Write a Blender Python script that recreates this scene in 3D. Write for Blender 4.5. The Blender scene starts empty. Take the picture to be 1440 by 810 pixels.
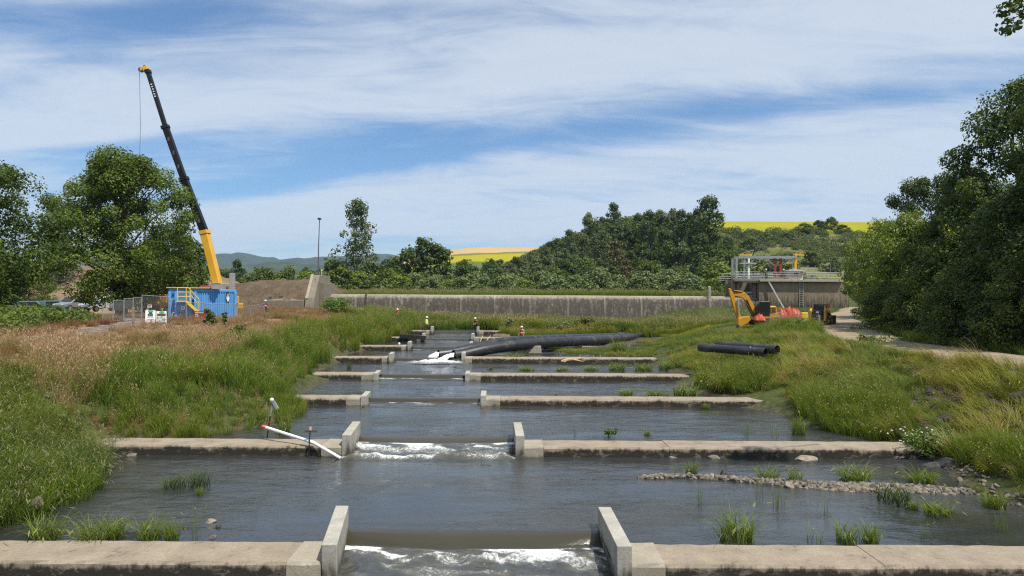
import bpy, bmesh, math, random
import numpy as np
from mathutils import Vector, Matrix, Euler
R = math.radians
PI = math.pi
SC = bpy.context.scene
COL = SC.collection
# ------------------------------------------------------------------ camera
CAM_Z = 6.0
ROLL = R(0.3)
cam_d = bpy.data.cameras.new('camera')
cam = bpy.data.objects.new('camera', cam_d)
COL.objects.link(cam)
cam_d.sensor_width = 36.0
cam_d.lens = 24.0
cam_d.shift_y = 15.0 / 1440.0
cam_d.clip_start = 0.1
cam_d.clip_end = 40000.0
cam.matrix_world = Matrix.Translation((0, 0, CAM_Z)) @ Matrix.Rotation(R(90), 4, 'X') @ Matrix.Rotation(ROLL, 4, 'Z')
SC.camera = cam
# ------------------------------------------------------------------ light
SUN_DIR = Vector((0.36, -0.34, 0.87)).normalized()
sun_el = math.asin(SUN_DIR.z)
sun_az = math.atan2(SUN_DIR.x, SUN_DIR.y)
sd = bpy.data.lights.new('sun', 'SUN')
sd.energy = 5.0
sd.angle = R(0.6)
sd.color = (1.0, 0.94, 0.83)
sun = bpy.data.objects.new('sun', sd)
COL.objects.link(sun)
sun.rotation_euler = (-SUN_DIR).to_track_quat('-Z', 'Y').to_euler()
sun.location = (0, 0, 60)
SC.view_settings.view_transform = 'Standard'
SC.view_settings.look = 'None'
SC.view_settings.exposure = 0.22
SC.view_settings.gamma = 1.0
SC.render.engine = 'CYCLES'
SC.cycles.use_denoising = False
SC.cycles.filter_width = 1.2
SC.cycles.sample_clamp_direct = 4.0
SC.cycles.sample_clamp_indirect = 2.5
SC.cycles.max_bounces = 6
SC.cycles.diffuse_bounces = 3
SC.cycles.glossy_bounces = 3
SC.cycles.transparent_max_bounces = 12
SC.cycles.volume_bounces = 0
SC.cycles.caustics_reflective = False
SC.cycles.caustics_refractive = False


class NT:
    """small helper round a node tree"""
    def __init__(self, tree):
        self.t = tree
        self.n = tree.nodes
        self.l = tree.links

    def node(self, typ, **kw):
        nd = self.n.new(typ)
        for k, v in kw.items():
            setattr(nd, k, v)
        return nd

    def put(self, sock, v):
        if hasattr(v, 'is_linked') or isinstance(v, bpy.types.NodeSocket):
            self.l.new(v, sock)
        else:
            sock.default_value = v

    def math(self, op, a, b=0.0, c=None, clamp=False):
        nd = self.node('ShaderNodeMath', operation=op, use_clamp=clamp)
        self.put(nd.inputs[0], a)
        self.put(nd.inputs[1], b)
        if c is not None:
            self.put(nd.inputs[2], c)
        return nd.outputs[0]

    def vmath(self, op, a, b=(0, 0, 0)):
        nd = self.node('ShaderNodeVectorMath', operation=op)
        self.put(nd.inputs[0], a)
        self.put(nd.inputs[1], b)
        return nd.outputs[0]

    def mix(self, f, a, b, mode='MIX'):
        nd = self.node('ShaderNodeMix', data_type='RGBA', blend_type=mode)
        nd.clamp_factor = True
        self.put(nd.inputs[0], f)
        self.put(nd.inputs[6], a)
        self.put(nd.inputs[7], b)
        return nd.outputs[2]

    def noise(self, vec, scale, detail=4.0, rough=0.55, dist=0.0):
        nd = self.node('ShaderNodeTexNoise')
        if vec is not None:
            self.put(nd.inputs['Vector'], vec)
        nd.inputs['Scale'].default_value = scale
        nd.inputs['Detail'].default_value = detail
        nd.inputs['Roughness'].default_value = rough
        nd.inputs['Distortion'].default_value = dist
        return nd.outputs[0]

    def ramp(self, f, stops, interp='LINEAR'):
        nd = self.node('ShaderNodeValToRGB')
        cr = nd.color_ramp
        cr.interpolation = interp
        while len(cr.elements) < len(stops):
            cr.elements.new(0.5)
        for e, (p, c) in zip(cr.elements, stops):
            e.position = p
            e.color = c if len(c) == 4 else (*c, 1)
        self.put(nd.inputs[0], f)
        return nd.outputs[0]

    def maprange(self, v, a, b, c=0.0, d=1.0, smooth=True):
        nd = self.node('ShaderNodeMapRange', interpolation_type='SMOOTHSTEP' if smooth else 'LINEAR')
        self.put(nd.inputs[0], v)
        nd.inputs[1].default_value = a
        nd.inputs[2].default_value = b
        nd.inputs[3].default_value = c
        nd.inputs[4].default_value = d
        return nd.outputs[0]

    def mapping(self, vec, loc=(0, 0, 0), rot=(0, 0, 0), scale=(1, 1, 1)):
        nd = self.node('ShaderNodeMapping')
        self.put(nd.inputs[0], vec)
        nd.inputs[1].default_value = loc
        nd.inputs[2].default_value = rot
        nd.inputs[3].default_value = scale
        return nd.outputs[0]

    def attr(self, name, typ='GEOMETRY'):
        nd = self.node('ShaderNodeAttribute', attribute_name=name, attribute_type=typ)
        return nd


def c4(c):
    return (c[0], c[1], c[2], 1.0)


# ------------------------------------------------------------------ sky
world = bpy.data.worlds.new('World')
SC.world = world
world.use_nodes = True
w = NT(world.node_tree)
w.n.clear()
sky = w.node('ShaderNodeTexSky', sky_type='NISHITA')
sky.sun_disc = False
sky.sun_elevation = sun_el
sky.sun_rotation = sun_az
sky.altitude = 120
sky.air_density = 1.0
sky.dust_density = 0.6
sky.ozone_density = 1.6
tc = w.node('ShaderNodeTexCoord')
sep = w.node('ShaderNodeSeparateXYZ')
w.l.new(tc.outputs['Generated'], sep.inputs[0])
zz = w.math('MAXIMUM', w.math('ADD', sep.outputs[2], 0.12), 0.03)
cx = w.math('DIVIDE', sep.outputs[0], zz)
cy = w.math('DIVIDE', sep.outputs[1], zz)
cmb = w.node('ShaderNodeCombineXYZ')
w.l.new(cx, cmb.inputs[0])
w.l.new(cy, cmb.inputs[1])
pv = cmb.outputs[0]
# broad cirrus sheets, streaked wisps, and fine mottling laid out on a flat cloud deck
warp = w.node('ShaderNodeTexNoise')
w.l.new(pv, warp.inputs['Vector'])
warp.inputs['Scale'].default_value = 0.55
warp.inputs['Detail'].default_value = 3
wv = w.vmath('MULTIPLY_ADD', warp.outputs[1], (1.1, 0.7, 0))
wv_n = wv.node
w.l.new(pv, wv_n.inputs[2])
broad = w.noise(w.mapping(wv, (1.9, 0.35, 0), (0, 0, R(-14)), (0.42, 0.95, 1)), 1.0, 5.0, 0.52, 0.25)
wisp = w.noise(w.mapping(wv, (4.2, 1.7, 0), (0, 0, R(-24)), (0.7, 2.1, 1)), 1.5, 8.0, 0.62, 0.9)
fine = w.noise(w.mapping(wv, (0, 0, 2.0), (0, 0, R(-30)), (1, 1.9, 1)), 3.6, 6.0, 0.65, 0.8)
den = w.math('ADD', w.math('MULTIPLY', broad, 1.0), w.math('ADD', w.math('MULTIPLY', wisp, 0.50), w.math('MULTIPLY', fine, 0.20)))
# three long gaps of clear sky between the sheets (their lines on the cloud deck)
def gap(px_, py_, ang, width, depth):
    ca, sa = math.cos(ang), math.sin(ang)
    dist = w.math('ADD', w.math('MULTIPLY', w.math('SUBTRACT', cx, px_), -sa), w.math('MULTIPLY', w.math('SUBTRACT', cy, py_), ca))
    g = w.math('POWER', 2.718, w.math('MULTIPLY', w.math('POWER', w.math('DIVIDE', dist, width), 2.0), -1.0))
    return w.math('MULTIPLY', g, depth)
den = w.math('SUBTRACT', den, gap(0.67, 2.52, R(-24), 0.18, 0.21))
den = w.math('SUBTRACT', den, gap(-1.3, 2.80, R(0), 0.14, 0.08))
den = w.math('SUBTRACT', den, gap(0.6, 1.88, R(4), 0.09, 0.14))
den = w.math('SUBTRACT', den, gap(-1.7, 2.22, R(-28), 0.10, 0.10))
den = w.math('ADD', den, gap(0.5, 3.15, R(-18), 0.34, 0.14))
den = w.math('ADD', den, gap(-.5, 2.25, R(-16), 0.24, 0.13))
cov = w.maprange(den, 0.55, 0.97, 0.03, 1.0)
cov = w.math('MULTIPLY', cov, 0.80)
cov = w.math('MAXIMUM', cov, w.maprange(sep.outputs[2], 0.16, 0.0, 0.0, 0.55))
shade = w.maprange(fine, 0.3, 0.75, 0.86, 1.05)
ccol = w.mix(shade, (4.9, 5.6, 6.5, 1), (6.3, 6.85, 7.5, 1))
skyc = w.mix(1.0, sky.outputs[0], (0.66, 0.93, 1.14, 1), 'MULTIPLY')
tot = w.mix(cov, skyc, ccol)
bg = w.node('ShaderNodeBackground')
w.l.new(tot, bg.inputs[0])
bg.inputs[1].default_value = 0.103
wo = w.node('ShaderNodeOutputWorld')
w.l.new(bg.outputs[0], wo.inputs[0])


# ------------------------------------------------------------------ helpers
def px(x, y, d):
    """a point of the photograph at distance d along the view -> world"""
    u = (x - 720.0) / 960.0
    v = (420.0 - y) / 960.0
    cr, sr = math.cos(ROLL), math.sin(ROLL)
    return Vector(((u * cr - v * sr) * d, d, CAM_Z + (u * sr + v * cr) * d))


def pX(x, d):
    return (x - 720.0) / 960.0 * d


def tag(o, label=None, cat=None, group=None, kind=None):
    if label:
        o['label'] = label
    if cat:
        o['category'] = cat
    if group:
        o['group'] = group
    if kind:
        o['kind'] = kind
    return o


def thing(name, label, cat, loc=(0, 0, 0), rz=0.0, group=None):
    o = bpy.data.objects.new(name, None)
    o.empty_display_size = 0.3
    COL.objects.link(o)
    o.location = loc
    o.rotation_euler = (0, 0, rz)
    return tag(o, label, cat, group)


def copy_tree(o, parent=None):
    c = o.copy()
    COL.objects.link(c)
    c.parent = parent
    for ch in list(o.children):
        copy_tree(ch, c)
    return c


class MB:
    def __init__(self):
        self.v = []
        self.f = []

    def add(self, vs, fs):
        b = len(self.v)
        self.v.extend([tuple(p) for p in vs])
        self.f.extend([tuple(i + b for i in q) for q in fs])
        return self

    def box(self, c, s, rz=0.0, M=None):
        hx, hy, hz = s[0] / 2, s[1] / 2, s[2] / 2
        pts = [Vector((a * hx, b * hy, d * hz)) for d in (-1, 1) for b in (-1, 1) for a in (-1, 1)]
        if rz:
            m = Matrix.Rotation(rz, 3, 'Z')
            pts = [m @ p for p in pts]
        if M is not None:
            pts = [M @ p for p in pts]
        c = Vector(c)
        pts = [p + c for p in pts]
        return self.add(pts, [(0, 2, 3, 1), (4, 5, 7, 6), (0, 1, 5, 4), (2, 6, 7, 3), (0, 4, 6, 2), (1, 3, 7, 5)])

    def bar(self, p0, p1, wx, wz=None):
        """a rectangular bar from p0 to p1"""
        p0, p1 = Vector(p0), Vector(p1)
        wz = wz or wx
        d = (p1 - p0)
        L = d.length
        d.normalize()
        up = Vector((0, 0, 1)) if abs(d.z) < 0.95 else Vector((0, 1, 0))
        sx = d.cross(up).normalized()
        sz = sx.cross(d).normalized()
        pts = []
        for p in (p0, p1):
            for a, b in ((-1, -1), (1, -1), (1, 1), (-1, 1)):
                pts.append(p + sx * a * wx / 2 + sz * b * wz / 2)
        return self.add(pts, [(3, 2, 1, 0), (4, 5, 6, 7), (0, 1, 5, 4), (1, 2, 6, 5), (2, 3, 7, 6), (3, 0, 4, 7)])

    def tube(self, pts, rad, n=8, caps=True):
        pts = [Vector(p) for p in pts]
        if not isinstance(rad, (list, tuple)):
            rad = [rad] * len(pts)
        vs, fs = [], []
        prev = None
        for i, p in enumerate(pts):
            a = pts[max(i - 1, 0)]
            b = pts[min(i + 1, len(pts) - 1)]
            d = (b - a).normalized()
            if prev is None:
                s = d.orthogonal().normalized()
            else:
                s = (prev - d * prev.dot(d)).normalized()
            prev = s
            t = d.cross(s)
            for k in range(n):
                an = 2 * PI * k / n
                vs.append(p + (s * math.cos(an) + t * math.sin(an)) * rad[i])
        for i in range(len(pts) - 1):
            for k in range(n):
                k2 = (k + 1) % n
                fs.append((i * n + k, i * n + k2, (i + 1) * n + k2, (i + 1) * n + k))
        if caps:
            fs.append(tuple(range(n - 1, -1, -1)))
            fs.append(tuple((len(pts) - 1) * n + k for k in range(n)))
        return self.add(vs, fs)

    def pipe_hollow(self, pts, r, th, n=16):
        """tube with thickness: outer, inner and ring ends"""
        b = MB().tube(pts, r, n, False)
        i = MB().tube(pts, r - th, n, False)
        self.add(b.v, b.f)
        self.add(i.v, [tuple(reversed(q)) for q in i.f])
        m = len(pts)
        base_o = len(self.v) - len(i.v) - len(b.v)
        base_i = len(self.v) - len(i.v)
        for k in range(n):
            k2 = (k + 1) % n
            self.f.append((base_o + k2, base_o + k, base_i + k, base_i + k2))
            e = (m - 1) * n
            self.f.append((base_o + e + k, base_o + e + k2, base_i + e + k2, base_i + e + k))
        return self

    def prism(self, poly, axis, a, b):
        """extrude a 2D polygon along 'X' (poly in y,z) 'Y' (x,z) or 'Z' (x,y)"""
        def mk(p, t):
            if axis == 'X':
                return (t, p[0], p[1])
            if axis == 'Y':
                return (p[0], t, p[1])
            return (p[0], p[1], t)
        n = len(poly)
        vs = [mk(p, a) for p in poly] + [mk(p, b) for p in poly]
        fs = [tuple(range(n - 1, -1, -1)), tuple(range(n, 2 * n))]
        for k in range(n):
            k2 = (k + 1) % n
            fs.append((k, k2, n + k2, n + k))
        return self.add(vs, fs)

    def ball(self, c, r, seg=12, rings=8):
        if not isinstance(r, (tuple, list)):
            r = (r, r, r)
        vs = []
        for i in range(1, rings):
            th = PI * i / rings
            for k in range(seg):
                a = 2 * PI * k / seg
                vs.append((c[0] + r[0] * math.sin(th) * math.cos(a), c[1] + r[1] * math.sin(th) * math.sin(a), c[2] + r[2] * math.cos(th)))
        t = len(vs)
        vs.append((c[0], c[1], c[2] + r[2]))
        vs.append((c[0], c[1], c[2] - r[2]))
        fs = []
        for i in range(rings - 2):
            for k in range(seg):
                k2 = (k + 1) % seg
                fs.append((i * seg + k, (i + 1) * seg + k, (i + 1) * seg + k2, i * seg + k2))
        for k in range(seg):
            k2 = (k + 1) % seg
            fs.append((t, k, k2))
            fs.append((t + 1, (rings - 2) * seg + k2, (rings - 2) * seg + k))
        return self.add(vs, fs)

    def mesh(self, name):
        me = bpy.data.meshes.new(name)
        me.from_pydata(self.v, [], self.f)
        bm = bmesh.new()
        bm.from_mesh(me)
        bmesh.ops.recalc_face_normals(bm, faces=bm.faces)
        bm.to_mesh(me)
        bm.free()
        me.update()
        return me

    def build(self, name, mat, parent=None, loc=(0, 0, 0), rz=0.0, smooth=False, bevel=0.0, seg=1):
        me = self.mesh(name)
        me.materials.append(mat)
        if smooth:
            me.shade_smooth()
        o = bpy.data.objects.new(name, me)
        COL.objects.link(o)
        o.parent = parent
        o.location = loc
        o.rotation_euler = (0, 0, rz)
        if bevel:
            m = o.modifiers.new('bevel', 'BEVEL')
            m.width = bevel
            m.segments = seg
            m.limit_method = 'ANGLE'
            m.angle_limit = R(40)
        if smooth:
            me.set_sharp_from_angle(angle=R(42))
        return o


def np_mesh(name, v, f, attrs=None, smooth=False):
    """fast mesh from numpy: v (n,3), f (m,k) all faces of one size"""
    v = np.asarray(v, np.float32)
    f = np.asarray(f, np.int32)
    me = bpy.data.meshes.new(name)
    me.vertices.add(len(v))
    me.vertices.foreach_set('co', v.ravel())
    k = f.shape[1]
    me.loops.add(f.size)
    me.loops.foreach_set('vertex_index', f.ravel())
    me.polygons.add(len(f))
    me.polygons.foreach_set('loop_start', np.arange(0, f.size, k, dtype=np.int32))
    if smooth:
        me.polygons.foreach_set('use_smooth', np.ones(len(f), bool))
    for nm, arr in (attrs or {}).items():
        arr = np.asarray(arr, np.float32)
        if arr.ndim == 1:
            a = me.attributes.new(nm, 'FLOAT', 'POINT')
            a.data.foreach_set('value', arr)
        elif arr.shape[1] == 4:
            a = me.attributes.new(nm, 'FLOAT_COLOR', 'POINT')
            a.data.foreach_set('color', arr.ravel())
        else:
            a = me.attributes.new(nm, 'FLOAT_VECTOR', 'POINT')
            a.data.foreach_set('vector', arr.ravel())
    me.update(calc_edges=True)
    me.validate()
    return me


def obj(name, me, mat=None, parent=None, loc=(0, 0, 0), rz=0.0):
    if mat is not None and not me.materials:
        me.materials.append(mat)
    o = bpy.data.objects.new(name, me)
    COL.objects.link(o)
    o.parent = parent
    o.location = loc
    o.rotation_euler = (0, 0, rz)
    return o


# value noise in numpy for terrain and water
_rs = np.random.RandomState(7)
_tab = _rs.rand(256, 256)


def vnoise(x, y):
    xi = np.floor(x).astype(int)
    yi = np.floor(y).astype(int)
    fx = x - xi
    fy = y - yi
    fx = fx * fx * (3 - 2 * fx)
    fy = fy * fy * (3 - 2 * fy)
    a = _tab[xi % 256, yi % 256]
    b = _tab[(xi + 1) % 256, yi % 256]
    c = _tab[xi % 256, (yi + 1) % 256]
    d = _tab[(xi + 1) % 256, (yi + 1) % 256]
    return (a * (1 - fx) + b * fx) * (1 - fy) + (c * (1 - fx) + d * fx) * fy


def fbm(x, y, o=4):
    s = 0.0
    a = 0.5
    for i in range(o):
        s = s + a * vnoise(x * 2 ** i + 17.3 * i, y * 2 ** i + 5.1 * i)
        a *= 0.5
    return s


def sstep(a, b, x):
    t = np.clip((np.asarray(x, float) - a) / (b - a), 0, 1)
    return t * t * (3 - 2 * t)


# ------------------------------------------------------------------ materials
MATS = {}


def mat(name, col, rough=0.6, metal=0.0, var=0.12, scale=6.0, bump=0.0, bscale=30.0, spec=0.5, col2=None, thr=(0.45, 0.62)):
    """painted or plain surface: base colour with gentle mottling, optional second colour in patches (wear)"""
    if name in MATS:
        return MATS[name]
    m = bpy.data.materials.new(name)
    m.use_nodes = True
    t = NT(m.node_tree)
    b = t.n['Principled BSDF']
    tc = t.node('ShaderNodeTexCoord')
    co = tc.outputs['Object']
    n = t.noise(co, scale, 5.0, 0.6)
    lo = tuple(max(0, x * (1 - var)) for x in col)
    hi = tuple(min(1, x * (1 + var)) for x in col)
    c = t.mix(t.maprange(n, 0.3, 0.7), c4(lo), c4(hi))
    if col2 is not None:
        n2 = t.noise(co, scale * 0.6, 6.0, 0.65, 0.5)
        c = t.mix(t.maprange(n2, thr[0], thr[1]), c, c4(col2))
    t.l.new(c, b.inputs['Base Color'])
    b.inputs['Roughness'].default_value = rough
    b.inputs['Metallic'].default_value = metal
    b.inputs['Specular IOR Level'].default_value = spec
    if bump:
        bn = t.noise(co, bscale, 4.0, 0.6)
        bp = t.node('ShaderNodeBump')
        bp.inputs['Strength'].default_value = bump
        bp.inputs['Distance'].default_value = 0.02
        t.l.new(bn, bp.inputs['Height'])
        t.l.new(bp.outputs[0], b.inputs['Normal'])
    MATS[name] = m
    return m


def new_mat(name):
    m = bpy.data.materials.new(name)
    m.use_nodes = True
    t = NT(m.node_tree)
    MATS[name] = m
    return m, t, t.n['Principled BSDF']


def concrete_mat(name, top, stain, stain_from, stain_len, streak=0.4, grain=0.5, amount=1.0):
    """weathered concrete: local z = 0 is the top; algae staining below stain_from with a ragged edge"""
    m, t, b = new_mat(name)
    tc = t.node('ShaderNodeTexCoord')
    co = tc.outputs['Object']
    sp = t.node('ShaderNodeSeparateXYZ')
    t.l.new(co, sp.inputs[0])
    n1 = t.noise(co, 1.3, 6.0, 0.65)
    n2 = t.noise(co, 14.0, 6.0, 0.7)
    n3 = t.noise(t.mapping(co, scale=(3.2, 3.2, 0.35)), 1.6, 5.0, 0.6)
    n4 = t.noise(co, 60.0, 3.0, 0.7)
    base = t.mix(t.maprange(n1, 0.3, 0.7), c4([x * 0.74 for x in top]), c4([x * 1.12 for x in top]))
    base = t.mix(t.maprange(n2, 0.35, 0.75), base, c4([x * 0.70 for x in top]))
    base = t.mix(t.math('MULTIPLY', t.maprange(n4, 0.55, 0.75), 0.5), base, c4([min(1, x * 1.45) for x in top]))
    edge = t.math('ADD', sp.outputs[2], t.math('MULTIPLY', t.math('SUBTRACT', n1, 0.5), 0.35))
    edge = t.math('ADD', edge, t.math('MULTIPLY', t.math('SUBTRACT', n3, 0.5), streak))
    dk = t.maprange(edge, -stain_from, -stain_from - stain_len)
    # pale lichen and scour marks break the stain up
    worn = t.maprange(t.noise(t.mapping(co, scale=(0.8, 0.8, 1.6)), 3.0, 7.0, 0.72, 0.6), 0.52, 0.66)
    dk = t.math('MULTIPLY', dk, t.math('SUBTRACT', 1.0, t.math('MULTIPLY', worn, 0.55)))
    col = t.mix(t.math('MULTIPLY', dk, amount), base, c4(stain))
    # splotches of old lichen on the top
    lich = t.maprange(t.noise(co, 4.5, 6.0, 0.7, 0.4), 0.60, 0.72)
    col = t.mix(t.math('MULTIPLY', lich, 0.35), col, c4([x * 0.5 for x in top]))
    t.l.new(col, b.inputs['Base Color'])
    b.inputs['Roughness'].default_value = 0.9
    b.inputs['Specular IOR Level'].default_value = 0.25
    bp = t.node('ShaderNodeBump')
    bp.inputs['Strength'].default_value = grain
    bp.inputs['Distance'].default_value = 0.03
    t.l.new(t.math('ADD', n2, t.math('MULTIPLY', n4, 0.5)), bp.inputs['Height'])
    t.l.new(bp.outputs[0], b.inputs['Normal'])
    return m


M_OLD = concrete_mat('old_concrete', (0.315, 0.262, 0.195), (0.035, 0.031, 0.024), 0.035, 0.13)
M_CAP = concrete_mat('patched_concrete', (0.36, 0.32, 0.25), (0.08, 0.07, 0.055), 0.26, 0.25, 0.4, 0.35)
M_WING = concrete_mat('new_concrete', (0.41, 0.39, 0.335), (0.07, 0.062, 0.048), 0.34, 0.5, 1.0, 0.35)
M_DAM = concrete_mat('dam_concrete', (0.36, 0.325, 0.275), (0.12, 0.105, 0.085), 0.75, 0.9, 1.6, 0.9, 0.85)
M_PIER = concrete_mat('pier_concrete', (0.235, 0.208, 0.16), (0.10, 0.082, 0.06), -2.5, 5.0, 5.0, 0.9, 0.9)
M_INTAKE = concrete_mat('intake_concrete', (0.225, 0.185, 0.13), (0.045, 0.038, 0.028), -3.2, 2.6, 8.0, 0.9, 0.95)
# ------------------------------------------------------------------ terrain
ROWS = {
    2: [(-200, 4.6), (-60, 4.5), (-24, 4.0), (-20, 3.5), (-13.4, 0), (-12.6, -.9), (13, -.9), (14.5, -.2), (18, 1.5), (23, 3), (27, 3.1), (60, 3.8), (200, 6)],
    16: [(-200, 4.4), (-60, 4.3), (-26, 3.95), (-20, 3.5), (-13.4, .2), (-12.4, -.6), (13.5, -.6), (14.7, 0.0), (17, 1.2), (20, 2.5), (22, 3.0), (27, 3.05), (60, 3.8), (200, 7)],
    20: [(-200, 4.3), (-60, 4.2), (-26, 3.95), (-20.5, 3.5), (-13.6, .2), (-12.2, -.5), (13.4, -.5), (14.6, .05), (17, 1.0), (20, 2.2), (22, 2.95), (27, 3.0), (60, 3.8), (200, 7)],
    26: [(-200, 4.2), (-60, 4.1), (-27, 4.0), (-22, 3.4), (-16.4, .25), (-15.2, -.4), (14.6, -.4), (15.9, .15), (18, .9), (20.5, 2.2), (22, 3.0), (27, 3.1), (60, 4), (200, 7)],
    32: [(-200, 4.1), (-60, 4.0), (-26, 3.9), (-23, 3.4), (-20, 2.7), (-16, 2.0), (-13, 1.5), (-11.6, .9), (-10.7, .42), (-9.9, -.2), (12.6, -.2), (13.8, .4), (16, 1.0), (19, 2.1), (21.5, 3.0), (27.5, 3.1), (60, 4), (200, 8)],
    40: [(-200, 4), (-60, 3.9), (-28, 3.9), (-22, 3.4), (-18, 2.8), (-16, 2.4), (-13.8, 1.7), (-12.3, .75), (-11.4, .1), (10, .2), (11.8, .65), (15, 1.3), (19, 2.3), (21.5, 3.0), (27.5, 3.1), (60, 4.2), (200, 8)],
    50: [(-200, 3.8), (-60, 3.8), (-30, 4), (-24, 3.9), (-19, 3.4), (-16.5, 2.8), (-15.2, 2.0), (-14.0, .98), (-13, .3), (10.5, .4), (12, .98), (15, 1.8), (18, 2.6), (22, 3.1), (27.5, 3.1), (60, 4.4), (200, 9)],
    60: [(-200, 3.4), (-60, 3.4), (-33, 4), (-22, 3.9), (-18, 3.1), (-16.2, 2.6), (-15.0, 1.6), (-14.2, .7), (1, .6), (4, .95), (12, 1.12), (14, 1.5), (18, 2.4), (24, 3.1), (30, 3.2), (60, 4.5), (200, 9)],
    70: [(-200, 3.1), (-60, 3.2), (-35, 4), (-22, 3.8), (-17, 3.1), (-15.2, 2.6), (-14.0, 1.6), (-13, .9), (1, .9), (2.4, 1.2), (14, 1.2), (19, 2.2), (26, 3.2), (34, 3.3), (70, 5), (200, 10)],
    80: [(-200, 3), (-80, 3.0), (-36, 4.0), (-24, 3.8), (-16, 3.0), (-14, 2.7), (-12.7, 1.9), (-11.8, 1.1), (-2.6, 1.2), (-1.4, 1.75), (15, 1.35), (19, 1.7), (24, 2.8), (28, 3.3), (38, 3.5), (75, 5.5), (200, 11)],
    88: [(-200, 3), (-80, 3.0), (-36, 4.0), (-24, 3.9), (-15, 2.9), (-12, 2.2), (-11, 1.5), (-3.5, 1.5), (-2.3, 1.95), (8, 1.6), (18, 1.45), (24, 2.1), (40, 3.7), (75, 5.6), (200, 11)],
    92: [(-200, 3), (-80, 3.0), (-36, 4.0), (-24, 3.9), (-15, 2.9), (-10, 2.2), (0, 1.95), (20, 1.65), (28, 2.3), (44, 3.8), (75, 5.6), (200, 11)],
    106: [(-200, 3.2), (-80, 3.2), (-36, 4.3), (-26, 4.3), (-20, 3.2), (20, 2.6), (35, 2.8), (52, 4.2), (80, 6), (200, 12)],
    110.5: [(-200, 3.4), (-80, 3.4), (-36, 4.4), (-29, 4.3), (-27, 3.2), (20, 2.6), (36, 2.8), (52, 4.2), (80, 6), (200, 12)],
    112.5: [(-200, 3.8), (-80, 3.8), (-50, 4.6), (-30, 5.6), (20, 6.2), (38, 5.8), (60, 4.6), (80, 6.2), (200, 13)],
    116: [(-200, 4), (-80, 4), (-50, 4.6), (-30, 5.8), (20, 6.35), (45, 5.8), (60, 4.6), (80, 6.4), (200, 13)],
    150: [(-200, 4.5), (-80, 5), (-30, 6.5), (60, 6.6), (80, 6.4), (200, 12)],
    220: [(-200, 5), (200, 7)],
    600: [(-200, 6), (200, 8)],
    4000: [(-200, 8), (200, 8)],
    16000: [(-200, 8), (200, 8)],
}
_ry = sorted(ROWS)


def ground_base(X, Y):
    X = np.asarray(X, float)
    Y = np.asarray(Y, float)
    tabs = np.stack([np.interp(X, [p[0] for p in ROWS[k]], [p[1] for p in ROWS[k]]) for k in _ry])
    idx = np.clip(np.searchsorted(_ry, Y) - 1, 0, len(_ry) - 2)
    ya = np.array(_ry, float)
    t = np.clip((Y - ya[idx]) / (ya[idx + 1] - ya[idx]), 0, 1)
    lo = np.take_along_axis(tabs, idx[None, ...], 0)[0]
    hi = np.take_along_axis(tabs, (idx + 1)[None, ...], 0)[0]
    return lo * (1 - t) + hi * t


# centre line of the gravel road on the right bank, and of the old path on the left
ROAD = [(24.6, -20, 2.6), (24.6, 20, 2.6), (24.6, 35, 2.6), (25.4, 48, 2.5), (28.9, 58, 2.9), (33.5, 70, 3.3), (39, 85, 3.6), (50, 101, 3.8), (63, 117, 3.8), (80, 132, 3.5)]
PATH = [(-22.6, 2, .75), (-23.2, 20, .75), (-24.2, 30, .75), (-25.8, 40, .8), (-28, 50, .9), (-31.5, 58, 1.2), (-40, 66, 2.4)]


def line_dist(X, Y, line):
    X = np.asarray(X, float)
    Y = np.asarray(Y, float)
    best = np.full(X.shape, 1e9)
    for (x0, y0, w0), (x1, y1, w1) in zip(line, line[1:]):
        dx, dy = x1 - x0, y1 - y0
        t = np.clip(((X - x0) * dx + (Y - y0) * dy) / (dx * dx + dy * dy), 0, 1)
        d = np.hypot(X - x0 - t * dx, Y - y0 - t * dy) - (w0 + (w1 - w0) * t)
        best = np.minimum(best, d)
    return best


def gz(X, Y):
    X = np.asarray(X, float)
    Y = np.asarray(Y, float)
    z = ground_base(X, Y)
    n = (fbm(X * 0.35 + 3, Y * 0.35 + 9, 3) - 0.44)
    off = sstep(0.2, 1.6, line_dist(X, Y, ROAD)) * sstep(0.1, 0.8, line_dist(X, Y, PATH))
    return z + n * 0.55 * off * (1 - 0.7 * sstep(90, 140, Y))


def gpt(x, y):
    return Vector((x, y, float(gz(np.array([x]), np.array([y]))[0])))


# water levels
#        Yfoot  ztop  left(from,to)   right(from,to)  water above  crest Y
WEIR = [
    (15.10, 0.14, -15.5, -4.42, 2.45, 18.0, 0.02, 17.62),
    (25.80, 0.40, -17.2, -6.48, 0.25, 15.5, 0.28, 28.25),
    (36.40, 0.64, -15.0, -8.05, -1.55, 15.2, 0.52, 37.6),
    (45.70, 0.90, -14.2, -9.25, -3.02, 12.2, 0.78, 46.9),
    (55.20, 1.20, -15.6, -9.90, -3.95, 11.8, 1.06, 56.4),
    (64.50, 1.48, -14.6, -9.80, -3.90, 3.0, 1.34, 65.7),
    (73.50, 1.78, -14.0, -9.60, -4.25, 1.4, 1.62, 74.7),
    (82.50, 2.08, -12.9, -9.75, -4.15, -1.2, 1.93, 83.7),
]
TH = 1.3
LEVELS = [-0.27] + [q[6] for q in WEIR]

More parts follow.
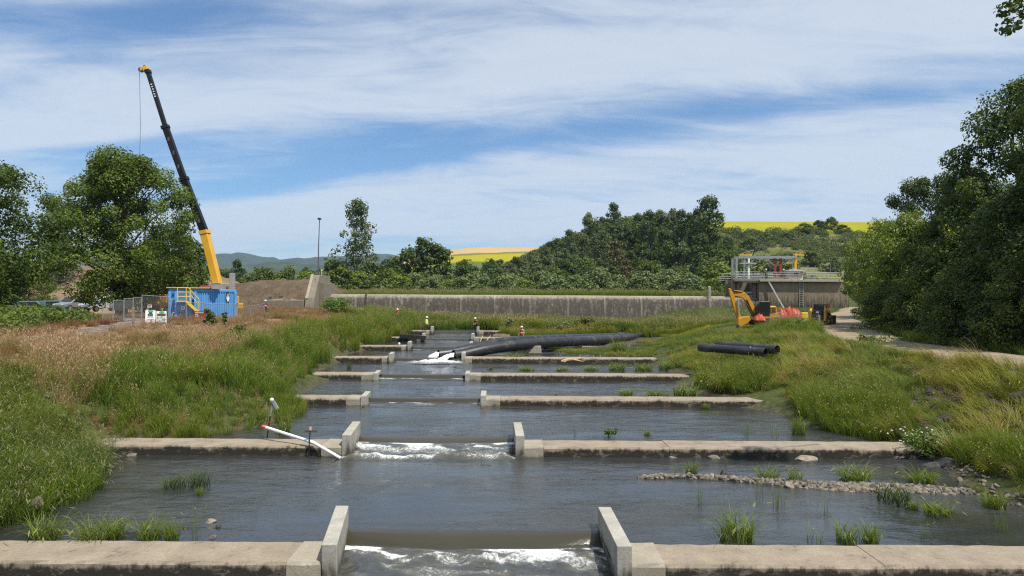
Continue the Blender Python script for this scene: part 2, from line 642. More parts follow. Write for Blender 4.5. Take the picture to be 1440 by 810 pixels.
xs = np.concatenate([-np.geomspace(40, 9000, 46)[::-1], np.linspace(-39.4, 39.4, 200), np.geomspace(40, 9000, 46)])
ys = np.concatenate([np.linspace(-30, 3, 18), np.linspace(3.5, 100, 230), np.linspace(101, 160, 50), np.geomspace(165, 16000, 50)])
GX, GY = np.meshgrid(xs, ys)
GZ = gz(GX, GY)
ny, nx = GX.shape
ii = np.arange(ny * nx).reshape(ny, nx)
gf = np.stack([ii[:-1, :-1].ravel(), ii[:-1, 1:].ravel(), ii[1:, 1:].ravel(), ii[1:, :-1].ravel()], 1)


def dry_mask(X, Y):
    """1 where the ground carries dry, brown grass (the left plateau and its shoulder)"""
    X = np.asarray(X, float)
    Y = np.asarray(Y, float)
    lim = np.interp(Y, [10, 22, 30, 36, 45, 55, 70, 85, 100, 110], [-40, -24, -18.5, -17.5, -17.0, -17.6, -17.5, -20, -26, -27])
    d = sstep(0.8, -1.2, X - lim + (fbm(X * 0.4, Y * 0.4, 3) - 0.45) * 4)
    d = d * (1 - sstep(110, 125, Y)) * sstep(16, 26, Y)
    return d


dry = dry_mask(GX, GY).ravel()
wet = np.clip(sstep(0.35, -0.05, GZ - np.interp(GY, [15.7, 16, 26, 27, 37, 37.5, 46, 47, 55, 57, 64.5, 66, 73, 75, 82, 84], [-.27, .02, .02, .28, .28, .52, .52, .78, .78, 1.06, 1.06, 1.34, 1.34, 1.62, 1.62, 1.93])), 0, 1).ravel() * (GY.ravel() < 90)

M_GROUND, t, b = new_mat('bank_soil')
co = t.node('ShaderNodeNewGeometry').outputs['Position']
a_d = t.attr('dry').outputs['Fac']
a_w = t.attr('wet').outputs['Fac']
n1 = t.noise(co, 0.35, 6, 0.65)
n2 = t.noise(co, 3.0, 6, 0.7)
n3 = t.noise(co, 22.0, 4, 0.7)
green = t.mix(t.maprange(n1, .35, .65), (0.034, 0.050, 0.013, 1), (0.068, 0.085, 0.024, 1))
green = t.mix(t.maprange(n2, .5, .7), green, (0.15, 0.125, 0.055, 1))
dryc = t.mix(t.maprange(n2, .35, .65), (0.20, 0.135, 0.075, 1), (0.33, 0.245, 0.135, 1))
mud = t.mix(t.maprange(n2, .35, .65), (0.045, 0.038, 0.025, 1), (0.11, 0.095, 0.07, 1))
c = t.mix(a_d, green, dryc)
c = t.mix(a_w, c, mud)
c = t.mix(t.math('MULTIPLY', t.maprange(n3, .45, .7), .5), c, t.mix(0.5, c, (0.02, 0.02, 0.01, 1)))
t.l.new(c, b.inputs['Base Color'])
b.inputs['Roughness'].default_value = 0.95
b.inputs['Specular IOR Level'].default_value = 0.15
bp = t.node('ShaderNodeBump')
bp.inputs['Strength'].default_value = 0.8
bp.inputs['Distance'].default_value = 0.08
t.l.new(t.math('ADD', n2, t.math('MULTIPLY', n3, .4)), bp.inputs['Height'])
t.l.new(bp.outputs[0], b.inputs['Normal'])
me = np_mesh('ground', np.stack([GX.ravel(), GY.ravel(), GZ.ravel()], 1), gf, {'dry': dry, 'wet': wet}, True)
tag(obj('ground', me, M_GROUND), kind='structure')


def ribbon(name, line, m, lift, nacross=9, step=0.8, crown=0.0, ext=1.0):
    pts = []
    for (x0, y0, w0), (x1, y1, w1) in zip(line, line[1:]):
        L = math.hypot(x1 - x0, y1 - y0)
        k = max(2, int(L / step))
        for i in range(k):
            s = i / k
            pts.append((x0 + (x1 - x0) * s, y0 + (y1 - y0) * s, w0 + (w1 - w0) * s))
    pts.append(line[-1])
    P = np.array(pts)
    for _ in range(6):
        P[1:-1] = (P[:-2] + 2 * P[1:-1] + P[2:]) / 4
    T = np.gradient(P[:, :2], axis=0)
    T /= np.linalg.norm(T, axis=1)[:, None]
    N = np.stack([T[:, 1], -T[:, 0]], 1)
    rag = (fbm(np.arange(len(P)) * 0.23, np.zeros(len(P)), 3) - .45) * 0.9
    s = np.linspace(-1, 1, nacross)
    V = []
    A = []
    for j, sj in enumerate(s):
        wj = P[:, 2] * ext + rag * abs(sj)
        xy = P[:, :2] + N * (sj * wj)[:, None]
        z = gz(xy[:, 0], xy[:, 1]) + lift + crown * (1 - sj * sj) - (0.12 if abs(sj) == 1 else 0)
        V.append(np.column_stack([xy, z]))
        A.append(np.full(len(P), sj))
    V = np.stack(V, 1).reshape(-1, 3)
    A = np.stack(A, 1).ravel()
    q = np.arange(len(P) * nacross).reshape(len(P), nacross)
    F = np.stack([q[:-1, :-1].ravel(), q[:-1, 1:].ravel(), q[1:, 1:].ravel(), q[1:, :-1].ravel()], 1)
    return tag(obj(name, np_mesh(name, V, F, {'across': A}, True), m), kind='structure')


M_ROAD, t, b = new_mat('gravel')
co = t.node('ShaderNodeNewGeometry').outputs['Position']
ac = t.attr('across').outputs['Fac']
n1 = t.noise(co, 0.6, 5, .6)
n2 = t.noise(co, 9.0, 5, .7)
n3 = t.noise(co, 45.0, 3, .7)
c = t.mix(t.maprange(n1, .35, .65), (0.28, 0.205, 0.13, 1), (0.36, 0.285, 0.195, 1))
c = t.mix(t.maprange(n2, .4, .7), c, (0.21, 0.17, 0.12, 1))
c = t.mix(t.math('MULTIPLY', t.maprange(n3, .5, .7), .6), c, (0.46, 0.41, 0.33, 1))
# two wheel tracks, and a little grass and loose stone between and beside them
tr = t.math('ABSOLUTE', t.math('SUBTRACT', t.math('ABSOLUTE', ac), 0.42))
mid = t.maprange(t.math('ADD', tr, t.math('MULTIPLY', n2, .25)), .22, .42)
c = t.mix(t.math('MULTIPLY', mid, .35), c, (0.19, 0.165, 0.09, 1))
t.l.new(c, b.inputs['Base Color'])
b.inputs['Roughness'].default_value = .95
b.inputs['Specular IOR Level'].default_value = 0.15
bp = t.node('ShaderNodeBump')
bp.inputs['Strength'].default_value = .7
bp.inputs['Distance'].default_value = .04
t.l.new(t.math('ADD', n2, n3), bp.inputs['Height'])
t.l.new(bp.outputs[0], b.inputs['Normal'])
ribbon('gravel_road', ROAD, M_ROAD, 0.06, 11, 0.8, 0.05)
M_PATH = mat('worn_asphalt', (0.12, 0.115, 0.11), .95, var=.2, scale=2, bump=.4, bscale=20, col2=(0.34, 0.25, 0.15), thr=(.50, .62), spec=.2)
ribbon('path', PATH, M_PATH, 0.05, 7, 0.8)

# ------------------------------------------------------------------ water
M_WATER, t, b = new_mat('river_water')
co = t.node('ShaderNodeNewGeometry').outputs['Position']
foam = t.attr('foam').outputs['Fac']
n0 = t.noise(t.mapping(co, scale=(0.30, 0.85, 1)), 0.5, 3, .5, .4)
n1 = t.noise(t.mapping(co, scale=(0.62, 1.5, 1)), 1.5, 4, .6, .8)
n2 = t.noise(t.mapping(co, scale=(0.9, 1.5, 1)), 5.5, 4, .6, .6)
nl = t.noise(t.mapping(co, scale=(0.55, 1.15, 1)), 0.62, 3, .55, .6)
h = t.math('ADD', t.math('ADD', t.math('MULTIPLY', n1, 1.0), t.math('MULTIPLY', n2, .34)), t.math('MULTIPLY', nl, 1.5))
calm = t.maprange(n0, .36, .64, .30, 1.35)
bp = t.node('ShaderNodeBump')
t.l.new(t.math('MULTIPLY', calm, t.math('SUBTRACT', 1.0, t.math('MULTIPLY', t.attr('nappe').outputs['Fac'], .85))), bp.inputs['Strength'])
bp.inputs['Distance'].default_value = 0.06
t.l.new(h, bp.inputs['Height'])
# foam: filaments thicken to solid white as the attribute rises
vec = t.mapping(co, scale=(1.0, 0.75, 1.0))
v1 = t.noise(vec, 4.6, 8, .70, 1.8)
v2 = t.noise(vec, 17.0, 5, .7, .8)
fil = t.math('ADD', t.math('MULTIPLY', v1, .68), t.math('MULTIPLY', v2, .32))
fil = t.math('ADD', t.math('MULTIPLY', t.math('SUBTRACT', fil, .5), 1.7), .5)
fm = t.math('ADD', fil, t.math('MULTIPLY', t.math('SUBTRACT', foam, 0.5), 0.9))
fmask = t.math('MULTIPLY', t.maprange(fm, .46, 1.02), t.maprange(foam, .02, .12))
wc = t.mix(t.maprange(n0, .3, .7), (0.026, 0.029, 0.029, 1), (0.042, 0.044, 0.041, 1))
nap = t.attr('nappe').outputs['Fac']
wc = t.mix(nap, wc, (0.040, 0.035, 0.019, 1))
wc = t.mix(t.math('MULTIPLY', t.maprange(foam, 0.05, .6), .5), wc, (0.16, 0.15, 0.11, 1))
t.l.new(t.mix(fmask, wc, (0.80, 0.82, 0.82, 1)), b.inputs['Base Color'])
t.l.new(t.math('ADD', t.math('ADD', .06, t.math('MULTIPLY', nap, .14)), t.math('MULTIPLY', fmask, .7)), b.inputs['Roughness'])
b.inputs['IOR'].default_value = 1.58
t.l.new(bp.outputs[0], b.inputs['Normal'])

SHORE_L = ([2, 16, 20, 26, 30, 36, 40, 50, 60, 70, 80, 90], [-15, -15, -16, -18, -12.5, -13.5, -14.5, -16, -17, -16, -14.5, -13.5])
SHORE_R = ([2, 16, 20, 26, 30, 36, 40, 50, 57, 60, 70, 80, 90], [17, 17, 17.5, 18.5, 16.5, 16.5, 14.5, 15, 15, 8, 6, 2, 0])


def wave(X, Y):
    return (fbm(X * 0.9, Y * 1.6, 3) - .44) * 0.05


for i, lev in enumerate(LEVELS):
    y0 = -25.0 if i == 0 else WEIR[i - 1][0] + 0.6
    y1 = WEIR[i][0] + 0.6 if i < 8 else 90.0
    st = 0.16 if i < 2 else (0.25 if i < 4 else 0.4)
    if i == 0:
        yy = np.concatenate([np.linspace(-25, 8, 20), np.arange(8.2, y1, st)])
    else:
        yy = np.arange(y0, y1 + st * .5, st)
    xx = np.arange(-19, 19.1, st * 1.4)
    X, Y = np.meshgrid(xx, yy)
    Z = lev + wave(X + i * 9, Y) * (1.0 if i < 5 else .6)
    foamv = np.zeros_like(X)
    if i < 8:   # foam trails spreading downstream from the weir above this pool
        q = WEIR[i]
        xm = (q[3] + q[4]) / 2
        hw = (q[4] - q[3]) / 2
        dd = q[0] - Y
        lat = np.abs(X - xm) / hw
        reach = 3.2 if i < 2 else 1.6
        foamv = 0.30 * np.exp(-np.clip(dd - 1.2, 0, None) / reach) * sstep(1.15, .55, lat) * (dd > 0)
    if i == 4:  # pipe discharge spreads over the pool below the fifth weir
        pc = px(600, 508, 54)
        dx = (X - pc.x)
        foamv = np.maximum(foamv, 0.62 * np.exp(-((dx - 1.2) / 2.6) ** 2 - ((Y - 53.6) / 1.1) ** 2))
    m_ = np.ones(X[:-1, :-1].shape, bool)
    Xc = (X[:-1, :-1] + X[1:, 1:]) / 2
    Yc = (Y[:-1, :-1] + Y[1:, 1:]) / 2
    m_ &= (Xc > np.interp(Yc, *SHORE_L)) & (Xc < np.interp(Yc, *SHORE_R))
    if i > 0:
        q = WEIR[i - 1]
        m_ &= ~((Xc > q[3] + .1) & (Xc < q[4] - .1) & (Yc < q[7] + 0.45))
    if i < 8:
        q = WEIR[i]
        m_ &= ~((Xc > q[3] + .1) & (Xc < q[4] - .1) & (Yc > q[0] - 0.9))
    k = np.arange(X.size).reshape(X.shape)
    F = np.stack([k[:-1, :-1][m_], k[:-1, 1:][m_], k[1:, 1:][m_], k[1:, :-1][m_]], 1)
    me = np_mesh('pool_water', np.stack([X.ravel(), Y.ravel(), Z.ravel()], 1), F, {'foam': foamv.ravel(), 'nappe': np.zeros(X.size)}, True)
    tag(obj('pool_water', me, M_WATER), kind='structure')

# the falls over each weir: a glassy nappe, then broken white water running out
for i, q in enumerate(WEIR):
    yf, zt, xl0, xl1, xr0, xr1, up, yc = q
    lo = LEVELS[i]
    nl = 110 if i < 2 else 60
    s = np.linspace(0, 1, nl)
    wid = xr0 - xl1
    nxs = int(wid / (0.06 if i < 2 else 0.14))
    xx = np.linspace(xl1 + .02, xr0 - .02, nxs)
    y_start, y_lip = yc + .75, yc - .05
    y_end = yf - 1.3
    fall = 0.26 if i < 2 else .22
    # profile along the flow, by y
    yy = np.concatenate([np.linspace(y_start, y_lip, 12), np.linspace(y_lip - .02, y_lip - fall, 16), np.linspace(y_lip - fall - .05, y_end, nl)])
    X, Y = np.meshgrid(xx, yy)
    lat = np.abs((X - (xl1 + xr0) / 2) / (wid / 2))
    bow = (1 - lat ** 2) * (0.34 if i == 0 else (.22 if i == 1 else .08)) * (.8 + .45 * vnoise(X * 1.2, Y * 0 + i))
    dl = (y_lip + 0.0) - Y
    drop1 = (up - lo) * (0.80 if i != 1 else 0.5)
    z = up - drop1 * np.clip(dl / (fall + bow), 0, 1) ** 1.6 - 0.02 * sstep(y_start, y_lip, Y)
    past = np.clip(dl - fall - bow, 0, None)
    run = max(y_lip - fall - yf, .1)
    z = np.where(past > 0, up - .02 - drop1 - (up - lo - drop1) * sstep(0, run, past), z)
    amp = sstep(0, .7, past) * np.exp(-past / (2.6 if i < 2 else 1.0)) * sstep(1.0, .86, lat)
    big = (fbm(X * 1.5 + i * 31, Y * 1.1, 4) - .46)
    sm = (fbm(X * 5 + i * 7, Y * 4.2, 4) - .46)
    sc_ = 1.0 if i < 2 else 0.45
    z = z + amp * sc_ * (big * .40 + sm * .20 + .03)
    if i == 1:   # standing roller where the chute meets the pool
        z = z + .13 * np.exp(-((Y - (yf - .15) + .25 * (1 - lat ** 2) * .5) / .22) ** 2) * sstep(1, .8, lat) * (.6 + 1.2 * vnoise(X * 3, Y * 2))
    z = z + wave(X + (i + 1) * 9, Y) * (1.0 if i + 1 < 5 else .6) * sstep(y_lip, y_start - .2, Y) + .02 * sstep(y_start, y_lip, Y) * (past <= 0) * (Y > y_lip) - .003 * (Y > y_start - .1)
    z = np.maximum(z, lo - .02)
    z = np.where(Y < yf - .9, np.minimum(z, lo + amp * .25 + .01), z)
    foamv = sstep(0.0, .10, past) * (0.62 * np.exp(-past / (1.5 if i < 2 else .4)) + 0.20 * np.exp(-past / 3.0))
    foamv = foamv * (0.45 + .95 * sstep(.30, .72, .5 + (fbm(X * 1.1 + i, Y * 2.6 + X * .3, 4) - .44) * 1.8))
    if i == 1:
        foamv = np.maximum(foamv, 1.0 * np.exp(-((Y - (yf - .18) + .12 * (1 - lat ** 2)) / .32) ** 2) * (.35 + .7 * vnoise(X * 1.7, Y)))
    if i >= 4:
        foamv *= .8
    nappe = sstep(y_lip + .15, y_lip - .02, Y) * (past <= 0.02)
    k = np.arange(X.size).reshape(X.shape)
    F = np.stack([k[:-1, :-1].ravel(), k[:-1, 1:].ravel(), k[1:, 1:].ravel(), k[1:, :-1].ravel()], 1)
    me = np_mesh('weir_fall', np.stack([X.ravel(), Y.ravel(), z.ravel()], 1), F, {'foam': foamv.ravel(), 'nappe': nappe.ravel().astype(float)}, True)
    tag(obj('weir_fall_water', me, M_WATER), kind='structure')

# ------------------------------------------------------------------ weirs
WLAB = ['nearest concrete weir along the bottom of the picture, tall pale wing walls at its gap',
        'second concrete weir, with the white plastic pipe lying across its left arm',
        'third concrete weir, its right arm long and its gap edged by a stubby post',
        'fourth concrete weir, fringe of low grass behind its right arm',
        'fifth concrete weir, beside the foaming mouths of the black pipes',
        'sixth concrete weir, right arm hidden under the big black pipes',
        'seventh concrete weir, dark sloping beam lying at its left arm',
        'farthest concrete weir, at the feet of the worker in yellow']
M_STEEL_D = mat('dark_wet_steel', (0.03, 0.03, 0.028), .45, .3, .3, 3)


def arm(name, x0, x1, yf, zt, par, m, th=TH, low=-1.6, jitter=0.0, seed=1):
    """a wall arm: subdivided so that its edges are worn, not ruled"""
    rng = random.Random(seed)
    n = max(2, int(abs(x1 - x0) / 0.35))
    vs, fs = [], []
    ch = 0.05
    prof = [(0, low), (0, -ch - .02), (ch, -.0), (th - .04, 0.0), (th, -.05), (th, low)]
    for i in range(n + 1):
        x = x0 + (x1 - x0) * i / n
        for (py, pz) in prof:
            jy = rng.uniform(-1, 1) * .018 if pz > low else 0
            jz = rng.uniform(-1, 1) * .010 if pz > low else 0
            vs.append((x, yf + py + jy, pz + jz))
    k = len(prof)
    for i in range(n):
        for j in range(k - 1):
            fs.append((i * k + j, (i + 1) * k + j, (i + 1) * k + j + 1, i * k + j + 1))
    fs.append(tuple(range(k)))
    fs.append(tuple(n * k + j for j in range(k - 1, -1, -1)))
    o = MB().add(vs, fs).build(name, m, par, (0, 0, zt))
    return o


for i, q in enumerate(WEIR):
    yf, zt, xl0, xl1, xr0, xr1, up, yc = q
    root = thing('concrete_weir', WLAB[i], 'weir', (0, 0, 0), 0, 'weirs stepping up the river')
    capw = .80 if i < 4 else .6
    wt = 0.34 if i < 2 else .3
    # pour joints every few metres split the arms into lengths, a little proud or shy of each other
    def lengths(a, b_, seed):
        rr = random.Random(seed)
        L = 4.2 if i < 4 else 6.0
        n = max(1, round(abs(b_ - a) / L))
        for k in range(n):
            s0 = a + (b_ - a) * k / n
            s1 = a + (b_ - a) * (k + 1) / n - (.005 if k < n - 1 else 0)
            arm('wall_section', s0, s1, yf + rr.uniform(-.012, .012), zt + rr.uniform(-.008, .008), root, M_OLD, TH, -1.7, seed=seed * 10 + k)
    skl = [.42, .26, .16, .14, .14, .12, .1, .1][i]
    skr = [.06, .08, .05, .05, .05, .05, .05, .05][i]
    lengths(xl0, xl1 + skl - wt / 2 - capw, 11 + i)
    lengths(xr0 + wt / 2 + capw + .01, xr1, 31 + i)
    arm('end_block', xl1 + skl - wt / 2 - capw + .01, xl1 + skl - wt / 2 - .02, yf - .03, zt + .012, root, M_CAP, TH + .05, -1.5, seed=i)
    arm('end_block', xr0 + wt / 2, xr0 + wt / 2 + capw, yf - .03, zt + .012, root, M_CAP, TH + .05, -1.5, seed=i + 50)
    hh = [.42, .43, .13, .07, .32, .38, .42, .48][i]
    y0w, y1w = (yf - .05, yf + 2.78) if i < 2 else ((yf - .06, yf + 1.9) if i in (2, 3) else (yf - .2, yf + 1.7))
    for sx, xw in ((-1, xl1), (1, xr0)):
        h_ = hh
        if i == 2 and sx > 0:
            h_ = .20
        if i == 4 and sx > 0:
            h_ = .40
        m_ = MB()
        sk = skl if sx < 0 else skr
        m_.prism([(xw + sk - wt / 2, y0w), (xw + sk + wt / 2, y0w), (xw + wt / 2, y1w), (xw - wt / 2, y1w)], 'Z', -1.6 - zt, 0)
        m_.build('wing_wall', M_WING, root, (0, 0, zt + h_), bevel=.018, seg=2)
    # sill under the nappe
    MB().box(((xl1 + xr0) / 2, yc + .32, -.5), (xr0 - xl1 - wt - .02, .5, 1.0)).build('sill', M_OLD, root, (0, 0, up - .07), bevel=.03)
    if i == 6:
        MB().bar((-12.0, yf - .25, .12), (-9.2, yf - .55, -.05), .3, .42).build('beam', M_STEEL_D, root, (0, 0, zt + .02))
# ------------------------------------------------------------------ hills and fields
def smooth1(t):
    t = np.clip(t, 0, 1)
    return t * t * (3 - 2 * t)


def hill_z(X, Y):
    X = np.asarray(X, float)
    Y = np.asarray(Y, float)
    rise = smooth1((Y - 185) / 205)
    side = smooth1((X + 66 - (Y - 280) * .05) / 140)
    hump = (fbm(X * .018, Y * .018, 3) - .44) * 7 * rise * (1 - smooth1((Y - 310) / 40))
    brow = .125 * np.clip(Y - 330, 0, 95) - .02 * np.clip(Y - 425, 0, 300)
    return 5.2 + 37.5 * rise * side + hump * side + brow * side


def patch(name, x0, x1, y0, y1, nx_, ny_, zf, m, attrs=None):
    X, Y = np.meshgrid(np.linspace(x0, x1, nx_), np.linspace(y0, y1, ny_))
    Z = zf(X, Y)
    k = np.arange(X.size).reshape(X.shape)
    F = np.stack([k[:-1, :-1].ravel(), k[:-1, 1:].ravel(), k[1:, 1:].ravel(), k[1:, :-1].ravel()], 1)
    at = {n: f(X, Y).ravel() for n, f in (attrs or {}).items()}
    return tag(obj(name, np_mesh(name, np.stack([X.ravel(), Y.ravel(), Z.ravel()], 1), F, at, True), m), kind='structure')


def field_mat(name, cols, scale, bump=.6):
    m, t, b = new_mat(name)
    co = t.node('ShaderNodeNewGeometry').outputs['Position']
    n1 = t.noise(co, scale, 5, .65)
    n2 = t.noise(co, scale * 9, 4, .7)
    c = t.mix(t.maprange(n1, .35, .65), c4(cols[0]), c4(cols[1]))
    c = t.mix(t.math('MULTIPLY', t.maprange(n2, .45, .7), .6), c, c4(cols[2]))
    t.l.new(c, b.inputs['Base Color'])
    b.inputs['Roughness'].default_value = 1.0
    b.inputs['Specular IOR Level'].default_value = .05
    bp = t.node('ShaderNodeBump')
    bp.inputs['Strength'].default_value = bump
    bp.inputs['Distance'].default_value = .6
    t.l.new(n2, bp.inputs['Height'])
    t.l.new(bp.outputs[0], b.inputs['Normal'])
    return m


M_HILL = field_mat('hill_pasture', ((.085, .105, .030), (.15, .155, .055), (.20, .165, .085)), .03)
M_CANOLA = field_mat('canola_bloom', ((.25, .235, .016), (.30, .275, .018), (.17, .20, .02)), .05, .3)
M_STUB = field_mat('ripe_crop', ((.52, .36, .15), (.60, .43, .20), (.48, .33, .15)), .01, .2)
patch('hill', -70, 420, 178, 640, 150, 130, hill_z, M_HILL)
# the canola field begins over the brow of the hill
def canola_z(X, Y):
    return hill_z(X, Y) + .22
patch('canola_field', 88, 420, 346, 630, 120, 90, canola_z, M_CANOLA)


def far_z(X, Y):
    X = np.asarray(X, float)
    Y = np.asarray(Y, float)
    s = smooth1((X + 290) / 250)
    r = smooth1((Y - 640) / 330)
    return 6 + (20 + 52 * s) * r
FX = lambda X, Y: Y
M_FAR, t, b = new_mat('far_fields')
yv = t.attr('yy').outputs['Fac']
co = t.node('ShaderNodeNewGeometry').outputs['Position']
n1 = t.noise(co, .02, 4, .6)
edge = t.math('ADD', yv, t.math('MULTIPLY', n1, 22))
c = t.mix(t.maprange(edge, 842, 852), (.10, .13, .035, 1), (.30, .275, .015, 1))
c = t.mix(t.maprange(edge, 882, 890), c, (.13, .14, .05, 1))
c = t.mix(t.maprange(edge, 893, 901), c, (.43, .30, .14, 1))
t.l.new(c, b.inputs['Base Color'])
b.inputs['Roughness'].default_value = 1
b.inputs['Specular IOR Level'].default_value = .05
patch('far_field', -330, 160, 640, 1050, 80, 90, far_z, M_FAR, {'yy': lambda X, Y: Y - 0.10 * X})


def ridge(name, d, pts, m, base, seed):
    """a far wooded ridge: a long hill whose crest follows pts (x in the view, height)"""
    xs_ = np.linspace(pts[0][0], pts[-1][0], 260)
    hs = np.interp(xs_, [p[0] for p in pts], [p[1] for p in pts])
    rr = np.linspace(0, 1, 14)
    X = np.repeat(xs_[None], 14, 0) * d / 960.0
    Y = d + (rr[:, None] - 1) * d * .28 + np.zeros_like(X)
    X = X * (Y / d)
    hs = hs * .86
    rough = (fbm(xs_ * .09 + seed, xs_ * 0 + seed, 4) - .44) * hs * .12 + (fbm(xs_ * .7 + seed, xs_ * 0, 3) - .44) * hs * .05
    Z = base + (hs + rough)[None] * smooth1(rr)[:, None] * (1 + (fbm(X * .004, Y * .002, 3) - .44) * .15 * (rr[:, None] < .95))
    # back slope
    X = np.vstack([X, X[-1:] * 1.1])
    Y = np.vstack([Y, Y[-1:] * 1.1])
    Z = np.vstack([Z, np.full((1, 260), base - 20.)])
    k = np.arange(X.size).reshape(X.shape)
    F = np.stack([k[:-1, :-1].ravel(), k[:-1, 1:].ravel(), k[1:, 1:].ravel(), k[1:, :-1].ravel()], 1)
    return tag(obj(name, np_mesh(name, np.stack([X.ravel(), Y.ravel(), Z.ravel()], 1), F, None, True), m), kind='structure')


M_RIDGE = field_mat('ridge_forest', ((.030, .045, .022), (.042, .06, .030), (.06, .075, .035)), .004, .8)
M_RIDGE2 = field_mat('low_hill_fields', ((.035, .052, .022), (.075, .095, .04), (.03, .045, .02)), .003, .5)
H_ = lambda y, d: (420 - y) / 960.0 * d
ridge('distant_ridge', 5200, [(-1100, H_(372, 5200)), (-560, H_(360, 5200)), (-480, H_(353, 5200)), (-390, H_(351, 5200)), (-330, H_(356, 5200)), (-240, H_(354, 5200)), (-170, H_(349, 5200)), (-60, H_(358, 5200)), (40, H_(372, 5200)), (500, H_(380, 5200)), (1100, H_(385, 5200))], M_RIDGE, 5, 3.3)
ridge('low_hill', 3000, [(-1100, H_(385, 3000)), (-470, H_(378, 3000)), (-410, H_(370, 3000)), (-330, H_(362, 3000)), (-260, H_(366, 3000)), (-160, H_(374, 3000)), (100, H_(392, 3000)), (1000, H_(400, 3000))], M_RIDGE2, 5, 8.1)

# ------------------------------------------------------------------ foliage materials
def leaf_mat(name, dark, light, trans=.27, third=None):
    m, t, b = new_mat(name)
    tint = t.attr('tint').outputs['Fac']
    oi = t.node('ShaderNodeObjectInfo').outputs['Random']
    f = t.math('ADD', t.math('MULTIPLY', tint, .66), t.math('MULTIPLY', oi, .38))
    c = t.mix(f, c4(dark), c4(light))
    if third:
        c = t.mix(t.maprange(tint, .86, .95), c, c4(third))
    t.l.new(c, b.inputs['Base Color'])
    b.inputs['Roughness'].default_value = .55
    b.inputs['Specular IOR Level'].default_value = .28
    tr = t.node('ShaderNodeBsdfTranslucent')
    t.l.new(t.mix(1.0, c, (1.25, 1.3, .55, 1), 'MULTIPLY'), tr.inputs[0])
    mx = t.node('ShaderNodeMixShader')
    mx.inputs[0].default_value = trans
    t.l.new(b.outputs[0], mx.inputs[1])
    t.l.new(tr.outputs[0], mx.inputs[2])
    t.l.new(mx.outputs[0], t.n['Material Output'].inputs[0])
    return m


L_MAPLE = leaf_mat('maple_leaf', (0.032, 0.060, 0.009), (0.135, 0.190, 0.026))
L_DARK = leaf_mat('dark_leaf', (0.028, 0.050, 0.010), (0.092, 0.132, 0.024))
L_MID = leaf_mat('mid_leaf', (0.045, 0.073, 0.013), (0.132, 0.171, 0.032))
L_OLIVE = leaf_mat('olive_leaf', (0.072, 0.104, 0.038), (0.136, 0.165, 0.061))
L_WILLOW = leaf_mat('willow_leaf', (.095, .135, .045), (.195, .240, .100))
L_YELLOW = leaf_mat('yellow_green_leaf', (0.123, 0.181, 0.026), (0.212, 0.254, 0.042))
L_BRONZE = leaf_mat('bronze_leaf', (0.087, 0.080, 0.026), (0.153, 0.130, 0.050))
L_BRAMBLE = leaf_mat('bramble_leaf', (.050, .080, .013), (.145, .190, .032))
L_LUSH = leaf_mat('lush_leaf', (.060, .115, .016), (.145, .225, .036))
M_BARK = mat('bark', (.075, .058, .042), .9, var=.35, scale=5, bump=.6, bscale=12, spec=.1)
M_BARKG = mat('grey_bark', (.17, .155, .135), .9, var=.35, scale=5, bump=.6, bscale=12, spec=.1)


def leaves(rs, cen, rad, npc, size, up=.45, out=.6, aspect=.62, ctint=None, droop=0.0):
    """npc leaf-sized quads round every clump centre; returns verts, faces, tint"""
    cen = np.asarray(cen, float)
    K = len(cen)
    rad = np.broadcast_to(np.asarray(rad, float).reshape(-1, 1) if np.ndim(rad) else np.full((K, 1), rad), (K, 1)) if np.ndim(rad) < 2 else np.asarray(rad)
    N = K * npc
    d = rs.normal(size=(N, 3))
    d /= np.linalg.norm(d, axis=1)[:, None]
    r = rs.uniform(.25, 1.0, (N, 1)) ** .5
    rr = np.repeat(rad if rad.shape[1] == 3 else np.repeat(rad, 3, 1) * np.array([1, 1, .78]), npc, 0)
    pos = np.repeat(cen, npc, 0) + d * r * rr
    nrm = d * out + np.array([0, 0, up]) + rs.normal(size=(N, 3)) * .45
    nrm /= np.linalg.norm(nrm, axis=1)[:, None]
    t = np.cross(nrm, rs.normal(size=(N, 3)))
    t[:, 2] -= droop
    t -= nrm * np.sum(t * nrm, 1)[:, None]
    t /= np.linalg.norm(t, axis=1)[:, None] + 1e-9
    s = np.cross(nrm, t)
    sz = size * rs.uniform(.6, 1.35, (N, 1))
    V = np.empty((N, 4, 3))
    V[:, 0] = pos - t * sz
    V[:, 1] = pos + s * sz * aspect - t * sz * .1 + nrm * sz * .12
    V[:, 2] = pos + t * sz
    V[:, 3] = pos - s * sz * aspect - t * sz * .1 + nrm * sz * .12
    F = np.arange(N * 4).reshape(N, 4)
    ct = rs.uniform(0, 1, K) if ctint is None else ctint
    ti = np.clip(np.repeat(ct, npc) * .65 + rs.uniform(0, .45, N), 0, 1)
    return V.reshape(-1, 3), F, np.repeat(ti, 4)


